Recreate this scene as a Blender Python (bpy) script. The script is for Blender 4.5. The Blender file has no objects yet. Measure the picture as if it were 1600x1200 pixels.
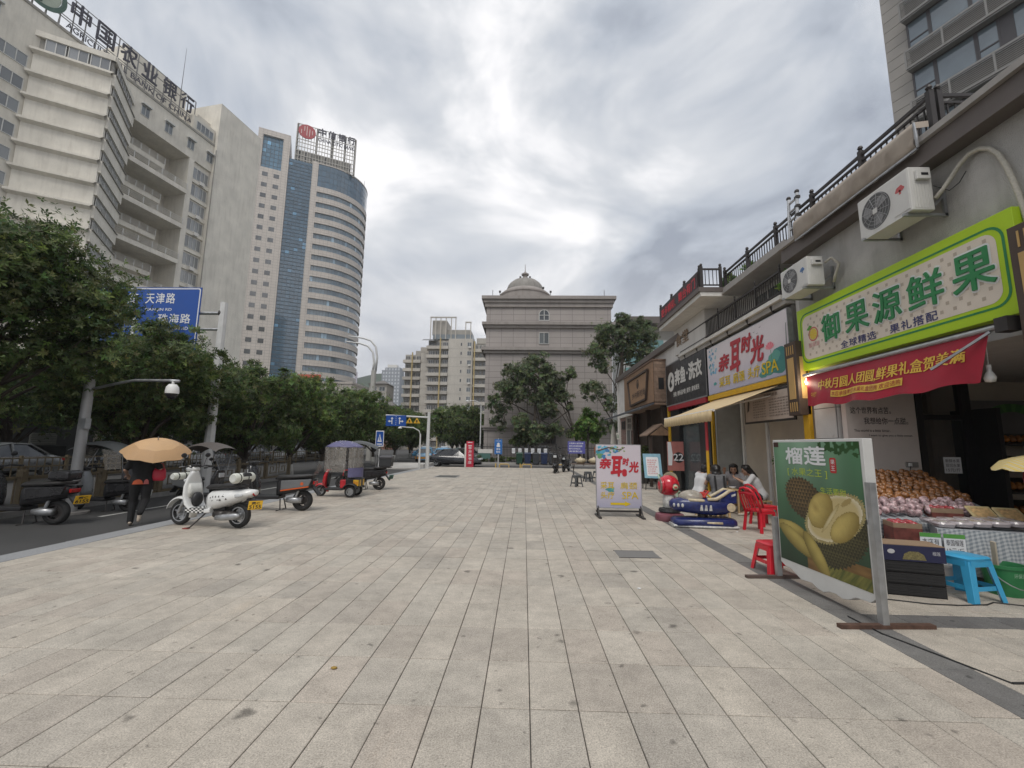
import bpy, bmesh, math, random
from mathutils import Vector, Matrix
from mathutils import noise as mnoise
R = math.radians
SC = bpy.context.scene
COL = SC.collection
random.seed(11)

# ---------------------------------------------------------------- camera
cam_d = bpy.data.cameras.new('camera'); cam = bpy.data.objects.new('camera', cam_d); COL.objects.link(cam)
cam_d.sensor_width = 36.0; cam_d.lens = 681.0/1600*36; cam_d.clip_start = 0.05; cam_d.clip_end = 6000
yaw, pit, rol = R(1.68), R(8.1), R(0.75)
fw = Vector((-math.sin(yaw)*math.cos(pit), math.cos(yaw)*math.cos(pit), math.sin(pit)))
r0 = Vector((math.cos(yaw), math.sin(yaw), 0)); u0 = r0.cross(fw)
rr = r0*math.cos(rol)+u0*math.sin(rol); uu = rr.cross(fw)
mm = Matrix((rr, uu, -fw)).transposed().to_4x4(); mm.translation = Vector((0, 0, 1.6))
cam.matrix_world = mm
SC.camera = cam

# ---------------------------------------------------------------- sky, sun, exposure
SUN_EL, SUN_AZ = R(58), R(188)          # azimuth clockwise from +Y
w = bpy.data.worlds.new('World'); SC.world = w; w.use_nodes = True
nt = w.node_tree; N = nt.nodes; L = nt.links
for n in list(N): N.remove(n)
wo = N.new('ShaderNodeOutputWorld'); bg = N.new('ShaderNodeBackground'); bg.inputs[1].default_value = 0.1
sky = N.new('ShaderNodeTexSky'); sky.sky_type = 'NISHITA'; sky.sun_disc = False
sky.sun_elevation = SUN_EL; sky.sun_rotation = SUN_AZ; sky.dust_density = 3.0; sky.air_density = 1.0
tc = N.new('ShaderNodeTexCoord'); sp = N.new('ShaderNodeSeparateXYZ'); L.new(tc.outputs['Generated'], sp.inputs[0])
def wmath(op, a, b=None, clamp=False):
    n = N.new('ShaderNodeMath'); n.operation = op; n.use_clamp = clamp
    for k, v in enumerate((a, b)):
        if v is None: continue
        if isinstance(v, (int, float)): n.inputs[k].default_value = v
        else: L.new(v, n.inputs[k])
    return n.outputs[0]
zc = wmath('MAXIMUM', sp.outputs[2], 0.0)
den = wmath('ADD', zc, 0.34)
cx = wmath('DIVIDE', sp.outputs[0], den); cy = wmath('DIVIDE', sp.outputs[1], den)
cb = N.new('ShaderNodeCombineXYZ'); L.new(cx, cb.inputs[0]); L.new(cy, cb.inputs[1])
mp = N.new('ShaderNodeMapping'); L.new(cb.outputs[0], mp.inputs[0]); mp.inputs['Rotation'].default_value = (0, 0, R(35)); mp.inputs['Location'].default_value = (0.3, 1.7, 0); mp.inputs['Scale'].default_value = (1.0, 0.85, 1)
n1 = N.new('ShaderNodeTexNoise'); n1.inputs['Scale'].default_value = 1.5; n1.inputs['Detail'].default_value = 8; n1.inputs['Roughness'].default_value = 0.5; n1.inputs['Distortion'].default_value = 0.35
L.new(mp.outputs[0], n1.inputs['Vector'])
mp3 = N.new('ShaderNodeMapping'); L.new(tc.outputs['Generated'], mp3.inputs[0]); mp3.inputs['Scale'].default_value = (1.0, 1.0, 1.7); mp3.inputs['Location'].default_value = (4.2, 1.3, 0.6)
n3 = N.new('ShaderNodeTexNoise'); n3.inputs['Scale'].default_value = 2.3; n3.inputs['Detail'].default_value = 9; n3.inputs['Roughness'].default_value = 0.55; n3.inputs['Distortion'].default_value = 0.5; L.new(mp3.outputs[0], n3.inputs['Vector'])
cl = wmath('ADD', wmath('MULTIPLY', n1.outputs[0], 0.35), wmath('MULTIPLY', n3.outputs[0], 0.65))
rp = N.new('ShaderNodeValToRGB'); L.new(cl, rp.inputs[0])
els = rp.color_ramp.elements
els[0].position = 0.39; els[0].color = (2.6, 2.85, 3.35, 1)
els[1].position = 0.60; els[1].color = (8.0, 7.9, 7.95, 1)
e = els.new(0.45); e.color = (3.8, 4.1, 4.6, 1)
e = els.new(0.53); e.color = (5.5, 5.65, 5.9, 1)
# low sky a little warmer and paler, as far cloud seen edge on
hz = wmath('SUBTRACT', 1.0, wmath('DIVIDE', zc, 0.42, ), True)
hz2 = wmath('MULTIPLY', hz, 0.45)
mh = N.new('ShaderNodeMixRGB'); L.new(hz2, mh.inputs[0]); L.new(rp.outputs[0], mh.inputs[1]); mh.inputs[2].default_value = (6.9, 6.4, 6.15, 1)
mx = N.new('ShaderNodeMixRGB'); mx.inputs[0].default_value = 0.94; L.new(sky.outputs[0], mx.inputs[1]); L.new(mh.outputs[0], mx.inputs[2])
L.new(mx.outputs[0], bg.inputs[0]); L.new(bg.outputs[0], wo.inputs[0])
sl = bpy.data.lights.new('sun', 'SUN'); sl.energy = 1.3; sl.angle = R(25); sl.color = (1.0, 0.96, 0.9)
so = bpy.data.objects.new('sun', sl); COL.objects.link(so)
sd = Vector((math.sin(SUN_AZ)*math.cos(SUN_EL), math.cos(SUN_AZ)*math.cos(SUN_EL), math.sin(SUN_EL)))
so.rotation_euler = sd.to_track_quat('Z', 'Y').to_euler(); so.location = (0, 0, 60)
vs = SC.view_settings; vs.view_transform = 'Standard'; vs.look = 'None'; vs.exposure = 0.5; vs.gamma = 1.0
SC.cycles.use_denoising = True
SC.cycles.max_bounces = 6; SC.cycles.diffuse_bounces = 4; SC.cycles.glossy_bounces = 3; SC.cycles.transparent_max_bounces = 12; SC.cycles.transmission_bounces = 4
SC.cycles.caustics_reflective = False; SC.cycles.caustics_refractive = False

# ---------------------------------------------------------------- materials
MATS = {}
def mat(name, col, rough=0.6, metal=0.0, var=0.10, scale=6.0, bump=0.0, bscale=40.0, grime=0.0, attr=None, rand=0.0, trans=0.0, alpha=1.0, emit=0.0, coat=0.0, spec=0.5, world=False):
    if name in MATS: return MATS[name]
    m = bpy.data.materials.new(name); m.use_nodes = True; MATS[name] = m
    nt = m.node_tree; N = nt.nodes; L = nt.links; b = N['Principled BSDF']
    b.inputs['Roughness'].default_value = rough; b.inputs['Metallic'].default_value = metal
    b.inputs['Specular IOR Level'].default_value = spec
    if coat: b.inputs['Coat Weight'].default_value = coat; b.inputs['Coat Roughness'].default_value = 0.08
    tc = N.new('ShaderNodeTexCoord'); src = tc.outputs['Object']
    if world:
        g = N.new('ShaderNodeNewGeometry'); src = g.outputs['Position']
    cin = None
    def mix(mode, fac, a, bb):
        n = N.new('ShaderNodeMixRGB'); n.blend_type = mode
        for k, v in enumerate((fac, a, bb)):
            if hasattr(v, 'is_linked') or hasattr(v, 'links'): L.new(v, n.inputs[k])
            elif isinstance(v, (int, float)): n.inputs[k].default_value = v
            else: n.inputs[k].default_value = (*v[:3], 1)
        return n.outputs[0]
    if attr:
        a = N.new('ShaderNodeVertexColor'); a.layer_name = attr; cin = a.outputs[0]
    else:
        rgb = N.new('ShaderNodeRGB'); rgb.outputs[0].default_value = (*col, 1); cin = rgb.outputs[0]
    if rand:
        oi = N.new('ShaderNodeObjectInfo'); mr = N.new('ShaderNodeMapRange'); L.new(oi.outputs['Random'], mr.inputs[0])
        mr.inputs[3].default_value = 1-rand; mr.inputs[4].default_value = 1+rand
        h = N.new('ShaderNodeHueSaturation'); L.new(mr.outputs[0], h.inputs['Value']); L.new(cin, h.inputs['Color']); cin = h.outputs[0]
    if var:
        n1 = N.new('ShaderNodeTexNoise'); n1.inputs['Scale'].default_value = scale; n1.inputs['Detail'].default_value = 6; L.new(src, n1.inputs['Vector'])
        mr = N.new('ShaderNodeMapRange'); L.new(n1.outputs[0], mr.inputs[0]); mr.inputs[1].default_value = 0.3; mr.inputs[2].default_value = 0.7
        mr.inputs[3].default_value = 1-var; mr.inputs[4].default_value = 1+var*0.6
        h = N.new('ShaderNodeHueSaturation'); L.new(mr.outputs[0], h.inputs['Value']); L.new(cin, h.inputs['Color']); cin = h.outputs[0]
        rr_ = N.new('ShaderNodeMapRange'); L.new(n1.outputs[0], rr_.inputs[0]); rr_.inputs[1].default_value = .3; rr_.inputs[2].default_value = .7
        rr_.inputs[3].default_value = max(0.02, rough-.08); rr_.inputs[4].default_value = min(1, rough+.1); L.new(rr_.outputs[0], b.inputs['Roughness'])
    if grime:                      # streaky dirt with its own shape
        mpn = N.new('ShaderNodeMapping'); mpn.inputs['Scale'].default_value = (1.6, 1.6, 0.16); L.new(src, mpn.inputs[0])
        n2 = N.new('ShaderNodeTexNoise'); n2.inputs['Scale'].default_value = 1.4; n2.inputs['Detail'].default_value = 8; n2.inputs['Roughness'].default_value = .68; L.new(mpn.outputs[0], n2.inputs['Vector'])
        r2 = N.new('ShaderNodeMapRange'); L.new(n2.outputs[0], r2.inputs[0]); r2.inputs[1].default_value = .48; r2.inputs[2].default_value = .74; r2.inputs[4].default_value = grime
        cin = mix('MULTIPLY', r2.outputs[0], cin, (.45, .42, .38))
    L.new(cin, b.inputs['Base Color'])
    if bump:
        n3 = N.new('ShaderNodeTexNoise'); n3.inputs['Scale'].default_value = bscale; n3.inputs['Detail'].default_value = 4; L.new(src, n3.inputs['Vector'])
        bp = N.new('ShaderNodeBump'); bp.inputs['Strength'].default_value = bump; bp.inputs['Distance'].default_value = 0.02; L.new(n3.outputs[0], bp.inputs['Height']); L.new(bp.outputs[0], b.inputs['Normal'])
    if alpha < 1: b.inputs['Alpha'].default_value = alpha
    if trans: b.inputs['Transmission Weight'].default_value = trans
    if emit: L.new(cin, b.inputs['Emission Color']); b.inputs['Emission Strength'].default_value = emit
    return m

def glass_mat(name, col, rough=.06):
    # window glass of a building seen from outside in daylight: dark, mirror-like
    return mat(name, col, rough, 0.0, 0.12, 1.3, spec=0.9, coat=.6)

# ---------------------------------------------------------------- mesh helper
class Fr:
    """a drawing frame on a surface: o origin, r to the right, u up; n points to the viewer of the surface"""
    def __init__(s, o, r, u=(0, 0, 1)):
        s.o = Vector(o); s.r = Vector(r).normalized(); s.u = Vector(u).normalized(); s.n = s.r.cross(s.u)
    def __call__(s, x, y, d=0.0): return s.o+s.r*x+s.u*y+s.n*d
    def at(s, x, y, d=0.0): return Fr(s(x, y, d), s.r, s.u)

def bx_verts(x0, x1, y0, y1, z0, z1): return [(x0,y0,z0),(x1,y0,z0),(x1,y1,z0),(x0,y1,z0),(x0,y0,z1),(x1,y0,z1),(x1,y1,z1),(x0,y1,z1)]
BXF = [(0,3,2,1),(4,5,6,7),(0,1,5,4),(1,2,6,5),(2,3,7,6),(3,0,4,7)]
class MB:
    def __init__(s): s.v = []; s.f = []; s.c = []; s.m = []; s._mi = 0
    def add(s, vs, fs, col=None):
        b = len(s.v); s.v += [tuple(v) for v in vs]
        for f in fs:
            s.f.append(tuple(i+b for i in f)); s.c.append(col); s.m.append(s._mi)
        return s
    def mi(s, i): s._mi = i; return s
    def box(s, x0, x1, y0, y1, z0, z1, col=None):
        if x0 > x1: x0, x1 = x1, x0
        if y0 > y1: y0, y1 = y1, y0
        if z0 > z1: z0, z1 = z1, z0
        return s.add(bx_verts(x0, x1, y0, y1, z0, z1), BXF, col)
    def fbox(s, fr, x0, x1, y0, y1, d0, d1, col=None):
        """box given in a frame: x right, y up, d outwards"""
        vs = [fr(x, y, d) for (x, y, d) in bx_verts(x0, x1, y0, y1, d0, d1)]
        return s.add(vs, BXF, col)
    def bar(s, p0, p1, w, h=None, up=(0, 0, 1), col=None):
        p0 = Vector(p0); p1 = Vector(p1); h = h or w; d = (p1-p0).normalized(); up = Vector(up)
        if abs(d.dot(up)) > .97: up = Vector((1, 0, 0))
        sx = d.cross(up).normalized(); sz = sx.cross(d)
        vs = []
        for p in (p0, p1):
            for a, b in ((-1, -1), (1, -1), (1, 1), (-1, 1)): vs.append(p+sx*a*w/2+sz*b*h/2)
        return s.add(vs, [(0,1,2,3),(7,6,5,4),(0,4,5,1),(1,5,6,2),(2,6,7,3),(3,7,4,0)], col)
    def cyl(s, p0, p1, r0, r1=None, n=12, cap=True, col=None):
        p0 = Vector(p0); p1 = Vector(p1); r1 = r0 if r1 is None else r1; d = (p1-p0).normalized()
        a = Vector((0, 0, 1)) if abs(d.z) < .95 else Vector((1, 0, 0)); x = d.cross(a).normalized(); y = x.cross(d)
        vs = []
        for p, r in ((p0, r0), (p1, r1)):
            for k in range(n): t = 2*math.pi*k/n; vs.append(p+x*math.cos(t)*r+y*math.sin(t)*r)
        fs = [(k, k+n, (k+1) % n+n, (k+1) % n) for k in range(n)]
        if cap: fs += [tuple(range(n)), tuple(range(2*n-1, n-1, -1))]
        return s.add(vs, fs, col)
    def tube(s, pts, r, n=8, col=None):
        pts = [Vector(p) for p in pts]; vs = []; m = len(pts); prev = None
        for i, p in enumerate(pts):
            d = (pts[min(i+1, m-1)]-pts[max(i-1, 0)]).normalized()
            if prev is None:
                a = Vector((0, 0, 1)) if abs(d.z) < .9 else Vector((1, 0, 0)); x = d.cross(a).normalized()
            else: x = (prev-d*prev.dot(d)).normalized()
            prev = x; y = x.cross(d); ri = r[i] if isinstance(r, (list, tuple)) else r
            for k in range(n): t = 2*math.pi*k/n; vs.append(p+x*math.cos(t)*ri+y*math.sin(t)*ri)
        fs = [(i*n+k, (i+1)*n+k, (i+1)*n+(k+1) % n, i*n+(k+1) % n) for i in range(m-1) for k in range(n)]
        fs += [tuple(range(n)), tuple(range(m*n-1, m*n-n-1, -1))]
        return s.add(vs, fs, col)
    def lathe(s, prof, c=(0, 0, 0), n=20, axis='z', a0=0, a1=360, col=None):
        """prof: list of (radius, height)"""
        c = Vector(c); full = abs(a1-a0) >= 359.9; m = n if full else n+1; vs = []
        for (r, h) in prof:
            for k in range(m):
                t = R(a0)+R(a1-a0)*k/n; x, y, z = r*math.cos(t), r*math.sin(t), h
                if axis == 'x': x, y, z = z, x, y
                elif axis == 'y': x, y, z = x, -z, y; y = h; x = r*math.cos(t); z = r*math.sin(t)
                vs.append(c+Vector((x, y, z)))
        fs = []
        for i in range(len(prof)-1):
            for k in range(n if full else n):
                k2 = (k+1) % m if full else k+1
                fs.append((i*m+k, i*m+k2, (i+1)*m+k2, (i+1)*m+k))
        return s.add(vs, fs, col)
    def sphere(s, c, r, n=14, m=9, col=None):
        rx, ry, rz = (r, r, r) if isinstance(r, (int, float)) else r; c = Vector(c); vs = []; fs = []
        for i in range(m+1):
            p = math.pi*i/m
            for k in range(n): t = 2*math.pi*k/n; vs.append(c+Vector((rx*math.sin(p)*math.cos(t), ry*math.sin(p)*math.sin(t), rz*math.cos(p))))
        for i in range(m):
            for k in range(n): fs.append((i*n+k, (i+1)*n+k, (i+1)*n+(k+1) % n, i*n+(k+1) % n))
        return s.add(vs, fs, col)
    def prism(s, fr, pts, d0, d1, col=None):
        """polygon pts (x,y) in a frame, extruded from depth d0 to d1"""
        n = len(pts); vs = [fr(x, y, d0) for x, y in pts]+[fr(x, y, d1) for x, y in pts]
        fs = [tuple(range(n-1, -1, -1)), tuple(range(n, 2*n))]+[(k, (k+1) % n, (k+1) % n+n, k+n) for k in range(n)]
        return s.add(vs, fs, col)
    def poly(s, fr, pts, d=0.0, col=None): return s.add([fr(x, y, d) for x, y in pts], [tuple(range(len(pts)))], col)
    def loft(s, rings, close=True, col=None):
        n = len(rings[0]); vs = [p for r_ in rings for p in r_]; fs = []
        for i in range(len(rings)-1):
            for k in range(n): fs.append((i*n+k, i*n+(k+1) % n, (i+1)*n+(k+1) % n, (i+1)*n+k))
        if close: fs += [tuple(range(n-1, -1, -1)), tuple(range((len(rings)-1)*n, len(rings)*n))]
        return s.add(vs, fs, col)
    def strip(s, path, prof, col=None):
        """sheet: rows of points"""
        n = len(path[0]); vs = [p for row in path for p in row]
        return s.add(vs, [(i*n+k, i*n+k+1, (i+1)*n+k+1, (i+1)*n+k) for i in range(len(path)-1) for k in range(n-1)], col)
    def mesh(s, name, smooth=False):
        me = bpy.data.meshes.new(name); me.from_pydata(s.v, [], s.f)
        if any(c is not None for c in s.c):
            at = me.color_attributes.new('col', 'FLOAT_COLOR', 'CORNER'); buf = []
            for f, c in zip(s.f, s.c):
                c = c or (.5, .5, .5); buf += [c[0], c[1], c[2], 1.0]*len(f)
            at.data.foreach_set('color', buf)
        if any(s.m): me.polygons.foreach_set('material_index', s.m)
        if smooth: me.polygons.foreach_set('use_smooth', [True]*len(me.polygons))
        me.update(); return me
    def build(s, name, m, parent=None, smooth=False, bevel=0, seg=2, fix=True, subsurf=0):
        me = s.mesh(name, smooth)
        if fix or bevel:
            bm = bmesh.new(); bm.from_mesh(me)
            if fix: bmesh.ops.recalc_face_normals(bm, faces=bm.faces)
            if bevel:
                ed = [e for e in bm.edges if len(e.link_faces) == 2 and e.calc_face_angle(0) > R(28)]
                try: bmesh.ops.bevel(bm, geom=ed, offset=bevel, segments=seg, affect='EDGES', profile=.5, clamp_overlap=True)
                except Exception: pass
            bm.to_mesh(me); bm.free()
            if smooth: me.polygons.foreach_set('use_smooth', [True]*len(me.polygons))
        for mm_ in (m if isinstance(m, (list, tuple)) else [m]): me.materials.append(mm_)
        if smooth == 'auto' or (bevel and smooth): auto_smooth(me)
        o = bpy.data.objects.new(name, me); COL.objects.link(o)
        if parent is not None: o.parent = parent
        if subsurf: md = o.modifiers.new('s', 'SUBSURF'); md.levels = subsurf; md.render_levels = subsurf
        return o
def auto_smooth(me, ang=40):
    bm = bmesh.new(); bm.from_mesh(me)
    for e in bm.edges: e.smooth = not (len(e.link_faces) == 2 and e.calc_face_angle(0) > R(ang))
    for f in bm.faces: f.smooth = True
    bm.to_mesh(me); bm.free()

def tag(o, label, cat, group=None, kind=None):
    if label: o['label'] = label
    if cat: o['category'] = cat
    if group: o['group'] = group
    if kind: o['kind'] = kind
    return o
def thing(name, label, cat, loc=(0, 0, 0), rz=0.0, group=None):
    o = bpy.data.objects.new(name, None); o.empty_display_size = .1; COL.objects.link(o)
    o.location = loc; o.rotation_euler = (0, 0, rz); return tag(o, label, cat, group)
def struct(o): o['kind'] = 'structure'; return o
CH = {}
def kids(o): return list(o.children)
def copy_tree(o, loc=None, rz=None, label=None, parent=None):
    c = o.copy(); COL.objects.link(c); c.parent = parent
    if loc is not None: c.location = loc
    if rz is not None: c.rotation_euler = (0, 0, rz)
    if label: c['label'] = label
    for ch in kids(o): copy_tree(ch, parent=c)
    return c
def box_obj(name, m, parent, *a, bevel=0): return MB().box(*a).build(name, m, parent, bevel=bevel)

# a scratch scene keeps the evaluation of lettering and blended bodies cheap
SCR = bpy.data.scenes.new('scratch')
def evaluated_mesh(o):
    SCR.collection.objects.link(o); vl = SCR.view_layers[0]; vl.update(); me = bpy.data.meshes.new_from_object(o.evaluated_get(vl.depsgraph)); bpy.data.objects.remove(o); return me
# voxel union of primitives: one continuous, softly blended surface
def voxel(mb, name, m, parent=None, vox=0.012, smooth=6, fac=.5, dec=0.0):
    me = mb.mesh(name+'_raw'); o = bpy.data.objects.new(name+'_raw', me)
    md = o.modifiers.new('r', 'REMESH'); md.mode = 'VOXEL'; md.voxel_size = vox
    if smooth: ms = o.modifiers.new('sm', 'SMOOTH'); ms.iterations = smooth; ms.factor = fac
    if dec: dm = o.modifiers.new('d', 'DECIMATE'); dm.ratio = dec
    out = evaluated_mesh(o); out.name = name; bpy.data.meshes.remove(me)
    out.materials.clear(); out.materials.append(m)
    out.polygons.foreach_set('use_smooth', [True]*len(out.polygons))
    r = bpy.data.objects.new(name, out); COL.objects.link(r)
    if parent is not None: r.parent = parent
    return r
def limb(mb, pts, n=10):
    """chain of rounded cones: pts = [(pos, radius), ...]"""
    for (p, r) in pts: mb.sphere(p, r, n, max(6, n//2+1))
    for (p, r), (q, s) in zip(pts, pts[1:]):
        if (Vector(q)-Vector(p)).length > 1e-4: mb.cyl(p, q, r, s, n)
    return mb

# ---------------------------------------------------------------- lettering: text outlines to mesh, fitted into a frame
TXT = {}
def glyphs(body, bold, shear, space):
    k = (body, bold, shear, space)
    if k not in TXT:
        c = bpy.data.curves.new('t', 'FONT'); c.body = body; c.align_x = 'LEFT'; c.offset = bold; c.shear = shear; c.space_character = space; c.resolution_u = 3; c.fill_mode = 'FRONT'
        o = bpy.data.objects.new('t', c); me = evaluated_mesh(o)
        v = [(p.co.x, p.co.y) for p in me.vertices]; f = [tuple(p.vertices) for p in me.polygons]
        bpy.data.curves.remove(c); bpy.data.meshes.remove(me)
        TXT[k] = (v, f)
    return TXT[k]
def text_mb(mb, fr, body, x0, x1, y0, y1, d=0.004, bold=0.0, shear=0.0, space=1.0, col=None, thick=0.0):
    """fit lettering into the rectangle x0..x1, y0..y1 of a frame; bold strokes are grown by shifted copies"""
    v, f = glyphs(body, 0.0, shear, space)
    if not v: return mb
    ax, bx = min(p[0] for p in v), max(p[0] for p in v); ay, by = min(p[1] for p in v), max(p[1] for p in v)
    g = bold*(y1-y0)
    sx = (x1-x0-2*g)/max(bx-ax, 1e-6); sy = (y1-y0-2*g)/max(by-ay, 1e-6)
    P = [(x0+g+(p[0]-ax)*sx, y0+g+(p[1]-ay)*sy) for p in v]; n = len(P); ec = {}
    for q in f:
        for a, b in zip(q, q[1:]+q[:1]): ec[(a, b)] = 1
    side = [(a, b, b+n, a+n) for (a, b) in ec if (b, a) not in ec]
    e = max(.0002, (y1-y0)*.0015)
    offs = [(0, 0)] if not g else [(0, 0), (g, 0), (-g, 0), (0, g), (0, -g), (g*.7, g*.7), (-g*.7, g*.7), (g*.7, -g*.7), (-g*.7, -g*.7)]
    for k, (ox, oy) in enumerate(offs):
        dd = d+k*e*.25
        if not thick: mb.add([fr(x+ox, y+oy, dd) for x, y in P], f, col)
        else: mb.add([fr(x+ox, y+oy, d) for x, y in P]+[fr(x+ox, y+oy, dd+thick) for x, y in P], [tuple(i+n for i in q) for q in f]+side, col)
    return mb
def text(name, fr, body, x0, x1, y0, y1, m, parent, **k):
    mb = MB(); text_mb(mb, fr, body, x0, x1, y0, y1, **k); return mb.build(name, m, parent, fix=False)
def rrect(x0, x1, y0, y1, r, n=5):
    p = []
    for cx, cy, a in ((x1-r, y1-r, 0), (x0+r, y1-r, 90), (x0+r, y0+r, 180), (x1-r, y0+r, 270)):
        for k in range(n+1): t = R(a+90*k/n); p.append((cx+r*math.cos(t), cy+r*math.sin(t)))
    return p
def disc(cx, cy, rx, ry=None, n=20, a0=0): ry = ry or rx; return [(cx+rx*math.cos(2*math.pi*k/n+a0), cy+ry*math.sin(2*math.pi*k/n+a0)) for k in range(n)]
def ring_mb(mb, fr, outer, inner, d=0, col=None):
    n = len(outer); mb.add([fr(x, y, d) for x, y in outer]+[fr(x, y, d) for x, y in inner], [(k, (k+1) % n, (k+1) % n+n, k+n) for k in range(n)], col); return mb
# superellipse ring in a plane x = const (for lofted bodies that run along x)
def ring_x(x, zc, hw, hh, ex=2.5, n=16, yc=0.0, top=None):
    out = []
    for k in range(n):
        t = 2*math.pi*k/n; c, s_ = math.cos(t), math.sin(t)
        y = hw*math.copysign(abs(c)**(2/ex), c); z = (hh if s_ < 0 or top is None else top)*math.copysign(abs(s_)**(2/ex), s_)
        out.append(Vector((x, yc+y, zc+z)))
    return out

# shared paints
WHITE = mat('white_paint', (.78, .78, .76), .45, var=.06)
OFFWHITE = mat('offwhite_paint', (.66, .64, .60), .55, var=.1, grime=.25)
BLACK = mat('black_plastic', (.018, .018, .02), .45, var=.15)
RUBBER = mat('rubber', (.022, .022, .022), .8, var=.2, scale=30)
STEEL = mat('galvanised_steel', (.42, .43, .44), .42, .75, var=.2, scale=9)
CHROME = mat('chrome', (.7, .7, .7), .15, 1.0, var=0)
DARKMETAL = mat('dark_metal', (.055, .05, .048), .45, .4, var=.2)
RUST = mat('rusty_steel', (.13, .075, .055), .75, .3, var=.4, scale=14)
REDP = mat('red_plastic', (.62, .018, .035), .35, var=.06)
CABLE = mat('cable_black', (.02, .02, .02), .6, var=0)
# ================================================================ ground
def granite(name):
    m = bpy.data.materials.new(name); m.use_nodes = True; nt = m.node_tree; N = nt.nodes; L = nt.links; b = N['Principled BSDF']
    a = N.new('ShaderNodeVertexColor'); a.layer_name = 'col'
    g = N.new('ShaderNodeNewGeometry'); P = g.outputs['Position']
    def noi(s, d=4, r=.55, vec=P):
        n = N.new('ShaderNodeTexNoise'); n.inputs['Scale'].default_value = s; n.inputs['Detail'].default_value = d; n.inputs['Roughness'].default_value = r; L.new(vec, n.inputs['Vector']); return n.outputs[0]
    def mr(v, a0, a1, b0, b1):
        n = N.new('ShaderNodeMapRange'); L.new(v, n.inputs[0])
        for k, x in zip((1, 2, 3, 4), (a0, a1, b0, b1)): n.inputs[k].default_value = x
        return n.outputs[0]
    def mul(c, v):
        n = N.new('ShaderNodeMixRGB'); n.blend_type = 'MULTIPLY'; n.inputs[0].default_value = 1; L.new(c, n.inputs[1]); L.new(v, n.inputs[2]); return n.outputs[0]
    c = a.outputs[0]
    c = mul(c, mr(noi(110, 3, .7), .32, .68, .6, 1.32))
    c = mul(c, mr(noi(28, 4, .6), .3, .7, .93, 1.06))
    c = mul(c, mr(noi(1.1, 7, .65), .3, .72, .80, 1.08))
    c = mul(c, mr(noi(5.5, 6, .7), .34, .62, .84, 1.05))
    # dropped-gum and oil spots: some voronoi cells carry one small dark blot
    warp = N.new('ShaderNodeMixRGB'); warp.blend_type = 'ADD'; warp.inputs[0].default_value = .12; L.new(P, warp.inputs[1])
    nw = N.new('ShaderNodeTexNoise'); nw.inputs['Scale'].default_value = 9; L.new(P, nw.inputs['Vector']); L.new(nw.outputs['Color'], warp.inputs[2])
    for sc, lo, hi, amt in ((1.9, .05, .12, .6), (4.5, .06, .13, .5), (10.0, .07, .15, .35)):
        v = N.new('ShaderNodeTexVoronoi'); v.inputs['Scale'].default_value = sc; L.new(warp.outputs[0], v.inputs['Vector'])
        cs = N.new('ShaderNodeSeparateColor'); L.new(v.outputs['Color'], cs.inputs[0])
        keep = mr(cs.outputs[0], .55, .6, 0, amt)
        spot = mr(v.outputs['Distance'], lo, hi, 1, 0)
        ml = N.new('ShaderNodeMath'); ml.operation = 'MULTIPLY'; L.new(keep, ml.inputs[0]); L.new(spot, ml.inputs[1])
        one = N.new('ShaderNodeMath'); one.operation = 'SUBTRACT'; one.inputs[0].default_value = 1; L.new(ml.outputs[0], one.inputs[1])
        c = mul(c, one.outputs[0])
    # faint rusty brown trails
    mpn = N.new('ShaderNodeMapping'); mpn.inputs['Scale'].default_value = (.9, .35, 1); mpn.inputs['Rotation'].default_value = (0, 0, .5); L.new(P, mpn.inputs[0])
    rust = mr(noi(.8, 7, .66, mpn.outputs[0]), .62, .74, 0, .4)
    mx = N.new('ShaderNodeMixRGB'); mx.blend_type = 'MULTIPLY'; L.new(rust, mx.inputs[0]); L.new(c, mx.inputs[1]); mx.inputs[2].default_value = (.92, .78, .62, 1)
    L.new(mx.outputs[0], b.inputs['Base Color']); b.inputs['Roughness'].default_value = .72; b.inputs['Specular IOR Level'].default_value = .35
    bp = N.new('ShaderNodeBump'); bp.inputs['Strength'].default_value = .25; bp.inputs['Distance'].default_value = .004; L.new(noi(110, 3, .7), bp.inputs['Height']); L.new(bp.outputs[0], b.inputs['Normal'])
    return m
GRAN = granite('granite_paving')
GX0, GX1, GY0, GY1 = -6.85, 11.0, 1.2, 33.0
plaza = struct(MB().box(GX0-.02, GX1, -14, GY1, -.4, -.011).build('plaza', mat('mortar_bed', (.045, .041, .037), .95, var=.3, scale=30)))
TINT = [(0.516, 0.466, 0.396), (0.497, 0.449, 0.382), (0.494, 0.437, 0.371), (0.464, 0.415, 0.354), (0.544, 0.492, 0.419), (0.447, 0.407, 0.351), (0.503, 0.460, 0.394), (0.481, 0.438, 0.376), (0.530, 0.477, 0.403), (0.459, 0.413, 0.354)]
DARK = [(.185, .18, .172), (.165, .16, .155), (.20, .195, .185)]
SLM = {}
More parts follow.
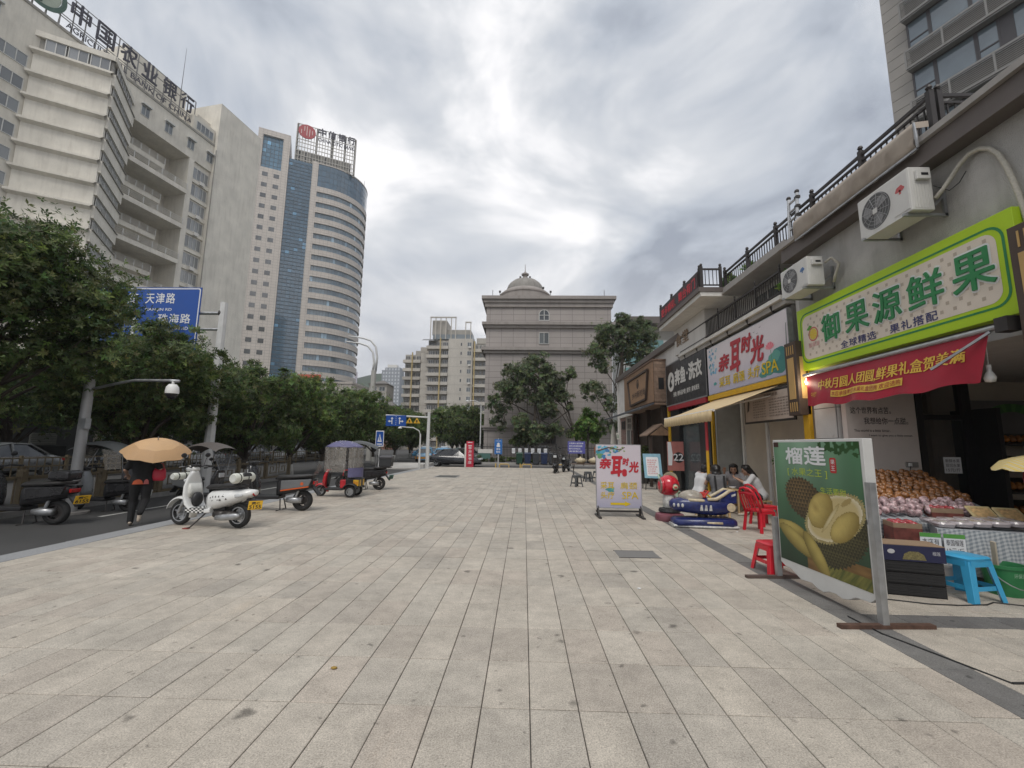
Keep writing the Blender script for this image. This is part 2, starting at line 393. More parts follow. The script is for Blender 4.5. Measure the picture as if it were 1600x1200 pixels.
def slab_mesh(kind, k, w, h):
    key = (kind, k, round(w, 3), round(h, 3))
    if key not in SLM:
        c = (TINT if kind == 'l' else DARK)[k]; mb = MB(); e = .0035; a, b_ = w/2-.0028, h/2-.0042
        vs = [(-a, -b_, -.03), (a, -b_, -.03), (a, b_, -.03), (-a, b_, -.03), (-a, -b_, -e), (a, -b_, -e), (a, b_, -e), (-a, b_, -e), (-a+e, -b_+e, 0), (a-e, -b_+e, 0), (a-e, b_-e, 0), (-a+e, b_-e, 0)]
        fs = [(0,1,5,4),(1,2,6,5),(2,3,7,6),(3,0,4,7),(4,5,9,8),(5,6,10,9),(6,7,11,10),(7,4,8,11),(8,9,10,11)]
        mb.add(vs, fs, c); me = mb.mesh('paving_slab'); me.materials.append(GRAN); SLM[key] = me
    return SLM[key]
slabs = []
ncol = int((GX1-GX0)/.3+.5)
rnd = random.Random(5)
off = 0.0; left = 0; tint_run = 0
for i in range(ncol):
    xc = GX0+.15+.3*i
    if xc > 10.9: break
    if left <= 0: off = rnd.choice([0, 0, .03, .3, .08, -.06]); left = rnd.choice([3, 4, 6, 7, 9, 11])
    left -= 1
    darkcol = 3.15 < xc < 3.45
    y = GY0+off-.6; 
    while y < GY1:
        h = .6; y0, y1 = max(y, GY0-.6), min(y+h, GY1); segs = [(y0, y1, darkcol)]
        # the dark cross band by the fruit stall
        if xc > 3.45 and y0 < 4.69 and y1 > 4.39: segs = [s for s in ((y0, min(y1, 4.39), False), (max(y0, 4.39), min(y1, 4.69), True), (max(y0, 4.69), y1, False)) if s[1]-s[0] > .03]
        for (a, b_, dk) in segs:
            if b_-a > .02: slabs.append((xc, (a+b_)/2, b_-a, dk))
        y += h
def px_size(x, y, h): return h*.3/max(y, .5)**3
def in_view(x, y): return y > 1.9 and abs(x) < 1.25*y+.5 and x < 6.2
near = sorted([s for s in slabs if in_view(s[0], s[1])], key=lambda s: s[1])[:298]
nset = set(near); far = MB()
for s in slabs:
    x, y, h, dk = s; kk = rnd.randrange(3) if dk else rnd.choice([0,0,0,1,1,2,3,4,5,6,6,7,7,8,9]); dz = rnd.uniform(-.0012, .0012)
    if s in nset:
        o = bpy.data.objects.new('dark_paving_slab' if dk else 'paving_slab', slab_mesh('d' if dk else 'l', kk, .3, round(h, 2))); COL.objects.link(o); o.parent = plaza; o.location = (x, y, dz)
        o.rotation_euler = (rnd.uniform(-.0012, .0012), rnd.uniform(-.0015, .0015), 0)
    else:
        a, b_ = .1470, h/2-.005
        c = (DARK if dk else TINT)[kk]
        far.box(x-a, x+a, y-b_, y+b_, -.03, dz, col=c)
fo = far.build('far_paving_slabs', GRAN, plaza, fix=False); fo['kind'] = 'stuff'
# manhole cover far out on the plaza and a dark square cover nearer
COVER = mat('cover_stone', (.10, .10, .09), .8, var=.3, scale=20, bump=.3)
t = thing('manhole_cover', 'dark square manhole cover in the far part of the plaza', 'manhole cover', (-3.96, 22.9, 0.002))
MB().box(-.52, .52, -.75, .75, -.01, .004).build('lid', COVER, t); MB().box(-.58, -.53, -.8, .8, -.01, .006).box(.53, .58, -.8, .8, -.01, .006).box(-.53, .53, -.8, -.755, -.01, .006).box(-.53, .53, .755, .8, -.01, .006).build('frame', STEEL, t)
t = thing('stone_cover', 'dark grey square stone cover in the paving before the standing spa board', 'manhole cover', (1.72, 6.95, 0.002))
MB().box(-.3, .3, -.21, .21, -.01, .003).build('lid', mat('dark_granite', (.19, .185, .178), .75, var=.2, scale=60), t)
MB().box(-.31, .31, -.222, -.212, -.01, .004).build('joint', BLACK, t); MB().box(-.31, .31, .212, .222, -.01, .004).build('joint', BLACK, t)

ASPH = mat('asphalt', (.062, .061, .060), .88, var=.22, scale=.7, bump=.35, bscale=160, world=True)
MB().add([(-900, -200, -.6), (900, -200, -.6), (900, 920, -.6), (-900, 920, -.6)], [(0, 1, 2, 3)]).build('ground', mat('ground_earth', (.12, .12, .10), .95, var=.3, scale=.05))['kind'] = 'structure'
rd = MB()
rd.add([(-46, -30, -.12), (-7.28, -30, -.12), (-7.28, 33.02, -.12), (-7.28, 38.5, -.12), (-7.28, 300, -.12), (-46, 300, -.12), (60, 33.02, -.12), (60, 38.5, -.12)], [(0, 1, 2, 3, 4, 5), (2, 6, 7, 3)])
struct(rd.build('road', ASPH, fix=False))
LINE = mat('road_paint', (.55, .55, .52), .7, var=.35, scale=8)
mk = MB()
for k in range(-2, 22): mk.box(-9.72, -9.6, 4+k*6.0, 6.0+k*6.0, -.1161, -.116)
struct(mk.build('lane_line', LINE))
KERB = mat('kerb_granite', (.30, .305, .31), .75, var=.2, scale=40, rand=.1, bump=.15, bscale=150)
kb = struct(MB().box(-7.27, -6.86, -14, 33.0, -.5, -.03).build('kerb', mat('kerb_bed', (.1, .1, .1), .9)))
km = MB().box(-.205, .205, -.496, .496, -.24, 0).build('kerb_stone', KERB, kb, bevel=.012)
km.location = (-7.07, -.5, .004); kms = km.data
for k in range(34):
    o = bpy.data.objects.new('kerb_stone', kms); COL.objects.link(o); o.parent = kb; o.location = (-7.07+rnd.uniform(-.004, .004), .5+k, .004+rnd.uniform(-.003, .003))
rp_ = thing('kerb_ramp', 'pale raised stone ramp at the far left corner of the plaza', 'ramp', (-8.3, 32.6, -.12))
RMP = mat('pale_stone', (.50, .48, .45), .75, var=.12, scale=3)
MB().add([(-2.2, -1.6, .01), (1.0, -1.6, .14), (1.0, 2.0, .32), (-2.2, 2.0, .32), (-2.2, -1.6, -.05), (1.0, -1.6, -.05), (1.0, 2.0, -.05), (-2.2, 2.0, -.05)], [(0,1,2,3),(0,4,5,1),(1,5,6,2),(2,6,7,3),(3,7,4,0)]).build('ramp_slab', RMP, rp_)
MB().box(1.0, 1.22, -1.6, 2.0, -.05, .36).build('edge_stone', RMP, rp_)
PAVE = mat('pavement_tiles', (.27, .26, .25), .85, var=.2, scale=1.2, world=True)
MB().box(-6.5, 60, 38.5, 60, -.4, .0).build('pavement', PAVE)['kind'] = 'structure'
MB().box(-46, -20.6, -30, 33, -.4, .03).build('sidewalk', mat('sidewalk_tiles', (.21, .205, .195), .85, var=.2, scale=1.2, world=True))['kind'] = 'structure'
# low planting kerb in front of the fence of the domed building, with yellow parking hoops
pk = MB().box(-5.2, 30, 38.95, 39.15, 0, .16).build('planter_kerb', mat('planter_stone', (.33, .32, .30), .8), None); struct(pk)
# ================================================================ the row of shops on the right
STUCCO = mat('grey_stucco', (.50, .485, .46), .9, var=.16, scale=3, bump=1.0, bscale=70, grime=.45, world=True)
WALLW = mat('white_wall', (.62, .60, .575), .8, var=.08, scale=2, grime=.2, world=True)
FASC = mat('brown_fascia', (.135, .115, .105), .6, var=.12, scale=3, grime=.15, world=True)
CONC = mat('concrete_trim', (.36, .34, .32), .85, var=.15, scale=3, grime=.3, world=True)
IRON = mat('brown_iron', (.042, .037, .036), .5, .3, var=.15)
YEL = mat('yellow_pillar', (.62, .36, .015), .55, var=.12, scale=5)
TILEW = mat('white_tile', (.60, .59, .57), .35, var=.06, scale=4, rand=.03)
DARKIN = mat('dark_interior', (.17, .16, .15), .8, var=.2, scale=2)
BEIGEIN = mat('beige_interior', (.68, .60, .50), .8, var=.08, scale=2)
FX = 6.0
def F(X=FX): return Fr((X, 0, 0), (0, -1, 0))      # facade frame: x = -Y
sb = thing('shop_building', 'two storey grey stucco row of shops along the right side', 'building')
# stucco wall above the fruit shop, carried on towards the viewer
MB().box(6.2, 6.6, -4, 9.7, 3.18, 5.86).build('stucco_wall', STUCCO, sb)
MB().box(6.2, 11.2, 9.7, 9.82, 3.18, 6.3).build('end_wall', WALLW, sb)
MB().box(5.93, 6.4, -4, 9.78, 5.86, 6.16).build('fascia', FASC, sb)
MB().box(5.86, 6.4, -4, 9.78, 6.165, 6.26).build('cornice', CONC, sb)
MB().box(6.0, 16, -4, 17.2, 6.27, 6.30).build('terrace_deck', CONC, sb)
MB().box(6.15, 11, -4, 18.6, 3.05, 3.17).build('soffit', mat('pale_ceiling', (.5, .49, .47), .8), sb)
MB().box(10.6, 10.8, -4, 18.6, .0, 3.04).build('back_wall', BEIGEIN, sb)
MB().box(6.5, 10.55, 9.5, 9.6, .0, 3.04).build('partition_wall', BEIGEIN, sb)
MB().box(6.2, 10.55, 14.25, 14.37, .0, 3.04).build('partition_wall', mat('laundry_wall', (.5, .52, .51), .8), sb)
MB().box(6.2, 10.55, 18.5, 18.6, .0, 3.04).build('partition_wall', DARKIN, sb)
# pillars
wp = MB().box(6.12, 6.55, 8.72, 9.36, 0, 3.04).build('white_pillar', mat('tile_grout', (.3, .29, .28), .8), sb)
for k in range(5):
    MB().box(6.105, 6.118, 8.73, 9.35, .01+k*.61, .61+k*.61-.006).build('tile', TILEW, wp, bevel=.003)
    MB().box(6.13, 6.54, 8.705, 8.718, .01+k*.61, .61+k*.61-.006).build('tile', TILEW, wp, bevel=.003)
MB().box(6.1, 6.6, 4.2, 4.9, 0, 3.04).build('white_pillar', TILEW, sb)
for y0, y1 in ((9.42, 9.62), (14.2, 14.3), (18.4, 18.55)): MB().box(6.03, 6.12, y0, y1, 0, 3.3).build('yellow_pillar', YEL, sb, bevel=.01)
# beam above the spa and the laundry, balcony with its guard rail, set-back upper storey
MB().box(6.12, 6.5, 9.82, 18.6, 3.18, 4.9).build('beam_wall', DARKIN, sb)
MB().box(5.98, 7.4, 9.83, 16.7, 4.93, 5.06).build('balcony_slab', CONC, sb)
MB().box(5.9, 7.3, 9.9, 16.6, 5.062, 5.16).build('balcony_floor', OFFWHITE, sb)
for k in range(6): MB().bar((5.95, 10.4+k*1.15, 5.04), (6.1, 10.4+k*1.15, 4.72), .04).build('balcony_bracket', IRON, sb)
def railing(parent, p0, p1, z0, z1, step=.115, post=1.35, pw=.075, mid=None, endpost=True):
    p0 = Vector((*p0, 0)); p1 = Vector((*p1, 0)); ln = (p1-p0).length; d = (p1-p0)/ln
    for z, h in ((z1-.03, .05), (z0+.08, .035))+(((mid, .035),) if mid else ()):
        MB().bar(p0+Vector((0, 0, z)), p1+Vector((0, 0, z)), .045, h).build('rail', IRON, parent)
    n = max(1, round(ln/post))
    for k in range(n+1):
        p = p0+d*(ln*k/n); m = MB().box(p.x-pw/2, p.x+pw/2, p.y-pw/2, p.y+pw/2, z0, z1+.05)
        m.lathe([(0, z1+.16), (pw*.45, z1+.14), (pw*.6, z1+.1), (pw*.3, z1+.065), (pw*.62, z1+.05)], (p.x, p.y, 0), 8); m.build('post', IRON, parent)
    nb = int(ln/step); mb = MB().box(-.009, .009, -.009, .009, z0+.08, (mid or z1-.05)); me = mb.mesh('baluster'); me.materials.append(IRON)
    for k in range(1, nb):
        p = p0+d*(ln*k/nb); o = bpy.data.objects.new('baluster', me); COL.objects.link(o); o.parent = parent; o.location = (p.x, p.y, 0)
r = thing('terrace_railing', 'dark iron railing along the roof terrace above the fruit shop', 'railing', (0, 0, 0))
railing(r, (6.1, 6.1), (6.1, 12.92), 6.3, 6.97, mid=6.82)
railing(r, (6.22, 6.1), (9.2, 6.1), 6.3, 6.97, mid=6.82, post=1.5)
r = thing('corner_railing', 'dark iron railing round the jutting corner terrace behind the red lettered display', 'railing', (0, 0, 0))
railing(r, (5.42, 13.0), (6.0, 13.0), 6.5, 7.12, post=.6); railing(r, (5.42, 13.12), (5.42, 17.0), 6.5, 7.12, post=1.3, pw=.09)
r = thing('balcony_railing', 'low dark balcony railing just above the spa sign', 'railing', (0, 0, 0))
railing(r, (5.97, 9.95), (5.97, 16.55), 5.16, 5.78, post=1.1, pw=.035, step=.1)
MB().box(6.95, 7.1, 9.83, 17.1, 5.06, 6.26).build('upper_wall', WALLW, sb)
MB().box(6.03, 9, 9.79, 12.98, 6.31, 6.47).build('roof_edge', CONC, sb)
MB().box(5.36, 9, 12.985, 17.1, 6.22, 6.36).build('corner_slab', OFFWHITE, sb); MB().box(5.3, 9, 12.96, 17.15, 6.362, 6.5).build('corner_band', FASC, sb)
MB().box(5.95, 6.94, 14.2, 17.1, 5.2, 6.21).build('corner_room', WALLW, sb)
wn = MB().box(6.92, 6.945, 10.6, 12.9, 5.2, 6.1).build('upper_window', glass_mat('dim_glass', (.10, .12, .12)), sb)
for y in (10.6, 11.35, 12.1, 12.86): MB().box(6.9, 6.918, y, y+.05, 5.2, 6.1).build('mullion', OFFWHITE, wn)
# glazed fronts
SHG = mat('shop_glass', (.035, .038, .038), .05, var=0, spec=.8, alpha=.3)
# fruit shop: the white lettered wall inside, black framed glass door, dark back
ww = MB().box(6.16, 7.46, 8.52, 8.64, 0, 3.04).build('lettered_wall', mat('cream_wall', (.66, .60, .555), .7, var=.04), sb)
fw_ = Fr((0, 8.52, 0), (1, 0, 0)); INK = mat('ink', (.03, .028, .03), .6, var=0)
text('lettering', fw_, '这个世界有点苦。', 6.24, 7.0, 2.3, 2.43, INK, ww, d=.003, bold=.008)
text('lettering', fw_, '我想给你一点甜。', 6.48, 7.3, 2.1, 2.23, INK, ww, d=.003, bold=.008)
text('lettering', fw_, 'This world is a little bitter,', 6.28, 6.95, 1.95, 2.0, INK, ww, d=.003, bold=.01)
text('lettering', fw_, 'I want to give you a little sweet.', 6.55, 7.36, 1.86, 1.91, INK, ww, d=.003, bold=.01)
sk = MB().fbox(fw_, 7.16, 7.38, 1.3, 1.4, .001, .03).build('socket', mat('socket_grey', (.25, .24, .22), .5), ww, bevel=.004)
MB().fbox(fw_, 7.19, 7.24, 1.32, 1.38, .031, .06).build('plug', WHITE, sk)
MB().tube([(7.21, 8.46, 1.33), (7.17, 8.45, 1.2), (7.05, 8.44, 1.08), (6.95, 8.42, .98)], .006, 6).build('power_cable', CABLE, ww)
gd = MB().box(7.56, 8.42, 8.6, 8.61, 0, 2.95).build('glass_door', SHG, sb)
FRM = mat('black_frame', (.02, .02, .021), .4, .3, var=0)
for x0, x1 in ((7.5, 7.62), (8.36, 8.52)): MB().box(x0, x1, 8.54, 8.68, 0, 3.04).build('door_frame', FRM, gd)
MB().box(7.62, 8.36, 8.55, 8.66, 2.2, 2.3).build('transom', FRM, gd); MB().box(7.62, 8.36, 8.55, 8.66, 0.0, .12).build('threshold', FRM, gd)
MB().box(8.4, 10.6, 9.2, 9.3, 0, 3.04).build('rear_panel', BEIGEIN, sb)
# spa shop: beige recess; laundry: black surround and glass
MB().box(6.95, 7.05, 9.62, 14.2, 0, 3.04).build('spa_rear_wall', BEIGEIN, sb)
MB().box(6.5, 6.56, 11.9, 12.0, 0, 3.04).box(6.5, 6.56, 13.2, 13.3, 0, 3.04).build('door_post', WHITE, sb)
MB().box(6.06, 6.3, 14.45, 15.35, 0, 3.3).build('black_pier', FRM, sb); MB().box(6.06, 6.3, 17.3, 18.25, 0, 3.3).build('black_pier', FRM, sb)
MB().box(6.15, 6.2, 15.35, 17.3, 2.45, 3.3).build('display_panel', mat('panel_dark', (.025, .027, .03), .25), sb)
MB().box(6.2, 6.215, 15.35, 17.3, 0, 2.45).build('laundry_glass', mat('laundry_glass', (.16, .18, .185), .08, var=.1, alpha=.5, spec=.8), sb)
rk = thing('clothes_rack', 'black metal shelf rack inside the laundry window', 'rack', (7.0, 16.3, 0))
for x, y in ((-.25, -.7), (.25, -.7), (-.25, .7), (.25, .7)): MB().bar((x, y, 0), (x, y, 2.1), .03).build('post', FRM, rk)
for z in (.35, .9, 1.45, 2.0): MB().box(-.27, .27, -.72, .72, z, z+.03).build('shelf', FRM, rk)

# ---------------------------------------------------------------- corner house with brown roof edge, timber front and brick end
ch = thing('corner_house', 'white house with brown roof edge and timber restaurant front beyond the laundry', 'building')
MB().box(6.1, 11.5, 18.64, 28.2, 3.5, 5.78).build('wall', WALLW, ch)
MB().box(6.1, 11.5, 17.2, 18.63, 4.95, 5.78).build('wall', WALLW, ch)
MB().box(5.92, 11.7, 16.66, 28.4, 5.785, 6.03).build('roof_edge', FASC, ch)
MB().box(6.0, 11.5, 28.21, 28.3, 0, 5.78).build('wall', WALLW, ch)
def brick_mat():
    m = bpy.data.materials.new('brickwork'); m.use_nodes = True; nt = m.node_tree; b = nt.nodes['Principled BSDF']
    tc = nt.nodes.new('ShaderNodeTexCoord'); mp = nt.nodes.new('ShaderNodeMapping'); mp.inputs['Rotation'].default_value = (R(90), 0, R(90)); nt.links.new(tc.outputs['Object'], mp.inputs[0])
    cb = nt.nodes.new('ShaderNodeSeparateXYZ'); nt.links.new(tc.outputs['Object'], cb.inputs[0]); c2 = nt.nodes.new('ShaderNodeCombineXYZ'); nt.links.new(cb.outputs[1], c2.inputs[0]); nt.links.new(cb.outputs[2], c2.inputs[1])
    br = nt.nodes.new('ShaderNodeTexBrick'); nt.links.new(c2.outputs[0], br.inputs['Vector']); br.inputs['Scale'].default_value = 1.0
    br.inputs['Brick Width'].default_value = .24; br.inputs['Row Height'].default_value = .075; br.inputs['Mortar Size'].default_value = .008
    br.inputs['Color1'].default_value = (.20, .075, .055, 1); br.inputs['Color2'].default_value = (.12, .055, .045, 1); br.inputs['Mortar'].default_value = (.42, .38, .35, 1)
    nt.links.new(br.outputs[0], b.inputs['Base Color']); b.inputs['Roughness'].default_value = .85; return m
MB().box(6.14, 11.4, 24.3, 28.15, 0, 3.49).build('brick_wall', brick_mat(), ch)
MB().box(6.04, 6.3, 27.95, 28.3, 0, 3.6).build('corner_trim', OFFWHITE, ch); MB().box(6.05, 6.2, 24.3, 28.3, 3.42, 3.56).build('band', OFFWHITE, ch)
bd = MB().box(6.10, 6.13, 25.3, 26.2, 0.02, 2.6).build('door', mat('grey_door', (.16, .17, .17), .5), ch); MB().box(6.07, 6.1, 25.2, 25.29, 0, 2.72).box(6.07, 6.1, 26.21, 26.3, 0, 2.72).box(6.07, 6.1, 25.29, 26.21, 2.61, 2.72).build('door_frame', OFFWHITE, bd)
for y in (26.75, 27.3): MB().box(6.11, 6.135, y, y+.35, 2.7, 3.2).build('small_window', FRM, ch)
MB().box(6.3, 6.4, 18.64, 24.3, 0, 3.49).build('dark_front', mat('dark_timber', (.05, .033, .025), .7, var=.3, scale=5), ch)
WOOD = mat('planed_wood', (.27, .165, .10), .6, var=.25, scale=9, bump=.15, rand=.12)
WOODG = mat('weathered_wood', (.24, .165, .12), .75, var=.25, scale=9, rand=.14)
tf = MB().box(5.56, 6.08, 18.75, 24.2, 3.55, 5.35).build('timber_front', mat('timber_core', (.06, .04, .03), .8), ch)
for k in range(16): MB().box(5.535, 5.556, 18.76+k*.34, 18.76+k*.34+.333, 3.56, 5.34).build('plank', WOOD, tf)
for k in range(12): MB().box(5.57, 6.09, 18.728, 18.748, 3.56+k*.149, 3.56+k*.149+.143).build('side_plank', WOODG, tf)
MB().box(5.5, 6.1, 18.7, 24.25, 5.352, 5.42).build('capping', mat('wood_cap', (.16, .10, .07), .7), tf)
MB().box(5.75, 5.98, 18.71, 18.727, 4.1, 4.6).build('vent', BLACK, tf)
fwn = F(5.53)
cr = thing('carved_sign', 'carved wooden restaurant sign with a dark tapered frame on planks', 'sign', (0, 0, 0)); DW = mat('dark_wood', (.055, .037, .028), .6, var=.2)
pts = [(-23.1, 5.02), (-19.35, 5.06), (-19.75, 3.78), (-22.6, 3.72)]
for a, b_ in zip(pts, pts[1:]+pts[:1]): MB().bar(fwn(*a, .05), fwn(*b_, .05), .09, .09).build('frame_bar', DW, cr)
MB().prism(fwn, [(-23.0, 4.98), (-19.45, 5.0), (-19.8, 3.82), (-22.55, 3.76)], .006, .03).build('panel', mat('sign_wood', (.33, .20, .115), .6, var=.2, scale=7), cr)
text('lettering', fwn, '乡村新时尚', -22.3, -19.95, 4.0, 4.34, DW, cr, d=.034, bold=.02)
em = MB(); ring_mb(em, fwn, disc(-21.2, 4.66, .23), disc(-21.2, 4.66, .17), .034); em.poly(fwn, [(-21.3, 4.5), (-21.1, 4.5), (-21.05, 4.62), (-21.2, 4.82), (-21.35, 4.62)], .035); em.build('emblem', DW, cr, fix=False)
# dark hood below the timber front
hd = MB(); hd.add([(5.56, 18.8, 3.54), (5.56, 27.2, 3.54), (4.95, 27.2, 3.3), (4.95, 18.8, 3.3), (5.56, 18.8, 3.46), (5.56, 27.2, 3.46), (4.95, 27.2, 3.22), (4.95, 18.8, 3.22)], BXF); hd.build('hood', mat('slate_hood', (.07, .075, .085), .6, var=.2), ch)
MB().box(5.57, 6.25, 18.75, 24.25, 3.44, 3.53).build('hood_soffit', WOODG, ch)
for y in (19.0, 21.4, 24.0): MB().box(5.95, 6.15, y, y+.2, 0, 3.43).build('timber_post', mat('dark_timber', (.05, .033, .025), .7), ch)
# little gabled porch roof between the laundry and the restaurant
gp = thing('gabled_porch', 'small gabled wooden porch roof beside the laundry entrance', 'porch', (5.75, 19.0, 0))
for sx, s_ in ((-1, 'roof_board'), (1, 'roof_board')):
    MB().add([(sx*.62, -.5, 2.15), (0, -.5, 2.62), (0, .7, 2.62), (sx*.62, .7, 2.15), (sx*.62, -.5, 2.09), (0, -.5, 2.56), (0, .7, 2.56), (sx*.62, .7, 2.09)], BXF).build(s_, WOODG, gp)
MB().prism(Fr((0, -.48, 0), (1, 0, 0)), [(-.5, 2.12), (.5, 2.12), (0, 2.5)], -.03, 0).build('gable', WOOD, gp)
for x in (-.45, .45): MB().box(x-.06, x+.06, -.42, -.3, 0, 2.14).build('post', mat('dark_timber', (.05, .033, .025), .7), gp)

# ---------------------------------------------------------------- shop signs
GREEN = mat('lime_sign', (.42, .62, .02), .4, var=.03); CREAM = mat('cream_sign', (.70, .62, .52), .4, var=.03); DGREEN = mat('sign_green', (.03, .22, .075), .4, var=.03); NAVY = mat('sign_navy', (.05, .055, .15), .4, var=0)
f = F(); s = thing('fruit_shop_sign', 'lime green fruit shop sign with dark green characters above the fruit stall', 'sign')
Y0, Y1, Z0, Z1 = 5.2, 9.5, 3.28, 4.62
MB().fbox(f, -Y1, -Y0, Z0, Z1, -.16, 0).build('panel', GREEN, s, bevel=.006)
o_ = rrect(-Y1+.1, -Y0-.12, Z0+.13, Z1-.13, .2, 6); i_ = rrect(-Y1+.125, -Y0-.155, Z0+.16, Z1-.16, .175, 6)
m_ = MB(); ring_mb(m_, f, o_, i_, .003); m_.build('border_line', DGREEN, s, fix=False)
MB().poly(f, rrect(-Y1+.17, -Y0-.22, Z0+.205, Z1-.205, .16, 6), .003).build('cream_field', CREAM, s, fix=False)
dm = MB(); rn = random.Random(3)
for ix in range(40):
    for iz in range(8):
        x = -Y1+.33+ix*.097; z = Z0+.28+iz*.107
        if x > -Y0-.35: continue
        if (ix+iz) % 2 == 0: dm.poly(f, [(x, z), (x+.05, z), (x+.05, z+.05), (x, z+.05)], .0045)
dm.build('square_pattern', mat('pattern_tan', (.46, .39, .31), .5, var=0), s, fix=False)['kind'] = 'stuff'
xs = [(-8.72, -8.22), (-8.08, -7.52), (-7.42, -6.86), (-6.74, -6.15), (-6.02, -5.45)]
for (a, b_), c in zip(xs, '御果源鲜果'):
    text('lettering_edge', f, c, a-.025, b_+.025, 3.70, 4.30, WHITE, s, d=.007, bold=.05); text('lettering', f, c, a, b_, 3.73, 4.27, DGREEN, s, d=.012, bold=.016, thick=.015)
text('lettering', f, '全球精选', -8.26, -7.42, 3.5, 3.65, NAVY, s, d=.007, bold=.02, space=1.15); text('lettering', f, '果礼搭配', -7.14, -6.3, 3.5, 3.65, NAVY, s, d=.007, bold=.02, space=1.15)
lg = MB(); ring_mb(lg, f, disc(-9.0, 3.99, .15), disc(-9.0, 3.99, .125), .007, (.55, .12, .10)); lg.poly(f, disc(-9.0, 3.99, .115), .0072, (.62, .55, .10))
for k in range(8): a = k*math.pi/4; lg.poly(f, [(-9.0+.1*math.cos(a-.24), 3.99+.1*math.sin(a-.24)), (-9.0+.1*math.cos(a+.24), 3.99+.1*math.sin(a+.24)), (-9.0, 3.99)], .008, (.70, .45, .04))
lg.poly(f, [(-9.2, 4.12), (-9.1, 4.2), (-9.02, 4.16), (-9.12, 4.09)], .008, (.1, .35, .05)); text_mb(lg, f, '御果源', -9.17, -8.83, 3.72, 3.82, d=.007, col=(.6, .3, .3)); lg.build('fruit_logo', mat('print_col', (1, 1, 1), .45, var=0, attr='col'), s, fix=False)
PRINT = MATS['print_col']

s = thing('spa_sign', 'pale pink spa sign with red brush characters, lotus and yellow lettering', 'sign')
Y0, Y1, Z0, Z1 = 9.84, 14.26, 3.3, 4.84
def grad(mb, fr, x0, x1, y0, y1, nx, ny, fn, d=.002):
    vs = []; fs = []
    for j in range(ny+1):
        for i in range(nx+1): vs.append(fr(x0+(x1-x0)*i/nx, y0+(y1-y0)*j/ny, d))
    for j in range(ny):
        for i in range(nx): mb.add([vs[j*(nx+1)+i], vs[j*(nx+1)+i+1], vs[(j+1)*(nx+1)+i+1], vs[(j+1)*(nx+1)+i]], [(0, 1, 2, 3)], fn((i+.5)/nx, (j+.5)/ny))
    return mb
def lerp(a, b_, t): t = max(0, min(1, t)); return tuple(p+(q-p)*t for p, q in zip(a, b_))
def nz(x, y, s_=1.0): return mnoise.noise((x*s_, y*s_, 3.7))
def spa_bg(u, v):
    c = lerp((.43, .43, .56), (.66, .60, .63), v*1.8); c = lerp(c, (.70, .66, .68), (v-.5)*1.6)
    return c
MB().fbox(f, -Y1, -Y0, Z0, Z1, -.12, 0).build('panel', STEEL, s)
m_ = MB(); grad(m_, f, -Y1+.02, -Y0-.02, Z0+.02, Z1-.02, 60, 24, spa_bg); m_.build('printed_face', PRINT, s, fix=False)
art = MB()
def blob(mb, fr, cx, cy, r, col, sq=1.0, seed=0, d=.006, rough=.35, n=22):
    rr2 = random.Random(seed); ph = [rr2.uniform(0, 6.3) for _ in range(4)]
    pts = []
    for k in range(n):
        t = 2*math.pi*k/n; q = 1+rough*.5*math.sin(2*t+ph[0])+rough*.35*math.sin(3*t+ph[1])+rough*.3*math.sin(5*t+ph[2]); pts.append((cx+r*q*math.cos(t), cy+r*sq*q*math.sin(t)))
    mb.add([fr(cx, cy, d)]+[fr(x, y, d) for x, y in pts], [(0, k+1, (k+1) % n+1) for k in range(n)], col)
def spa_art(mb, fr, w, h):
    """corner foliage, lotus leaves and a lotus; w x h in frame units from 0,0"""
    rr2 = random.Random(8)
    for k in range(26): x, y = rr2.uniform(0, .13)*w, h-rr2.uniform(0, .55)*h; blob(mb, fr, x+.03*w, y-.03*h, rr2.uniform(.02, .05)*h, rr2.choice([(.12, .30, .48), (.20, .42, .62), (.08, .26, .34), (.30, .50, .55)]), .8, k, .005+k*.00005)
for k, (x, z, r_, c) in enumerate([(-10.25, 3.62, .42, (.05, .22, .20)), (-10.75, 3.55, .3, (.08, .28, .24)), (-10.0, 3.85, .28, (.04, .20, .20)), (-10.45, 3.82, .25, (.10, .32, .27)), (-11.0, 3.45, .16, (.07, .26, .24)), (-13.75, 3.62, .1, (.08, .33, .33))]): blob(art, f, min(x, -9.9-r_*1.15), max(z, 3.36+r_*.62), r_, c, .55, k+40, .005+k*.0002, .22)
spa_art(art, Fr((6, Y1-.02, Z0), (0, -1, 0)), 4.4, 1.5)
for k in range(9):
    a = R(25+k*16); art.poly(f, [(-10.62, 4.02), (-10.62+.16*math.cos(a-.22), 4.02+.16*math.sin(a-.22)), (-10.62+.23*math.cos(a), 4.02+.21*math.sin(a)), (-10.62+.16*math.cos(a+.22), 4.02+.16*math.sin(a+.22))], .0065+k*.0001, ((.70, .16, .22) if k % 2 else (.75, .28, .32)))
art.poly(f, [(-10.6, 4.0), (-10.55, 3.6), (-10.53, 3.6), (-10.58, 4.0)], .006, (.1, .22, .1)); art.poly(f, [(-9.98, 3.5), (-9.94, 3.5), (-9.9, 4.5), (-9.92, 4.5)], .007, (.08, .12, .1))
for (x, z) in ((-11.3, 4.62), (-11.15, 4.55), (-11.42, 4.5), (-11.0, 4.68), (-11.25, 4.42)): art.poly(f, [(x-.06, z+.03), (x, z), (x+.06, z+.035), (x, z+.015)], .006, (.1, .1, .12))
art.build('lotus_print', PRINT, s, fix=False)['kind'] = 'stuff'
BR = mat('brush_red', (.40, .025, .04), .45, var=0); YL = mat('yellow_letter', (.64, .46, .008), .4, var=0)
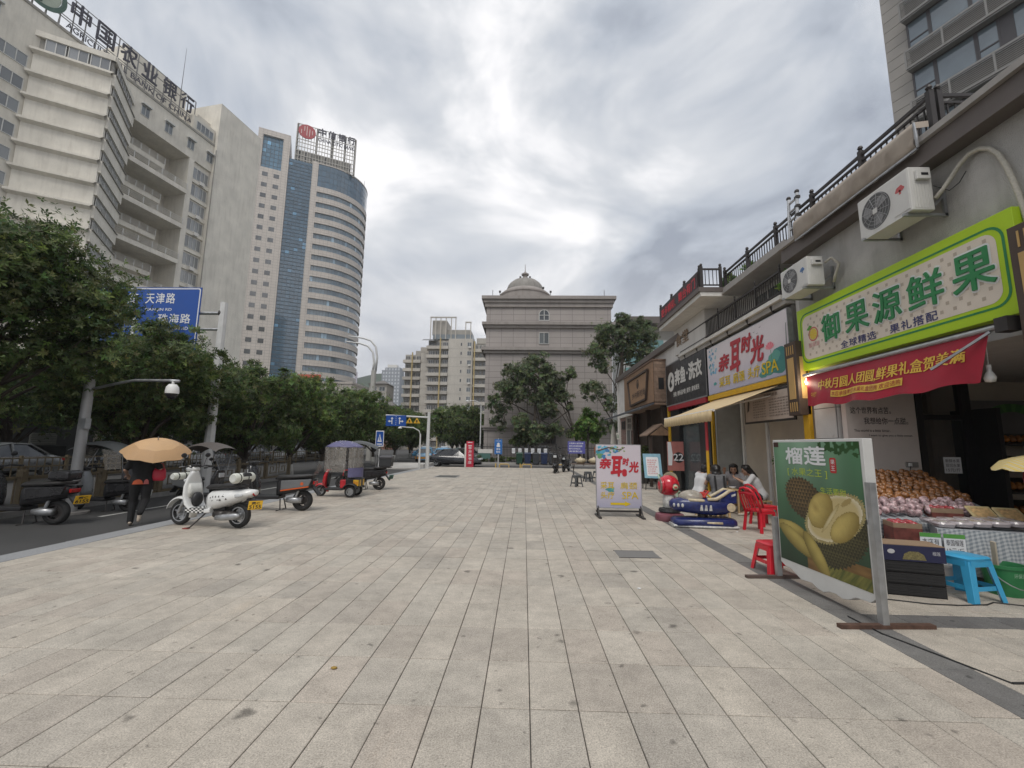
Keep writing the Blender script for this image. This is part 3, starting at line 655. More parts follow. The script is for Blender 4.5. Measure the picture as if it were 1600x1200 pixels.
for c, x0, x1, z0, z1 in (('亲', -13.45, -12.72, 3.92, 4.42), ('耳', -12.7, -12.0, 3.75, 4.68), ('时', -12.0, -11.42, 4.18, 4.68), ('光', -11.55, -10.85, 3.82, 4.5)):
    text('lettering', f, c, x0, x1, z0, z1, BR, s, d=.012, bold=.03, shear=.22, thick=.01)
for c, x0, x1 in (('采耳', -13.45, -12.72), ('肩颈', -12.55, -11.9), ('头疗', -11.72, -11.12), ('SPA', -11.02, -10.3)): text('lettering', f, c, x0, x1, 3.45, 3.75, YL, s, d=.012, bold=.006, thick=.006)
MB().box(5.98, 6.1, 9.83, 14.3, 3.14, 3.29).build('base_strip', YEL, s)

s = thing('laundry_sign', 'black laundry sign with white characters and a round fish logo', 'sign')
Y0, Y1, Z0, Z1 = 14.38, 18.5, 3.3, 5.05
MB().fbox(f, -Y1, -Y0, Z0, Z1, -.12, 0).build('panel', mat('black_sign', (.02, .02, .022), .35, var=.05), s)
m_ = MB(); ring_mb(m_, f, [(-Y1, Z0), (-Y0, Z0), (-Y0, Z1), (-Y1, Z1)], [(-Y1+.05, Z0+.05), (-Y0-.05, Z0+.05), (-Y0-.05, Z1-.05), (-Y1+.05, Z1-.05)], .003); m_.build('border', mat('grey_trim', (.2, .2, .2), .5), s, fix=False)
WL = mat('white_letter', (.68, .66, .62), .4, var=0)
m_ = MB(); m_.poly(f, disc(-17.85, 4.28, .4, .4), .006); m_.build('logo_disc', WL, s, fix=False)
m_ = MB(); m_.poly(f, [(-18.05, 4.15), (-17.8, 4.55), (-17.68, 4.4), (-17.85, 4.3), (-17.7, 4.12), (-17.9, 4.02)], .009); m_.build('logo_fish', BLACK, s, fix=False)
text('lettering', f, '奔鱼', -17.35, -16.2, 4.05, 4.7, WL, s, d=.008, bold=.035, thick=.01); text('lettering', f, '·', -16.12, -16.0, 4.3, 4.42, WL, s, d=.008, bold=.02)
text('lettering', f, '洗衣', -15.9, -14.7, 4.05, 4.7, WL, s, d=.008, bold=.035, thick=.01)
text('lettering', f, '洗鞋 | 奢侈品护理 | 窗帘 | 家电清洗', -17.6, -15.0, 3.6, 3.82, WL, s, d=.008, bold=.02)
MB().box(5.98, 6.1, 14.5, 18.3, 3.12, 3.29).build('red_strip', mat('red_strip', (.35, .02, .03), .4), s)
# led display on the corner terrace railing
s = thing('led_display', 'dark display with red characters on the corner terrace railing', 'display'); fl = F(5.34)
MB().fbox(fl, -16.9, -13.15, 6.5, 7.02, -.05, .0).build('panel', mat('led_black', (.035, .02, .022), .5), s)
LED = mat('led_red', (.50, .015, .03), .5, var=0, emit=.12)
text('lettering', fl, '更多精彩,', -16.7, -15.1, 6.6, 6.93, LED, s, d=.006, bold=.012); text('lettering', fl, '舞台有门', -14.8, -13.3, 6.6, 6.95, LED, s, d=.006, bold=.012)
fl2 = F(5.945); text('wall_lettering', fl2, '食堂', -16.9, -15.6, 5.5, 5.95, mat('bronze_letter', (.3, .22, .15), .5), sb, d=.01, thick=.03)
# ================================================================ buildings across the street and far off
def grid_mat(name, col, w, h, joint=(.2, .19, .18), var=.06, rough=.6, size=.03, off=0.0, sumxy=False, col2=None):
    m = bpy.data.materials.new(name); m.use_nodes = True; nt = m.node_tree; b = nt.nodes['Principled BSDF']; L = nt.links
    tc = nt.nodes.new('ShaderNodeTexCoord'); sp = nt.nodes.new('ShaderNodeSeparateXYZ'); L.new(tc.outputs['Object'], sp.inputs[0]); cb = nt.nodes.new('ShaderNodeCombineXYZ')
    if sumxy:
        ad = nt.nodes.new('ShaderNodeMath'); L.new(sp.outputs[0], ad.inputs[0]); L.new(sp.outputs[1], ad.inputs[1]); L.new(ad.outputs[0], cb.inputs[0])
    else: L.new(sp.outputs[0], cb.inputs[0])
    L.new(sp.outputs[2], cb.inputs[1])
    br = nt.nodes.new('ShaderNodeTexBrick'); L.new(cb.outputs[0], br.inputs['Vector']); br.inputs['Scale'].default_value = 1; br.offset = off; br.squash = 1
    br.inputs['Brick Width'].default_value = w; br.inputs['Row Height'].default_value = h; br.inputs['Mortar Size'].default_value = size; br.inputs['Mortar Smooth'].default_value = 0.1; br.inputs['Bias'].default_value = 0
    c2 = col2 or tuple(c*.95 for c in col)
    br.inputs['Color1'].default_value = (*col, 1); br.inputs['Color2'].default_value = (*c2, 1); br.inputs['Mortar'].default_value = (*joint, 1)
    n = nt.nodes.new('ShaderNodeTexNoise'); n.inputs['Scale'].default_value = .35; n.inputs['Detail'].default_value = 8; L.new(tc.outputs['Object'], n.inputs['Vector'])
    mr = nt.nodes.new('ShaderNodeMapRange'); L.new(n.outputs[0], mr.inputs[0]); mr.inputs[1].default_value = .3; mr.inputs[2].default_value = .7; mr.inputs[3].default_value = 1-var; mr.inputs[4].default_value = 1+var
    mx = nt.nodes.new('ShaderNodeMixRGB'); mx.blend_type = 'MULTIPLY'; mx.inputs[0].default_value = 1; L.new(br.outputs[0], mx.inputs[1]); L.new(mr.outputs[0], mx.inputs[2]); L.new(mx.outputs[0], b.inputs['Base Color'])
    b.inputs['Roughness'].default_value = rough; return m
PANE = mat('window_panes', (1, 1, 1), .08, var=0, attr='col', spec=.8, coat=.5)
WFR = mat('window_frame_white', (.55, .55, .53), .5, var=.05)
LF = Fr((0, 0, 0), (1, 0, 0))                 # local facade: x right, y up, depth towards local -Y
rb = random.Random(21)
def pane_col(base, v=.35): k = 1+rb.uniform(-v, v); return tuple(c*k for c in base)
WM = {}
def window(parent, fr, x0, x1, y0, y1, n=2, inset=.12, base=(.10, .115, .125), frame=True, shade=False):
    """recessed-looking window: dark panes behind a proud frame; pieces share meshes by size"""
    key = (round(x1-x0, 2), round(y1-y0, 2), n, rb.randrange(3), shade)
    if key not in WM:
        w, h = x1-x0, y1-y0; g = MB(); lf = Fr((0, 0, 0), (1, 0, 0))
        for k in range(n): g.poly(lf, [(w*k/n, 0), (w*(k+1)/n, 0), (w*(k+1)/n, h), (w*k/n, h)], .02, pane_col(base))
        me = g.mesh('window'); me.materials.append(PANE)
        fm = MB(); t = min(.09, w*.05)
        for a in [0, w]+[w*k/n for k in range(1, n)]: fm.fbox(lf, a-t/2, a+t/2, 0, h, .0, .08)
        fm.fbox(lf, 0, w, -t/2, t/2, 0, .08).fbox(lf, 0, w, h-t/2, h+t/2, 0, .08)
        if shade: fm.fbox(lf, -.15, w+.15, h+.05, h+.3, 0, .5)
        mf = fm.mesh('frame'); mf.materials.append(WFR); WM[key] = (me, mf)
    me, mf = WM[key]; p = fr(x0, y0, 0); rot = math.atan2(fr.r.y, fr.r.x)
    o = bpy.data.objects.new('window', me); COL.objects.link(o); o.parent = parent; o.location = p; o.rotation_euler = (0, 0, rot)
    if frame: q = bpy.data.objects.new('frame', mf); COL.objects.link(q); q.parent = o
    return o

# ---------------------------------------------------------------- bank block with roof lettering (left)
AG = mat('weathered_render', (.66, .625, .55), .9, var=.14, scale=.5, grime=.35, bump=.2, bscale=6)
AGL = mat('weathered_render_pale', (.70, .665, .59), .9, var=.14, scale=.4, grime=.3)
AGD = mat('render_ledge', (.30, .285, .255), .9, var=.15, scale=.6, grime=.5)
ab = thing('bank_block', 'tall grey weathered bank block with angled bay, balconies and rooftop characters', 'building', (-61.2, 76.8, 0), R(79.7))
MB().box(-40, -15.2, .0, 14, 0, 59.2).build('left_wing', AG, ab)
MB().box(-15.2, 0, 0, 14, 53.5, 59.2).build('overhang', AG, ab)
MB().box(-15.2, 0, 4.6, 14, 0, 53.5).build('recess_wall', AG, ab)
MB().box(-4.9, -3.9, 0, 4.6, 0, 53.5).build('pier', AGL, ab)
MB().box(-3.9, -.35, 0.4, 4.6, 0, 53.5).build('window_bay', AGL, ab)
MB().box(-.35, 10.0, -.6, 12, 0, 68.3).build('end_wall', AGL, ab)
MB().box(-14, -3.0, 5, 12, 59.2, 69).build('penthouse', AG, ab)
MB().box(-3.2, 1.5, 1.5, 4, 63.0, 64.0).build('roof_beam', AG, ab)
MB().box(-5, -.5, .02, 5, 59.2, 62.2).build('roof_room', AG, ab); window(ab, LF.at(0, 0, .0), -4.4, -.9, 59.8, 61.4, 4)
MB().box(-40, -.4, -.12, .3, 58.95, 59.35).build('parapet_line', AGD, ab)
for t in (-13.9, -9.9, -5.7, -1.75): window(ab, LF, t, t+1.3, 55.1, 56.8, 2, shade=True)
for k in range(15):
    z = 50.2-3.35*k
    if z < 2: break
    window(ab, LF, -34.8, -31.6, z, z+1.7, 3, base=(.16, .17, .175)); window(ab, LF, -31.3, -28.0, z, z+1.7, 3, base=(.16, .17, .175))
    window(ab, LF.at(0, 0, -.38), -3.7, -.6, z+.15, z+2.3, 4, base=(.22, .23, .235))
    MB().box(-3.85, -.36, .1, .42, z-.75, z-.1).build('sill_band', AGL, ab)
    if k % 3 != 1: MB().box(-2.6, -1.7, -.35, .09, z-.7, z-.05).build('condenser', OFFWHITE, ab)
window(ab, LF, -33.0, -31.2, 54.4, 56.2, 2, shade=True)
# the angled bay: wedge plan (-27.4,0) (-22.2,-6) (-15.2,0)
bay = MB()
def wedge(mb, z0, z1, g=0.0, s=0.0):
    a, b_, c = (-27.4-g*1.2, 0), (-22.2, -6.0-g), (-15.2+g*1.2, 0)
    mb.add([(a[0], .01, z0), (b_[0], b_[1], z0), (c[0], .01, z0), (a[0], .01, z1), (b_[0], b_[1], z1), (c[0], .01, z1)], [(2, 1, 0), (3, 4, 5), (0, 1, 4, 3), (1, 2, 5, 4), (2, 0, 3, 5)])
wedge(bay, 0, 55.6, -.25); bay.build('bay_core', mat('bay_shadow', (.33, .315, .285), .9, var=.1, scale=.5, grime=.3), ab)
a_, b__, c_ = Vector((-27.4, 0, 0)), Vector((-22.2, -6.0, 0)), Vector((-15.2, 0, 0))
fbf = Fr(a_, b__-a_); fbr = Fr(b__, c_-b__); l1 = (b__-a_).length; l2 = (c_-b__).length
for k in range(16):
    z = 52.7-3.35*k
    if z < 0: break
    # front face of the bay: plain panel over a dark sloping ledge; side face: spandrel below a window strip
    pn = MB(); pn.prism(Fr(fbf(0, 0, .0), fbf.r), [(0, z-2.75), (l1+.05, z-2.75), (l1+.05, z-.0), (0, z-.0)], -.35, .3); pn.build('bay_panel', AGL, ab)
    ld = MB(); n0 = fbf
    ld.add([n0(.1, z-.02, .3), n0(l1, z-.02, .3), n0(l1, z+.3, .85), n0(-.3, z+.3, .85), n0(.1, z+.62, .85), n0(l1+.35, z+.62, .85), n0(-.3, z+.62, .85), n0(l1, z+.62, -.2), n0(0, z+.62, -.2)], [(0, 1, 2, 3), (3, 2, 5, 6), (6, 5, 7, 8)]); ld.build('bay_ledge', AGL, ab, fix=False)
    sp_ = MB(); sp_.prism(Fr(fbr(0, 0, 0), fbr.r), [(-.2, z-1.05), (l2, z-1.05), (l2, z+.62), (-.2, z+.62)], -.3, .38); sp_.build('bay_spandrel', AGL, ab)
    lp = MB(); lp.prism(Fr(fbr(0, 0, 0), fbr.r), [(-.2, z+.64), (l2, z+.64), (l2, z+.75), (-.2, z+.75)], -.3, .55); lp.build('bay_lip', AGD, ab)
    if k: 
        for j in range(4): window(ab, fbr.at(0, 0, .12), .5+j*2.05, 2.4+j*2.05, z+.76, z+2.3, 4, base=(.17, .18, .18))
MB().prism(fbf, [(-.2, 52.9), (l1+.1, 52.9), (l1+.1, 53.4), (-.2, 53.4)], -.3, .25).prism(fbf, [(-.2, 55.5), (l1+.1, 55.5), (l1+.1, 56.3), (-.2, 56.3)], -.3, .25).build('bay_crown', AGL, ab)
for j in range(3): window(ab, fbf.at(0, 0, .05), .9+j*2.3, 2.9+j*2.3, 53.4, 55.5, 2, base=(.24, .25, .26))
MB().prism(fbr, [(-.1, 55.5), (l2, 55.5), (l2, 56.3), (-.1, 56.3)], -.3, .25).build('bay_crown', AGL, ab)
for j in range(3): window(ab, fbr.at(0, 0, .05), 1.2+j*2.6, 3.2+j*2.6, 53.4, 55.5, 2, base=(.14, .14, .15))
# balconies in the recess, long and short by turns, with white rails
RAILW = mat('rail_white', (.60, .59, .56), .5, var=.1)
for k in range(7):
    z = 46.5-6.7*k
    if z < 1: break
    for (z0, x0, x1, y0, nm) in ((z, -16.4, -4.9, -.3, 'long_balcony'), (z+3.35, -14.5, -7.6, 1.9, 'short_balcony')):
        sl_ = MB().box(x0, x1, y0, 4.7, z0-.25, z0+.55).build(nm, AGL, ab)
        rl = MB()
        for h in (.3, .55, .8, 1.1): rl.box(x0, x1, y0+.05, y0+.1, z0+.55+h-.03, z0+.55+h+.03)
        for j in range(6): x = x0+(x1-x0)*j/5; rl.box(x-.06, x+.06, y0+.03, y0+.12, z0+.55, z0+1.7)
        rl.build('balcony_rail', RAILW, sl_)
MB().cyl((-.5, -.75, 0), (-.5, -.75, 58), .09, n=6).build('drain_pipe', AGD, ab)
# roof lettering on a scaffold
SIGND = mat('sign_dark', (.045, .042, .06), .6, var=.05)
rs = thing('bank_roof_lettering', 'dark rooftop characters with a round green emblem on a scaffold above the bank block', 'sign', (-61.2, 76.8, 0), R(79.7))
sf = LF.at(0, 0, -.8); sc_ = MB()
for z in (60.1, 61.7, 62.1, 64.3, 65.6): sc_.fbox(sf, -31, -4.2, z-.05, z+.05, -.3, -.2)
for k in range(19): x = -31+k*1.49; sc_.fbox(sf, x-.06, x+.06, 59.2, 65.6 if x > -30 else 62, -.32, -.2); sc_.bar(sf(x, 62, -.25), sf(x+.7, 59.4, -2.2), .08)
sc_.build('scaffold', mat('scaffold_grey', (.22, .215, .21), .6), rs)
for c, x0 in zip('中国农业银行', (-24.2, -20.9, -17.5, -14.1, -10.6, -7.3)): text('lettering', sf, c, x0, x0+2.5, 62.2, 65.4, SIGND, rs, d=0, bold=.008, thick=.2)
text('lettering', sf, 'AGRICULTURAL', -24.4, -16.2, 60.4, 61.3, SIGND, rs, d=0, bold=.0, thick=.1); text('lettering', sf, 'BANK OF CHINA', -15.6, -4.8, 60.4, 61.3, SIGND, rs, d=0, bold=.0, thick=.1)
em = MB(); oo, ii = disc(-27.6, 63.3, 2.9, n=32), disc(-27.6, 63.3, 2.3, n=32); ring_mb(em, sf, oo, ii, .2)
for (x0, x1, y0, y1) in ((-27.85, -27.35, 61.2, 65.5), (-28.7, -26.5, 63.6, 64.1), (-28.5, -26.7, 62.5, 63.0)): em.fbox(sf, x0, x1, y0, y1, .1, .3)
em.build('emblem', mat('emblem_green', (.055, .115, .085), .6), rs, fix=False)
MB().poly(sf, ii, .05).build('emblem_back', mat('emblem_pale', (.42, .47, .38), .6), rs, fix=False)
an = MB().cyl((-3.4, 6, 69), (-3.4, 6, 79), .06, .02, 6).build('antenna_mast', DARKMETAL, ab)

# ---------------------------------------------------------------- round-cornered office tower
STONE = grid_mat('tower_stone', (.50, .455, .41), 1.5, 1.1, (.27, .25, .23), size=.045, sumxy=True)
BLUEG = mat('tower_glass', (1, 1, 1), .07, var=0, attr='col', spec=.9, coat=.6)
tw = thing('office_tower', 'tall round-cornered office tower with blue glass strip and pale stone bands', 'building', (-103.5, 150, 0), R(27))
MB().box(0, 1.7, 0, 14, 0, 122.5).build('corner_pier', STONE, tw); MB().box(8.7, 11.1, 0, 14, 0, 122.5).build('corner_pier', STONE, tw)
MB().box(1.7, 8.7, .02, 14, 0, 106.6).build('flank_wall', STONE, tw); MB().box(1.7, 8.7, .02, 14, 120.2, 122.5).build('flank_top', STONE, tw)
def panes(parent, name, fn, nu, nv, base, gap_u=.06, gap_v=.06, d=0.0, lite=.03):
    """curtain wall: fn(u,v)->point; each pane its own quad with its own tint"""
    mb = MB()
    for i in range(nu):
        for j in range(nv):
            c = pane_col(base, .22)
            if rb.random() < lite: c = tuple(min(1, x*2.6) for x in c)
            u0, u1, v0, v1 = (i+gap_u)/nu, (i+1-gap_u)/nu, (j+gap_v)/nv, (j+1-gap_v)/nv
            mb.add([fn(u0, v0), fn(u1, v0), fn(u1, v1), fn(u0, v1)], [(0, 1, 2, 3)], c)
    o = mb.build(name, BLUEG, parent, fix=False); o['kind'] = 'stuff'; return o
BL = (.035, .085, .135)
MB().box(1.7, 8.7, 1.0, 13, 106.6, 120.2).build('glass_core', mat('mullion_dark', (.05, .07, .09), .5, var=0), tw)
panes(tw, 'corner_glazing', lambda u, v: Vector((1.7+7*u, .95, 106.6+13.6*v)), 5, 8, (.07, .16, .24))
for k in range(23):
    z = 103.0-4.35*k
    for x0 in (2.5, 6.4): window(tw, LF, x0, x0+1.9, z, z+1.7, 2, base=(.09, .095, .10), frame=False)
MB().box(11.1, 21.0, .6, 14, 0, 113.3).build('glass_strip_core', MATS['mullion_dark'], tw)
panes(tw, 'glass_strip', lambda u, v: Vector((11.1+8.6*u, .52, 2+111.3*v)), 6, 76, BL, .03, .1)
MB().box(19.6, 21.8, -.3, 14, 0, 114.2).build('stone_pier', STONE, tw)
RC = 16.5
def tp(s, r_=0.0):
    """outline of the rounded part: s metres along it, r_ metres outwards"""
    if s < 26: return Vector((s, -r_, 0))
    th = (s-26)/RC; return Vector((26+(RC+r_)*math.sin(th), RC-(RC+r_)*math.cos(th), 0))
def curved(name, s0, s1, z0, z1, r_in, r_out, m, n=34):
    rings = []
    for k in range(n+1):
        s = s0+(s1-s0)*k/n; a, b_ = tp(s, r_in), tp(s, r_out); rings.append([a+Vector((0, 0, z0)), b_+Vector((0, 0, z0)), b_+Vector((0, 0, z1)), a+Vector((0, 0, z1))])
    return MB().loft(rings).build(name, m, tw, smooth=False)
curved('core', 21.8, 60, 0, 113, -6, -.9, MATS['mullion_dark'])
def cw(s0, s1, z0, z1, r_): return lambda u, v: tp(s0+(s1-s0)*u, r_)+Vector((0, 0, z0+(z1-z0)*v))
panes(tw, 'crown_glazing', cw(21.8, 60, 103.9, 113.6, .0), 26, 4, BL, .03, .04)
curved('crown_core', 21.8, 60, 103.7, 113.7, -6, -.05, MATS['mullion_dark']); curved('crown_coping', 21.8, 60, 113.7, 114.1, -.6, .15, STONE)
for k in range(25):
    z = 101.6-4.42*k
    if z < 1: break
    curved('stone_band', 21.8, 60, z, z+2.25, -.5, .25, STONE)
    panes(tw, 'ribbon_window', cw(21.8, 60, z-2.2, z, -.3), 34, 1, (.10, .15, .19), .05, 0, lite=.06)
MB().box(13, 34, 3, 12, 113.7, 119.5).build('plant_room', grid_mat('plant_room_wall', (.36, .34, .30), 2.4, 2.6, (.08, .08, .08), size=.35), tw)
MB().cyl((41, 16, 113), (41, 16, 121), .12, n=6).build('roof_mast', WHITE, tw)
ts = thing('tower_roof_sign', 'steel lattice with a red round emblem and dark characters atop the office tower', 'sign', (-103.5, 150, 0), R(27))
lt = MB(); tsf = LF.at(0, 0, -1.0)
for k in range(22): x = 13+22.3*k/21; lt.fbox(tsf, x-.12, x+.12, 113.4, 129.6, -.2, .05)
for z in (114.2, 116, 118, 119.8, 121.6, 123, 126.4, 129.6): lt.fbox(tsf, 13, 35.4, z-.12, z+.12, -.2, .0)
lt.build('lattice', mat('lattice_pale', (.42, .40, .36), .6), ts)
for x in (13.2, 20.4, 26.3, 31.2, 35.2): MB().fbox(tsf, x-.4, x+.4, 112.5, 129.6, -.9, -.25).build('mast', mat('mast_grey', (.16, .155, .14), .6), ts)
MB().prism(tsf, disc(16.6, 126.6, 3.2, 3.0, 28), .1, .5).build('emblem', mat('emblem_red', (.36, .045, .05), .5, var=.05), ts)
eb = MB()
for (x0, x1, y0, y1) in ((15.5, 15.8, 126.6, 128.6), (16.4, 16.7, 124.8, 128.8), (17.4, 17.7, 124.6, 127.8), (14.4, 14.7, 125.2, 127), (18.4, 18.7, 125.6, 127.4)): eb.fbox(tsf, x0, x1, y0, y1, .52, .6)
eb.build('emblem_strokes', mat('stroke_pale', (.6, .45, .42), .5), ts)
for c, x0 in zip('中信银行', (20.6, 24.4, 28.2, 31.9)): text('lettering', tsf, c, x0, x0+3.1, 126.6, 129.9, SIGND, ts, d=.2, bold=.03, thick=.3)
text('lettering', tsf, 'CHINA CITIC BANK', 20.8, 34.8, 124.0, 125.6, SIGND, ts, d=.2, bold=.02, thick=.2)
rl_ = thing('red_roof_board', 'orange red lettered board low on the office tower front', 'sign', (-68.5, 128, 19.6)); MB().box(0, 7, 0, .4, 0, 2.6).build('panel', mat('orange_red', (.55, .10, .05), .5, var=.25, scale=.8), rl_)
pd = thing('podium_block', 'low pale podium at the foot of the office tower', 'building', (-74, 128.5, 0)); MB().box(0, 22, 0, 14, 0, 19.5).build('wall', STONE, pd); MB().box(-.3, 22.3, -.3, 14, 19.5, 20.1).build('coping', STONE, pd); MB().box(5.5, 5.7, 0, .3, 20.1, 21.5).build('post', STEEL, pd)

# ---------------------------------------------------------------- domed stone building at the end of the plaza
DB = grid_mat('dome_tiles', (.36, .325, .305), 1.25, .62, (.19, .175, .17), size=.022, var=.08)
DBT = mat('dome_trim', (.33, .30, .28), .8, var=.12, scale=.8, grime=.4)
db = thing('domed_building', 'grey tiled five storey building with stepped cornices and a dome', 'building', (0, 45, 0))
MB().box(-4.15, 9.1, 0, 16, 0, 16.6).build('wall', DB, db)
for z0, z1, p in ((16.3, 16.75, .18), (16.75, 17.1, .32), (17.1, 17.45, .5), (14.0, 14.3, .22), (14.3, 14.6, .42), (11.25, 11.55, .22), (11.55, 11.9, .45), (3.2, 3.45, .15), (3.45, 3.65, .3)):
    MB().box(-4.15-p, 9.1+p, -p, 16+p*.5, z0, z1).build('cornice', DBT, db)
def arch(x0, x1, y0, y1):
    cx, r_ = (x0+x1)/2, (x1-x0)/2; return [(x0, y0), (x1, y0)]+[(cx+r_*math.cos(R(a)), y1-r_+r_*math.sin(R(a))) for a in range(0, 181, 15)]
aw = MB().poly(LF, arch(1.52, 2.5, 14.9, 16.0), .01, (.05, .055, .06)).build('arched_window', PANE, db, fix=False)
fm = MB(); ring_mb(fm, LF, arch(1.45, 2.57, 14.83, 16.07), arch(1.52, 2.5, 14.9, 16.0), .05); fm.fbox(LF, 1.98, 2.05, 14.9, 16.0, .02, .06).fbox(LF, 1.52, 2.5, 15.4, 15.46, .02, .06); fm.build('frame', WFR, aw, fix=False)
window(db, LF, 1.5, 2.5, 12.3, 13.5, 2, base=(.09, .1, .1)); window(db, LF, 1.5, 2.6, 6.7, 8.0, 2); window(db, LF, 1.5, 2.5, 1.0, 1.7, 3)
MB().lathe([(2.8, 17.4), (2.87, 17.6), (2.87, 18.45), (2.95, 18.5), (2.95, 18.65), (2.75, 18.7), (2.6, 18.95), (2.3, 19.15), (2.15, 19.2)], (-.05, 3.4, 0), 36).build('dome_drum', DBT, db, smooth=False)
DOME = mat('dome_skin', (.28, .265, .245), .75, var=.18, scale=1.2, grime=.5)
dm = MB().lathe([(2.15, 19.15)]+[(2.15*math.cos(R(a)), 19.15+1.65*math.sin(R(a))) for a in range(6, 88, 8)]+[(.3, 20.78)], (-.05, 3.4, 0), 36).build('dome', DOME, db, smooth=True)
for k in range(18): a = 2*math.pi*k/18; MB().tube([(-.05+2.16*math.cos(a)*math.cos(R(q)), 3.4+2.16*math.sin(a)*math.cos(R(q)), 19.15+1.66*math.sin(R(q))) for q in range(0, 85, 12)], .025, 5).build('rib', DOME, dm)
MB().lathe([(.42, 20.65), (.3, 20.8), (.27, 21.2), (.42, 21.25), (.44, 21.4), (.3, 21.45), (.1, 21.65), (.04, 21.8), (.025, 22.6)], (-.05, 3.4, 0), 14).build('finial', DBT, dm)
for k, (x, y, z) in enumerate(((-2.9, 2.6, 18.6), (-1.6, 2.4, 19.3), (-.6, 3.2, 20.55), (.5, 3.2, 20.55), (2.0, 2.2, 18.9), (2.85, 2.6, 18.6))):
    fl_ = MB().box(x-.03, x+.03, y-.03, y+.03, z, z+.3).build('floodlight', DARKMETAL, db); MB().box(x-.11, x+.11, y-.11, y+.08, z+.28, z+.48).build('lamp_head', DARKMETAL, fl_)
for x in (-3.6, 8.6): MB().cyl((x, 1, 17.4), (x, 1, 18.6), .03, n=5).build('rod', DARKMETAL, db)

# ---------------------------------------------------------------- flats in the distance
FL = mat('flat_cream', (.50, .47, .42), .85, var=.1, scale=.3, grime=.3); FLG = mat('flat_grey', (.40, .375, .335), .85, var=.15, scale=.4, grime=.3); YLB = mat('yellow_pipe', (.42, .32, .14), .6)
def flats(name, label, x0, xm, x1, y, ztop, nfl, turn, pipes, extra):
    """left part: stacked balconies with enclosed glazing; right part: plain end wall with small windows"""
    t = thing(name, label, 'building', (x0, y, 0), 0, 'blocks of flats down the street'); pit_ = ztop/nfl; wl = xm-x0
    MB().box(0, wl, 1.2, 16, 0, ztop).build('balcony_front', FLG, t)
    MB().box(wl, x1-x0, 0, 16, 0, ztop+.4).build('end_wall', FL, t)
    for k in range(1, nfl+1):
        z = ztop-pit_*k
        MB().box(-.4, wl-.05, -.5, 1.3, z-.15, z+.95).build('balcony', FLG if k % 3 == 0 else FL, t)
        for j in range(3): window(t, LF.at(0, 0, -.9), .3+j*wl/3, .1+(j+1)*wl/3-.3, z+1.0, z+2.5, 3, base=(.09, .09, .09))
        MB().box(wl, x1-x0, -.03, 0, z-.08, z+.04).build('floor_line', FLG, t)
        if x1-xm > 4:
            window(t, LF, wl+(x1-xm)*.5, wl+(x1-xm)*.5+.5, z+1.0, z+2.1, 1, base=(.08, .08, .08)); window(t, LF, x1-x0-1.9, x1-x0-.5, z+.8, z+2.3, 2)
            if k % 2: MB().box(x1-x0-1.5, x1-x0-.6, -.6, -.08, z+.2, z+.75).build('condenser', OFFWHITE, t)
    for x in pipes: MB().box(x-.2, x+.2, -.8, -.4, 0, ztop+.5).build('yellow_column', YLB, t)
    extra(t, wl, x1-x0, ztop); return t
def top1(t, wl, w, z):
    MB().box(wl-2.5, w-.2, 2, 10, z, z+1.6).build('roof_room', FLG, t); MB().box(wl-1, wl+1.5, 3, 6, z+1.6, z+3.2).build('water_tank', FLG, t)
def top2(t, wl, w, z):
    MB().box(1.5, w-.4, 1, 14, z+.4, z+2.2).build('roof_glazing', mat('roof_glass', (.20, .23, .25), .3), t)
    MB().box(1.0, 6.2, 2, 12, z+2.2, z+7.6).build('roof_house', FLG, t)
    MB().box(6.2, 14.8, 3, 12, z+2.2, z+4.4).build('roof_house', FLG, t)
    for x in (.6, 2.4, 4.2, 6.1, 8.0, 9.6, 13.2, 15.0): MB().box(x-.15, x+.15, .6, .9, z+.4, z+(8.4 if x < 10 else 6.6)).build('pergola_post', FL, t)
    MB().box(.4, 9.8, .5, 1, z+8.2, z+8.6).box(13.0, 15.2, .5, 1, z+6.4, z+6.8).build('pergola_beam', FL, t); MB().add([(-2, -1.5, z-.6), (3.5, -1.5, z-.6), (3.5, 2, z+.6), (-2, 2, z+.6)], [(0, 1, 2, 3)]).build('awning', mat('dark_awning', (.09, .09, .085), .8), t)
def top3(t, wl, w, z): MB().box(.5, w, 1, 8, z, z+2.0).build('roof_room', FLG, t)
flats('flat_block', 'cream block of flats with one yellow column, left of the taller cream block', -43.6, -37.6, -33.2, 154, 34.2, 11, 0, (3.0,), top1)
flats('flat_block', 'taller cream block of flats with rooftop pergolas left of the domed building', -34.4, -27.0, -18.4, 150, 38.6, 12, 0, (4.6,), top2)
flats('flat_block', 'narrow cream flats squeezed between the taller flat block and the domed building', -17.6, -13.6, -8.0, 149, 37.2, 12, 0, (.0,), top3)
ht = thing('pale_high_rise', 'pale bluish high rise far behind the flats', 'building', (-118, 360, 0)); HR = grid_mat('high_rise_wall', (.52, .54, .57), 2.6, 3.0, (.24, .26, .29), size=.7)
MB().box(0, 13, 0, 12, 0, 66).build('tower_wall', HR, ht); MB().box(-3, 0, 1, 12, 0, 64).build('tower_wing', HR, ht); MB().box(1, 9, 3, 9, 66, 69).build('roof_room', OFFWHITE, ht)
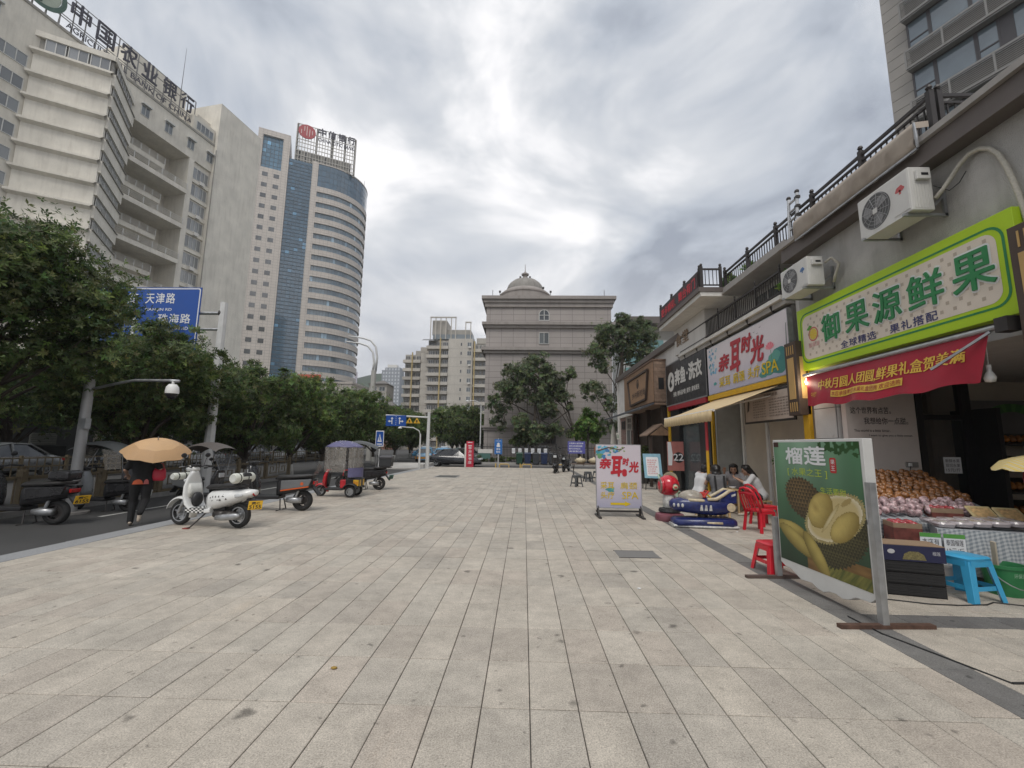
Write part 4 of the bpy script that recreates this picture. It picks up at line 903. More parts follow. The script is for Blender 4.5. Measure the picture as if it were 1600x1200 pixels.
for i, (x, y, w_, z, lab) in enumerate(((-61, 142, 7, 17, 'small grey house with flat roof left of the flats'), (-53, 146, 6, 22, 'dull brown grey house with roof clutter under the high rise'), (-47.5, 140, 5, 14, 'low reddish house in front of the flats'), (-72, 150, 9, 13, 'pale low house beside the office tower foot'))):
    h_ = thing('far_house', lab, 'house', (x, y, 0)); MB().box(0, w_, 0, 8, 0, z).build('wall', [FLG, FLG, mat('red_brick_far', (.30, .15, .11), .9), OFFWHITE][i], h_)
    for k in range(int(z//3)):
        for j in range(2): window(h_, LF, .6+j*w_*.48, .6+j*w_*.48+w_*.33, z-2.4-3*k, z-1.0-3*k, 2)
    MB().add([(-.5, -.8, z), (w_+.5, -.8, z), (w_*.6, 4, z+1.8), (-.5, 8, z), (w_+.5, 8, z)], [(0, 1, 2), (0, 2, 3), (1, 4, 2), (3, 2, 4)]).build('roof', mat('far_roof', (.17, .16, .15), .9), h_)
bb_ = thing('roof_billboard', 'pale square billboard on the hillside left of the high rise', 'billboard', (-131, 300, 0)); MB().box(0, 13, 0, .6, 40, 52).build('panel', mat('billboard_pale', (.45, .42, .48), .6, var=.15, scale=.3), bb_); MB().box(3, 3.6, .1, .5, 0, 40).box(9, 9.6, .1, .5, 0, 40).build('leg', STEEL, bb_)
gb = thing('glass_block', 'teal glass office block showing behind the trees and the corner house', 'building', (14.2, 62, 0))
MB().box(0, 9, 0, 8, 0, 17).build('wall', grid_mat('glass_block_wall', (.16, .30, .31), 3, 2.2, (.42, .43, .42), size=.25), gb); MB().box(-1, 10, -1.2, 8, 19.2, 20.2).build('roof_slab', FASC, gb); MB().box(0, 9, .5, 8, 17, 19.2).build('roof_storey', FLG, gb)
# hills
hl = MB(); nx, ny = 70, 14
rows = []
for j in range(ny+1):
    row = []
    for i in range(nx+1):
        x = -1500+2400*i/nx; y = 700+900*j/ny; env = math.exp(-((x+330)/330)**2)*170+math.exp(-((x-500)/420)**2)*60+30
        row.append(Vector((x*.6, 430+(y-700)*.53, .6*env*math.sin(math.pi*min(1, j/ny*1.2))*(.85+.3*mnoise.noise((x/140, y/140, 0))) + 5*mnoise.noise((x/23, y/23, 1)) - 2)))
    rows.append(row)
hl.strip(rows, None); struct(hl.build('hills', mat('wooded_hill', (.035, .055, .03), .95, var=.5, scale=.03, bump=1.0, bscale=.08), smooth=True))

# ---------------------------------------------------------------- residential tower above the terrace (top right)
RT = thing('residential_tower', 'grey residential tower with large windows and louvred bands above the terrace', 'building', (20.3, 22.4, 4.0), R(-67))
RTW = mat('tower_panel', (.36, .34, .315), .8, var=.08, scale=.6, rand=.05); JN = mat('panel_joint', (.14, .13, .12), .9)
MB().box(0, 16, .05, 9, 0, 46).build('core', JN, RT)
for (x0, x1, name) in ((.0, 1.05, 'panel'), (6.35, 8.9, 'panel'), (11.2, 16, 'panel')):
    n_ = max(1, round((x1-x0)/1.25))
    for k in range(48):
        o2 = .0 if k % 2 else .3
        for j in range(n_): a = x0+(x1-x0)*j/n_; MB().box(a+.012, a+(x1-x0)/n_-.012, -.02, .045, k*.62+.01, k*.62+.605).build(name, RTW, RT)
LV = mat('louvre_grey', (.27, .265, .255), .6, var=.08); TG = glass_mat('tower_window_glass', (.15, .19, .22)); TF = mat('tower_frame', (.075, .07, .075), .5)
for k in range(10):
    z = 1.2+k*2.95
    lv = MB().box(1.06, 6.34, -.55, -.5, z+1.78, z+1.88).box(1.06, 6.34, -.55, -.5, z+2.78, z+2.88).build('louvre_band', LV, RT)
    me = MB().box(1.06, 6.34, -.545, -.505, 0, .03).mesh('louvre_slat'); me.materials.append(LV)
    for j in range(9): o = bpy.data.objects.new('louvre_slat', me); COL.objects.link(o); o.parent = lv; o.location = (0, 0, z+1.9+j*.098)
    for x in (1.06, 2.6, 4.2, 6.3): MB().box(x-.04, x+.04, -.56, -.49, z+1.78, z+2.88).build('louvre_post', LV, lv)
    MB().box(1.06, 6.34, -.5, 0, z+1.7, z+1.78).build('ledge', LV, RT)
    for (a, b_) in ((1.1, 2.0), (2.05, 3.55), (3.6, 4.35), (4.8, 6.3)):
        g_ = MB().box(a, b_, -.1, -.04, z, z+1.7).build('window', TG, RT)
        MB().box(a-.03, a+.05, -.13, -.101, z, z+1.7).box(b_-.05, b_+.03, -.13, -.101, z, z+1.7).box(a+.05, b_-.05, -.13, -.101, z, z+.07).box(a+.05, b_-.05, -.13, -.101, z+1.63, z+1.7).build('frame', TF, g_)
        if b_-a < 1: MB().box(a+.05, b_-.05, -.13, -.101, z+.55, z+.62).build('frame_bar', TF, g_)
    MB().box(4.35, 4.8, -.12, 0, z, z+1.7).build('pier', TF, RT)
    g_ = MB().box(8.95, 11.15, -.3, -.25, z-.1, z+1.9).build('window', TG, RT); MB().box(8.9, 11.2, -.9, .04, z-.3, z-.12).build('sill', LV, g_); MB().box(8.9, 9.0, -.4, -.24, z-.1, z+1.9).box(10.0, 10.08, -.35, -.31, z-.1, z+1.9).build('frame', TF, g_)
for z, x in ((4.15+.3, 3.9), (1.2+.1, 1.6)):
    s_ = MB(); sf2 = Fr((x, -.1, z), (math.cos(R(-62)), math.sin(R(-62)), 0)); s_.fbox(sf2, 0, .9, 0, 1.3, -.02, .02); o = s_.build('open_sash', TG, RT); MB().fbox(sf2, -.03, .06, 0, 1.3, -.04, .04).fbox(sf2, .86, .95, 0, 1.3, -.04, .04).fbox(sf2, .06, .86, 0, .07, -.04, .04).fbox(sf2, .06, .86, 1.23, 1.3, -.04, .04).build('sash_frame', TF, o)
# ================================================================ trees and planting
def leaf_mat(name, tl=.42):
    m = bpy.data.materials.new(name); m.use_nodes = True; nt = m.node_tree; N = nt.nodes; L = nt.links; b = N['Principled BSDF']; out = N['Material Output']
    a = N.new('ShaderNodeVertexColor'); a.layer_name = 'col'; L.new(a.outputs[0], b.inputs['Base Color']); b.inputs['Roughness'].default_value = .5; b.inputs['Specular IOR Level'].default_value = .35
    t = N.new('ShaderNodeBsdfTranslucent'); L.new(a.outputs[0], t.inputs[0]); mx = N.new('ShaderNodeMixShader'); mx.inputs[0].default_value = tl; L.new(b.outputs[0], mx.inputs[1]); L.new(t.outputs[0], mx.inputs[2]); L.new(mx.outputs[0], out.inputs[0]); return m
LEAF = leaf_mat('leaf')
BARK = mat('bark', (.075, .06, .048), .9, var=.35, scale=7, bump=.6, bscale=25); LIME = mat('limewash', (.50, .49, .46), .9, var=.25, scale=6, grime=.4)
PAL = {'dark': [(0.077, 0.113, 0.038), (0.101, 0.143, 0.049), (0.061, 0.093, 0.036), (0.131, 0.175, 0.059), (0.176, 0.224, 0.077)],
       'mid': [(0.100, 0.153, 0.046), (0.136, 0.196, 0.059), (0.077, 0.119, 0.041), (0.192, 0.258, 0.077)],
       'grey': [(0.115, 0.150, 0.075), (0.150, 0.191, 0.095), (0.084, 0.113, 0.059), (0.199, 0.241, 0.122)],
       'lite': [(0.131, 0.233, 0.052), (0.185, 0.299, 0.071), (0.092, 0.166, 0.045), (0.246, 0.366, 0.096)]}
def leaves(clumps, n, size, pal, rn, k=5, droop=.25, loose=.0):
    """sprigs of narrow leaves gathered in uneven tufts through the outer volume of each clump"""
    V = []; Fc = []; Cc = []; cols = PAL[pal]; tot = sum(c[1]**2 for c in clumps)
    for (c, r_, sq) in clumps:
        m = int(n*r_*r_/tot); tufts = []
        for _ in range(max(4, m//26)):
            u = Vector((rn.gauss(0, 1), rn.gauss(0, 1), rn.gauss(0, 1))).normalized(); q = r_*(.35+.75*rn.random()**.7)
            tufts.append((c+Vector((u.x*q, u.y*q, u.z*q*sq)), r_*rn.uniform(.13, .30), u, rn.uniform(.72, 1.3)))
        for _ in range(m):
            tc_, tr_, u, bright = rn.choice(tufts)
            p = tc_+Vector((rn.gauss(0, 1), rn.gauss(0, 1), rn.gauss(0, .8)))*tr_*.75; ax = (u+Vector((rn.uniform(-.8, .8), rn.uniform(-.8, .8), rn.uniform(-.3, .7)))).normalized()
            t1 = ax.orthogonal().normalized(); t2 = ax.cross(t1); ph = rn.uniform(0, 6.28); col = tuple(x*bright*rn.uniform(.8, 1.2) for x in rn.choice(cols))
            for j in range(k):
                a = ph+6.28*j/k; d = (t1*math.cos(a)+t2*math.sin(a)+ax*rn.uniform(.1, .8)-Vector((0, 0, droop))).normalized(); s = size*rn.uniform(.65, 1.25)
                w = d.cross(ax+Vector((.01, .02, .03))).normalized()*s*.2; b = len(V)
                V += [p, p+d*s*.5+w, p+d*s, p+d*s*.5-w]; Fc.append((b, b+1, b+2, b+3)); Cc += [*col, 1]*4
    me = bpy.data.meshes.new('crown'); me.from_pydata(V, [], Fc); at = me.color_attributes.new('col', 'FLOAT_COLOR', 'CORNER'); at.data.foreach_set('color', Cc); me.materials.append(LEAF); me.update(); return me
def make_tree(name, label, loc, clumps, trunk, n, size, pal, seed, lime=False, group=None, tr=.13, limbs=True, k=5, rz=0):
    """trunk: list of points up to the crown; clumps: (centre, radius, squash) relative to the base"""
    rn = random.Random(seed); t = thing(name, label, 'tree', loc, rz, group)
    pts = [Vector(p) for p in trunk]; m = len(pts)
    tb = MB().tube(pts, [tr*(1.25 if i == 0 else 1)*(1-.55*i/(m-1)) for i in range(m)], 9).build('trunk', BARK, t, smooth=True)
    if lime: MB().tube([pts[0]+(pts[1]-pts[0])*q for q in (.0, .35, .62)], [tr*1.3, tr*1.2, tr*1.12], 9).build('limewash_band', LIME, tb, smooth=True)
    if limbs:
        br = MB()
        for (c, r_, sq) in clumps:
            s = pts[max(1, m-1-rn.randrange(0, max(1, m-1)))]; mid = s.lerp(c, .5)+Vector((rn.uniform(-.2, .2), rn.uniform(-.2, .2), rn.uniform(-.1, .25)))
            br.tube([s, mid, c], [tr*.5, tr*.3, tr*.1], 6)
            for _ in range(3): e = c+Vector((rn.uniform(-1, 1), rn.uniform(-1, 1), rn.uniform(-.5, .9)))*r_*.75; br.tube([c.lerp(mid, .3), e], [tr*.16, tr*.05], 5)
        o = br.build('limbs', BARK, t, smooth=True); o['kind'] = 'stuff'
    o = bpy.data.objects.new('crown', leaves(clumps, n, size, pal, rn, k)); COL.objects.link(o); o.parent = t; return t
def crown(cx, cy, cz, rx, rz, n, seed, cr=.42, flat=.8):
    rn = random.Random(seed); out = []
    for i in range(n):
        z = rn.uniform(-1, 1); a = rn.uniform(0, 6.28); s = math.sqrt(max(0, 1-z*z))*rn.uniform(.55, .95)
        out.append((Vector((cx+rx*s*math.cos(a), cy+rx*s*math.sin(a), cz+rz*z*.82)), rx*cr*rn.uniform(.7, 1.25), flat))
    out.append((Vector((cx, cy, cz)), rx*.6, 1.0)); return out
G1 = 'trees along the fenced median'
make_tree('street_tree', 'big leafy tree at the left edge, its crown before the blue road sign', (-12.9, 9.3, -.12), crown(0, .2, 4.65, 2.7, 2.3, 26, 3, .36), [(0, 0, 0), (.1, 0, 1.4), (.15, .1, 2.6), (.1, 0, 4.2)], 16000, .115, 'dark', 1, group=G1)
make_tree('street_tree', 'tree whose crown hides the lower part of the blue road sign', (-12.1, 13.3, -.12), crown(.1, 0, 3.75, 2.2, 1.7, 22, 7, .38), [(0, 0, 0), (.15, 0, 1.2), (-.1, .1, 2.2), (.1, 0, 3.6)], 12000, .12, 'dark', 2, group=G1)
make_tree('street_tree', 'dark tree growing at the far left edge behind the parked motorcycles', (-13.6, 6.6, -.12), crown(0, 0, 4.5, 2.5, 2.0, 16, 9, .40), [(0, 0, 0), (.1, 0, 1.5), (0, .1, 3.6)], 6000, .13, 'dark', 3, group=G1)
make_tree('street_tree', 'second trunk tree just behind the walking person with the umbrella', (-12.7, 14.9, -.12), crown(-.3, 0, 3.9, 2.1, 1.7, 14, 12, .40), [(0, 0, 0), (-.15, 0, 1.3), (.1, 0, 3.4)], 6500, .13, 'dark', 4, group=G1)
T3 = make_tree('street_tree', 'tree with whitewashed trunk nearest the grey and orange scooter', (-12.1, 18.7, -.12), crown(.1, 0, 3.55, 2.35, 1.8, 20, 14, .42), [(0, 0, 0), (.1, 0, 1.0), (.25, .1, 1.9), (.1, 0, 3.4)], 9000, .14, 'dark', 5, lime=True, group=G1)
T4 = make_tree('street_tree', 'tree with whitewashed trunk at the end of the fretwork fence', (-12.1, 22.7, -.12), crown(0, 0, 3.65, 2.3, 1.9, 20, 19, .42), [(0, 0, 0), (-.1, 0, 1.0), (.15, .1, 2.0), (0, 0, 3.4)], 8500, .14, 'mid', 6, lime=True, group=G1)
FARL = ['tree beyond the fence end, behind the red canopied tricycle', 'tree right of the one behind the red tricycle', 'tree above the pedestrian crossing sign', 'farther median tree left of the lane arrow sign', 'last median tree left of the far taxis']
for i, (x, y, s, src) in enumerate(((-12.6, 27, 1.02, T3), (-12.6, 31.5, 1.08, T4), (-12.9, 37.5, 1.02, T3), (-13.4, 45, 1.05, T4), (-14, 54, 1.05, T3))):
    o = copy_tree(src, (x, y, -.12), rb.uniform(0, 6), FARL[i]); o.scale = (s, s, s)
BACK = ['behind the bank signboard pole', 'behind the first median tree', 'behind the parked cars on the left', 'beyond the second fence, first gap', 'beyond the second fence, second gap', 'behind the whitewashed trunks', 'behind the fence end', 'beyond the tricycle across the road', 'far across the road, left of the lamp', 'far across the road by the office tower foot', 'farthest of the row across the road']
for i in range(11):
    o = copy_tree((T3, T4)[i % 2], (-23.2+rb.uniform(-1, 1), 14.5+i*5.2, .03), rb.uniform(0, 6), 'dark tree on the far pavement '+BACK[i]); s = rb.uniform(1.15, 1.4); o.scale = (s, s, s); o['group'] = 'trees on the far pavement'
RL = ['left of the black car roof', 'above the black car', 'behind the red pillar sign', 'far down the road by the taxis', 'farther down the road behind the lane sign pole', 'beside the flats entrance']
for i, (x, y, s) in enumerate(((-9.5, 58, 1.3), (-7.6, 55, 1.25), (-5.8, 60, 1.15), (-17, 66, 1.3), (-11, 72, 1.4), (-20, 78, 1.5))):
    o = copy_tree((T4, T3)[i % 2], (x, y, -.12), rb.uniform(0, 6), 'dark roadside tree '+RL[i]); o.scale = (s, s, s); o['group'] = 'trees down the far road'
# trees against the domed building: airy, clumped
def cl(*a): return [(Vector((x, y, z)), r_, .85) for x, y, z, r_ in a]
make_tree('camphor_tree', 'tall two-stemmed tree left of centre against the domed building', (.9, 42.2, 0), cl((-1.0, 0, 8.6, 1.5), (.6, .3, 9.6, 1.25), (-2.6, 0, 7.3, 1.25), (1.5, 0, 8.1, 1.1), (-3.3, .2, 5.6, .95), (-1.7, -.2, 6.6, 1.1), (-3.4, .2, 4.0, .8), (.4, 0, 6.7, 1.2), (1.2, .1, 5.1, 1.0), (-1.0, -.3, 3.9, 1.1), (.8, -.2, 2.9, 1.05), (-.6, 0, 2.9, .85), (2.3, .2, 3.4, .8), (1.8, 0, 6.6, .7), (-2.6, .1, 9.0, .6), (-4.0, .1, 6.5, .6)), [(0, 0, 0), (-.15, 0, 2.0), (.15, 0, 4.5), (.1, 0, 7.2), (-.3, 0, 9.0)], 9500, .2, 'grey', 31, tr=.17)
make_tree('leaning_tree', 'slender leaning tree with sparse clumps right of the two-stemmed tree', (5.4, 42.0, 0), cl((-2.6, 0, 7.7, 1.0), (-1.8, 0, 6.5, .85), (-3.3, .1, 6.3, .8), (-1.1, 0, 8.6, .7), (-2.9, 0, 5.2, .7), (-3.6, 0, 7.4, .6), (-1.0, .2, 5.4, .5), (-4.6, 0, 2.4, .8), (-.9, 0, 2.7, .6)), [(0, 0, 0), (-.5, 0, 2.6), (-1.2, 0, 5.0), (-1.9, 0, 7.0)], 4200, .19, 'grey', 33, tr=.13)
make_tree('young_tree', 'small bright green tree in front of the domed building', (5.9, 40.6, 0), cl((0, 0, 3.7, .95), (-.7, 0, 3.1, .7), (.7, 0, 3.2, .7), (.2, 0, 4.5, .65), (-.4, .2, 2.6, .55), (.6, 0, 2.5, .55)), [(0, 0, 0), (-.1, 0, 1.2), (.05, 0, 2.6), (0, 0, 3.4)], 3000, .19, 'lite', 35, tr=.11)
make_tree('camphor_tree', 'tall clumped tree at the right corner of the domed building', (8.6, 39.4, 0), cl((-.6, 0, 12.0, 1.3), (1.1, 0, 12.2, 1.2), (2.4, 0, 11.5, 1.2), (-1.9, 0, 10.6, 1.1), (.4, .2, 10.5, 1.2), (2.6, 0, 10.0, 1.1), (3.1, .2, 8.7, .9), (-1.6, 0, 9.0, .9), (1.4, 0, 8.4, .9), (-2.4, 0, 6.7, 1.0), (-.6, .2, 5.7, .95), (.9, 0, 6.6, .7), (-.9, 0, 3.6, .8), (.5, 0, 3.8, .6), (2.1, .1, 13.0, .8), (.4, 0, 13.3, .8)), [(0, 0, 0), (-.15, 0, 3.0), (.1, 0, 6.0), (.2, 0, 9.0), (.4, 0, 11.4)], 9000, .19, 'grey', 37, tr=.16)
# hedge and low shrubs before the fence
for i, (x, w_, h_, lab) in enumerate(((-3.6, 2.6, .8, 'clipped dark hedge right of the red pillar sign'), (-.6, 2.4, .6, 'clipped dark hedge in front of the notice boards'), (-6.2, 1.6, 1.1, 'dark shrub left of the red pillar sign'), (8.2, 3.0, .6, 'low hedge behind the grey stools'))):
    hg = thing('hedge', lab, 'hedge', (x, 39.4, 0)); rn = random.Random(60+i); o = bpy.data.objects.new('foliage', leaves([(Vector((w_*(q/7-.5)+rn.uniform(-.1, .1), rn.uniform(-.15, .15), h_*.55)), h_*.52, .9) for q in range(8)], 900, .11, 'dark', rn)); COL.objects.link(o); o.parent = hg
sh = thing('palm_shrub', 'round spiky shrub standing behind the fence of the domed building', 'shrub', (1.0-1.4, 42.5, 0)); o = bpy.data.objects.new('foliage', leaves([(Vector((0, 0, 1.9)), .75, .7), (Vector((-.4, 0, 2.1)), .5, .6), (Vector((.4, .1, 2.1)), .5, .6)], 500, .28, 'dark', random.Random(71))); COL.objects.link(o); o.parent = sh; MB().cyl((0, 0, 0), (0, 0, 1.8), .09, n=7).build('stem', BARK, sh)
pt = thing('climbing_plant', 'dark leafy plant against the spa entrance behind the durian board', 'plant', (6.15, 9.9, 0)); o = bpy.data.objects.new('foliage', leaves([(Vector((-.15, .1, .3+.27*q)), .32, 1.0) for q in range(5)], 900, .09, 'dark', random.Random(73))); COL.objects.link(o); o.parent = pt; MB().lathe([(0, 0), (.2, 0), (.24, .28), (.2, .28), (0, .26)], (-.1, .1, 0), 14).build('pot', mat('dark_pot', (.05, .045, .04), .7), pt); MB().cyl((-.1, .1, .2), (-.1, .1, 1.3), .025, n=6).build('stem', BARK, pt)
pt = thing('potted_plant', 'leafy potted plant beside the timber restaurant front', 'plant', (5.45, 20.4, 0)); o = bpy.data.objects.new('foliage', leaves([(Vector((0, 0, .95)), .4, 1.0), (Vector((.1, .1, 1.35)), .3, 1.0)], 420, .14, 'mid', random.Random(74))); COL.objects.link(o); o.parent = pt; MB().lathe([(0, 0), (.2, 0), (.27, .5), (.22, .5), (0, .46)], (0, 0, 0), 14).build('pot', mat('dark_pot', (.05, .045, .04), .7), pt)

# ================================================================ street furniture
# fretwork fence along the median
FRET = mat('fence_bronze', (.16, .125, .075), .6, .2, var=.25, scale=8); FRETB = mat('fence_back', (.12, .115, .10), .8, var=.2)
fn = thing('fretwork_fence', 'bronze painted street fence with key-pattern fretwork panels on the median', 'fence', (-11.55, 0, -.12))
ff = Fr((0, 0, 0), (0, 1, 0))
for k in range(9):
    y0 = 6.1+k*1.92
    p_ = MB().box(-.06, .06, y0-.06, y0+.06, 0, .98); p_.lathe([(.085, .98), (.085, 1.02), (.03, 1.05), (.05, 1.1), (0, 1.14)], (0, y0, 0), 8); p_.build('post', FRET, fn)
    if k == 8: break
    a, b_ = y0+.07, y0+1.85; fm = MB()
    for z in (.16, .86): fm.box(-.025, .025, a, b_, z-.025, z+.025)
    pn = fm.build('panel', FRET, fn); W = b_-a; fb = MB()
    def seg(u0, v0, u1, v1): 
        fb.box(-.014, .014, a+W*min(u0, u1)-.013, a+W*max(u0, u1)+.013, .2+.62*min(v0, v1)-.013, .2+.62*max(v0, v1)+.013)
    for m_ in (0, 1):
        X = (lambda u: u) if not m_ else (lambda u: 1-u)
        pth = [(.04, .0), (.04, 1.0), (.44, 1.0), (.44, .25), (.16, .25), (.16, .7), (.30, .7), (.30, .45)]
        for (u0, v0), (u1, v1) in zip(pth, pth[1:]): seg(X(u0), v0, X(u1), v1)
    seg(.44, .6, .56, .6); seg(.0, .0, 1.0, .0); fb.build('fretwork', FRET, pn)
MB().box(-.16, .16, 5.8, 21.8, -.02, .13).build('base_kerb', mat('median_kerb', (.24, .235, .225), .85, var=.2), fn)
f2 = thing('rail_fence', 'yellowish rail fence across the second carriageway in front of parked cars', 'fence', (-20.4, 0, 0)); 
for k in range(24):
    y0 = 12+k*1.8; MB().box(-.05, .05, y0-.05, y0+.05, -.12, .95).build('post', FRET, f2); r_ = MB()
    for z in (.1, .5, .85): r_.box(-.03, .03, y0+.05, y0+1.75, z-.03, z+.03)
    for q in range(1, 6): r_.box(-.015, .015, y0+q*.3-.015, y0+q*.3+.015, .1, .85)
    r_.build('rail_panel', FRET, f2)
# blue road sign on its white cantilever pole
PW = mat('pole_white', (.62, .62, .61), .5, var=.08, grime=.2); RBL = mat('road_sign_blue', (.012, .075, .34), .45, var=.05); SW = mat('sign_white', (.72, .73, .74), .45, var=0)
gs = thing('road_sign', 'large blue road name sign on a white cantilever pole behind the trees', 'road sign', (-10.95, 15.0, -.12))
MB().cyl((0, 0, 0), (0, 0, 6.75), .17, .12, 8).build('pole', PW, gs); MB().box(-.3, .3, -.3, .3, 0, .04).build('base_plate', STEEL, gs)
MB().cyl((0, 0, 6.35), (-4.8, 0, 6.35), .06, n=8).cyl((0, 0, 5.75), (-4.8, 0, 5.75), .05, n=8).build('arm', STEEL, gs); MB().cyl((-.12, 0, 6.35), (-.02, 0, 6.35), .12, n=10).build('flange', DARKMETAL, gs)
sg = Fr((-4.85, -.12, 4.95), (1, 0, 0)); SWD, SHT = 4.05, 2.33
MB().fbox(sg, 0, SWD, 0, SHT, -.03, 0).build('panel', RBL, gs); m_ = MB(); ring_mb(m_, sg, rrect(.03, SWD-.03, .03, SHT-.03, .08), rrect(.07, SWD-.07, .07, SHT-.07, .06), .004); m_.build('border', SW, gs, fix=False)
text('lettering', sg, '人民路', .45, 1.75, 1.72, 2.12, SW, gs, bold=.012, space=1.2); text('lettering', sg, 'REN MIN RD', .5, 1.6, 1.42, 1.55, SW, gs, bold=.02)
text('lettering', sg, '天津路', 2.0, 3.1, 1.72, 2.12, SW, gs, bold=.012, space=1.2); text('lettering', sg, 'TIAN JIN RD', 2.0, 3.02, 1.42, 1.55, SW, gs, bold=.02)
text('lettering', sg, '珠海路', 2.55, 3.75, .98, 1.34, SW, gs, bold=.012, space=1.1); text('lettering', sg, 'ZHU HAI RD', 2.7, 3.7, .74, .86, SW, gs, bold=.02); text('lettering', sg, '广州路', 2.8, 3.7, .25, .58, SW, gs, bold=.012)
ar = MB(); ar.poly(sg, [(1.6, .2), (1.72, .2), (1.72, 1.0), (1.84, 1.0), (1.66, 1.3), (1.48, 1.0), (1.6, 1.0)], .004); ar.poly(sg, [(1.72, .82), (2.05, .82), (2.2, .66), (2.14, .6), (2.36, .56), (2.36, .78), (2.29, .71), (2.1, .9), (1.72, .9)], .005); ar.build('arrow', SW, gs, fix=False)
# camera pole
cp = thing('camera_pole', 'grey street pole with an arm and a white dome camera at the left', 'pole', (-10.72, 10.35, -.12))
MB().cyl((0, 0, 0), (0, 0, 3.6), .115, .10, 14).build('pole', mat('pole_grey', (.36, .36, .36), .5, .3, var=.1), cp, smooth='auto'); MB().cyl((0, 0, 0), (0, 0, .05), .34, n=18).build('base', CONC, cp); MB().box(-.02, .16, -.12, .02, 2.0, 2.25).build('control_box', STEEL, cp)
MB().tube([(0, 0, 2.95), (.6, .0, 3.1), (1.1, 0, 3.2), (2.0, 0, 3.2), (2.25, 0, 3.19)], .035, 8).build('arm', STEEL, cp, smooth=True)
MB().cyl((2.1, 0, 3.19), (2.1, 0, 3.1), .03, n=8).lathe([(0, 3.12), (.08, 3.11), (.13, 3.04), (.145, 2.93), (.14, 2.88)], (2.1, 0, 0), 18).build('dome_housing', WHITE, cp, smooth=True); MB().lathe([(.135, 2.88), (.12, 2.82), (.07, 2.76), (0, 2.74)], (2.1, 0, 0), 18).build('dome_lens', mat('lens_dark', (.02, .02, .025), .1), cp, smooth=True)
# lane sign gantry in the distance
lg_ = thing('lane_sign', 'blue lane arrow sign with two yellow warning triangles on a white pole', 'road sign', (-6.6, 30.0, -.12))
MB().cyl((0, 0, 0), (0, 0, 3.95), .14, .1, 8).build('pole', PW, lg_); MB().cyl((0, 0, 3.6), (-3.0, 0, 3.72), .06, n=8).build('arm', PW, lg_)
lf = Fr((-2.95, -.1, 2.98), (1, 0, 0)); MB().fbox(lf, 0, 1.4, 0, .74, -.03, 0).build('panel', RBL, lg_)
aw_ = MB()
for q, s_ in ((.42, -1), (.95, 1)):
    aw_.poly(lf, [(q-.03, .14), (q+.03, .14), (q+.03, .5), (q+.1, .5), (q, .62), (q-.1, .5), (q-.03, .5)], .004); aw_.poly(lf, [(q, .3), (q+s_*.16, .3), (q+s_*.16, .24), (q+s_*.28, .33), (q+s_*.16, .42), (q+s_*.16, .36), (q, .36)], .005)
for q in range(5): aw_.fbox(lf, .68, .71, .1+q*.13, .16+q*.13, 0, .004)
aw_.build('arrow', SW, lg_, fix=False)
WY = mat('warning_yellow', (.62, .36, .02), .5)
for x in (1.63, 2.15): MB().prism(lf, [(x-.24, .2), (x+.24, .2), (x, .6)], -.02, .01).build('warning_triangle', WY, lg_); MB().prism(lf, [(x-.04, .26), (x+.04, .26), (x+.05, .42), (x-.05, .42)], .012, .016).build('warning_symbol', BLACK, lg_)
# crossing sign
def crossing(loc, label, s=1.0):
    t = thing('crossing_sign', label, 'road sign', loc, 0, 'pedestrian crossing signs'); c = Fr((-.22*s, -.03, 1.6*s), (1, 0, 0)); MB().cyl((0, 0, 0), (0, 0, 2.4*s), .03, n=8).build('pole', PW, t)
    MB().fbox(c, 0, .44*s, 0, .85*s, -.015, 0).build('panel', SW, t); MB().poly(c, rrect(.03*s, .41*s, .05*s, .8*s, .03*s), .003).build('blue_field', RBL, t, fix=False); MB().poly(c, [(.1*s, .25*s), (.34*s, .25*s), (.22*s, .68*s)], .005).build('white_triangle', SW, t, fix=False); MB().poly(c, [(.18*s, .3*s), (.2*s, .3*s), (.22*s, .4*s), (.25*s, .3*s), (.27*s, .3*s), (.24*s, .46*s), (.24*s, .55*s), (.2*s, .55*s), (.2*s, .46*s)], .007).build('walking_figure', RBL, t, fix=False); MB().poly(c, [(.08*s, .1*s), (.36*s, .1*s), (.36*s, .16*s), (.08*s, .16*s)], .005).build('white_bar', SW, t, fix=False); return t
crossing((-7.75, 23.4, -.12), 'pedestrian crossing sign beside the parked delivery scooter'); crossing((-13.4, 46, -.12), 'small pedestrian crossing sign far off beside the blue taxi', 1.0)
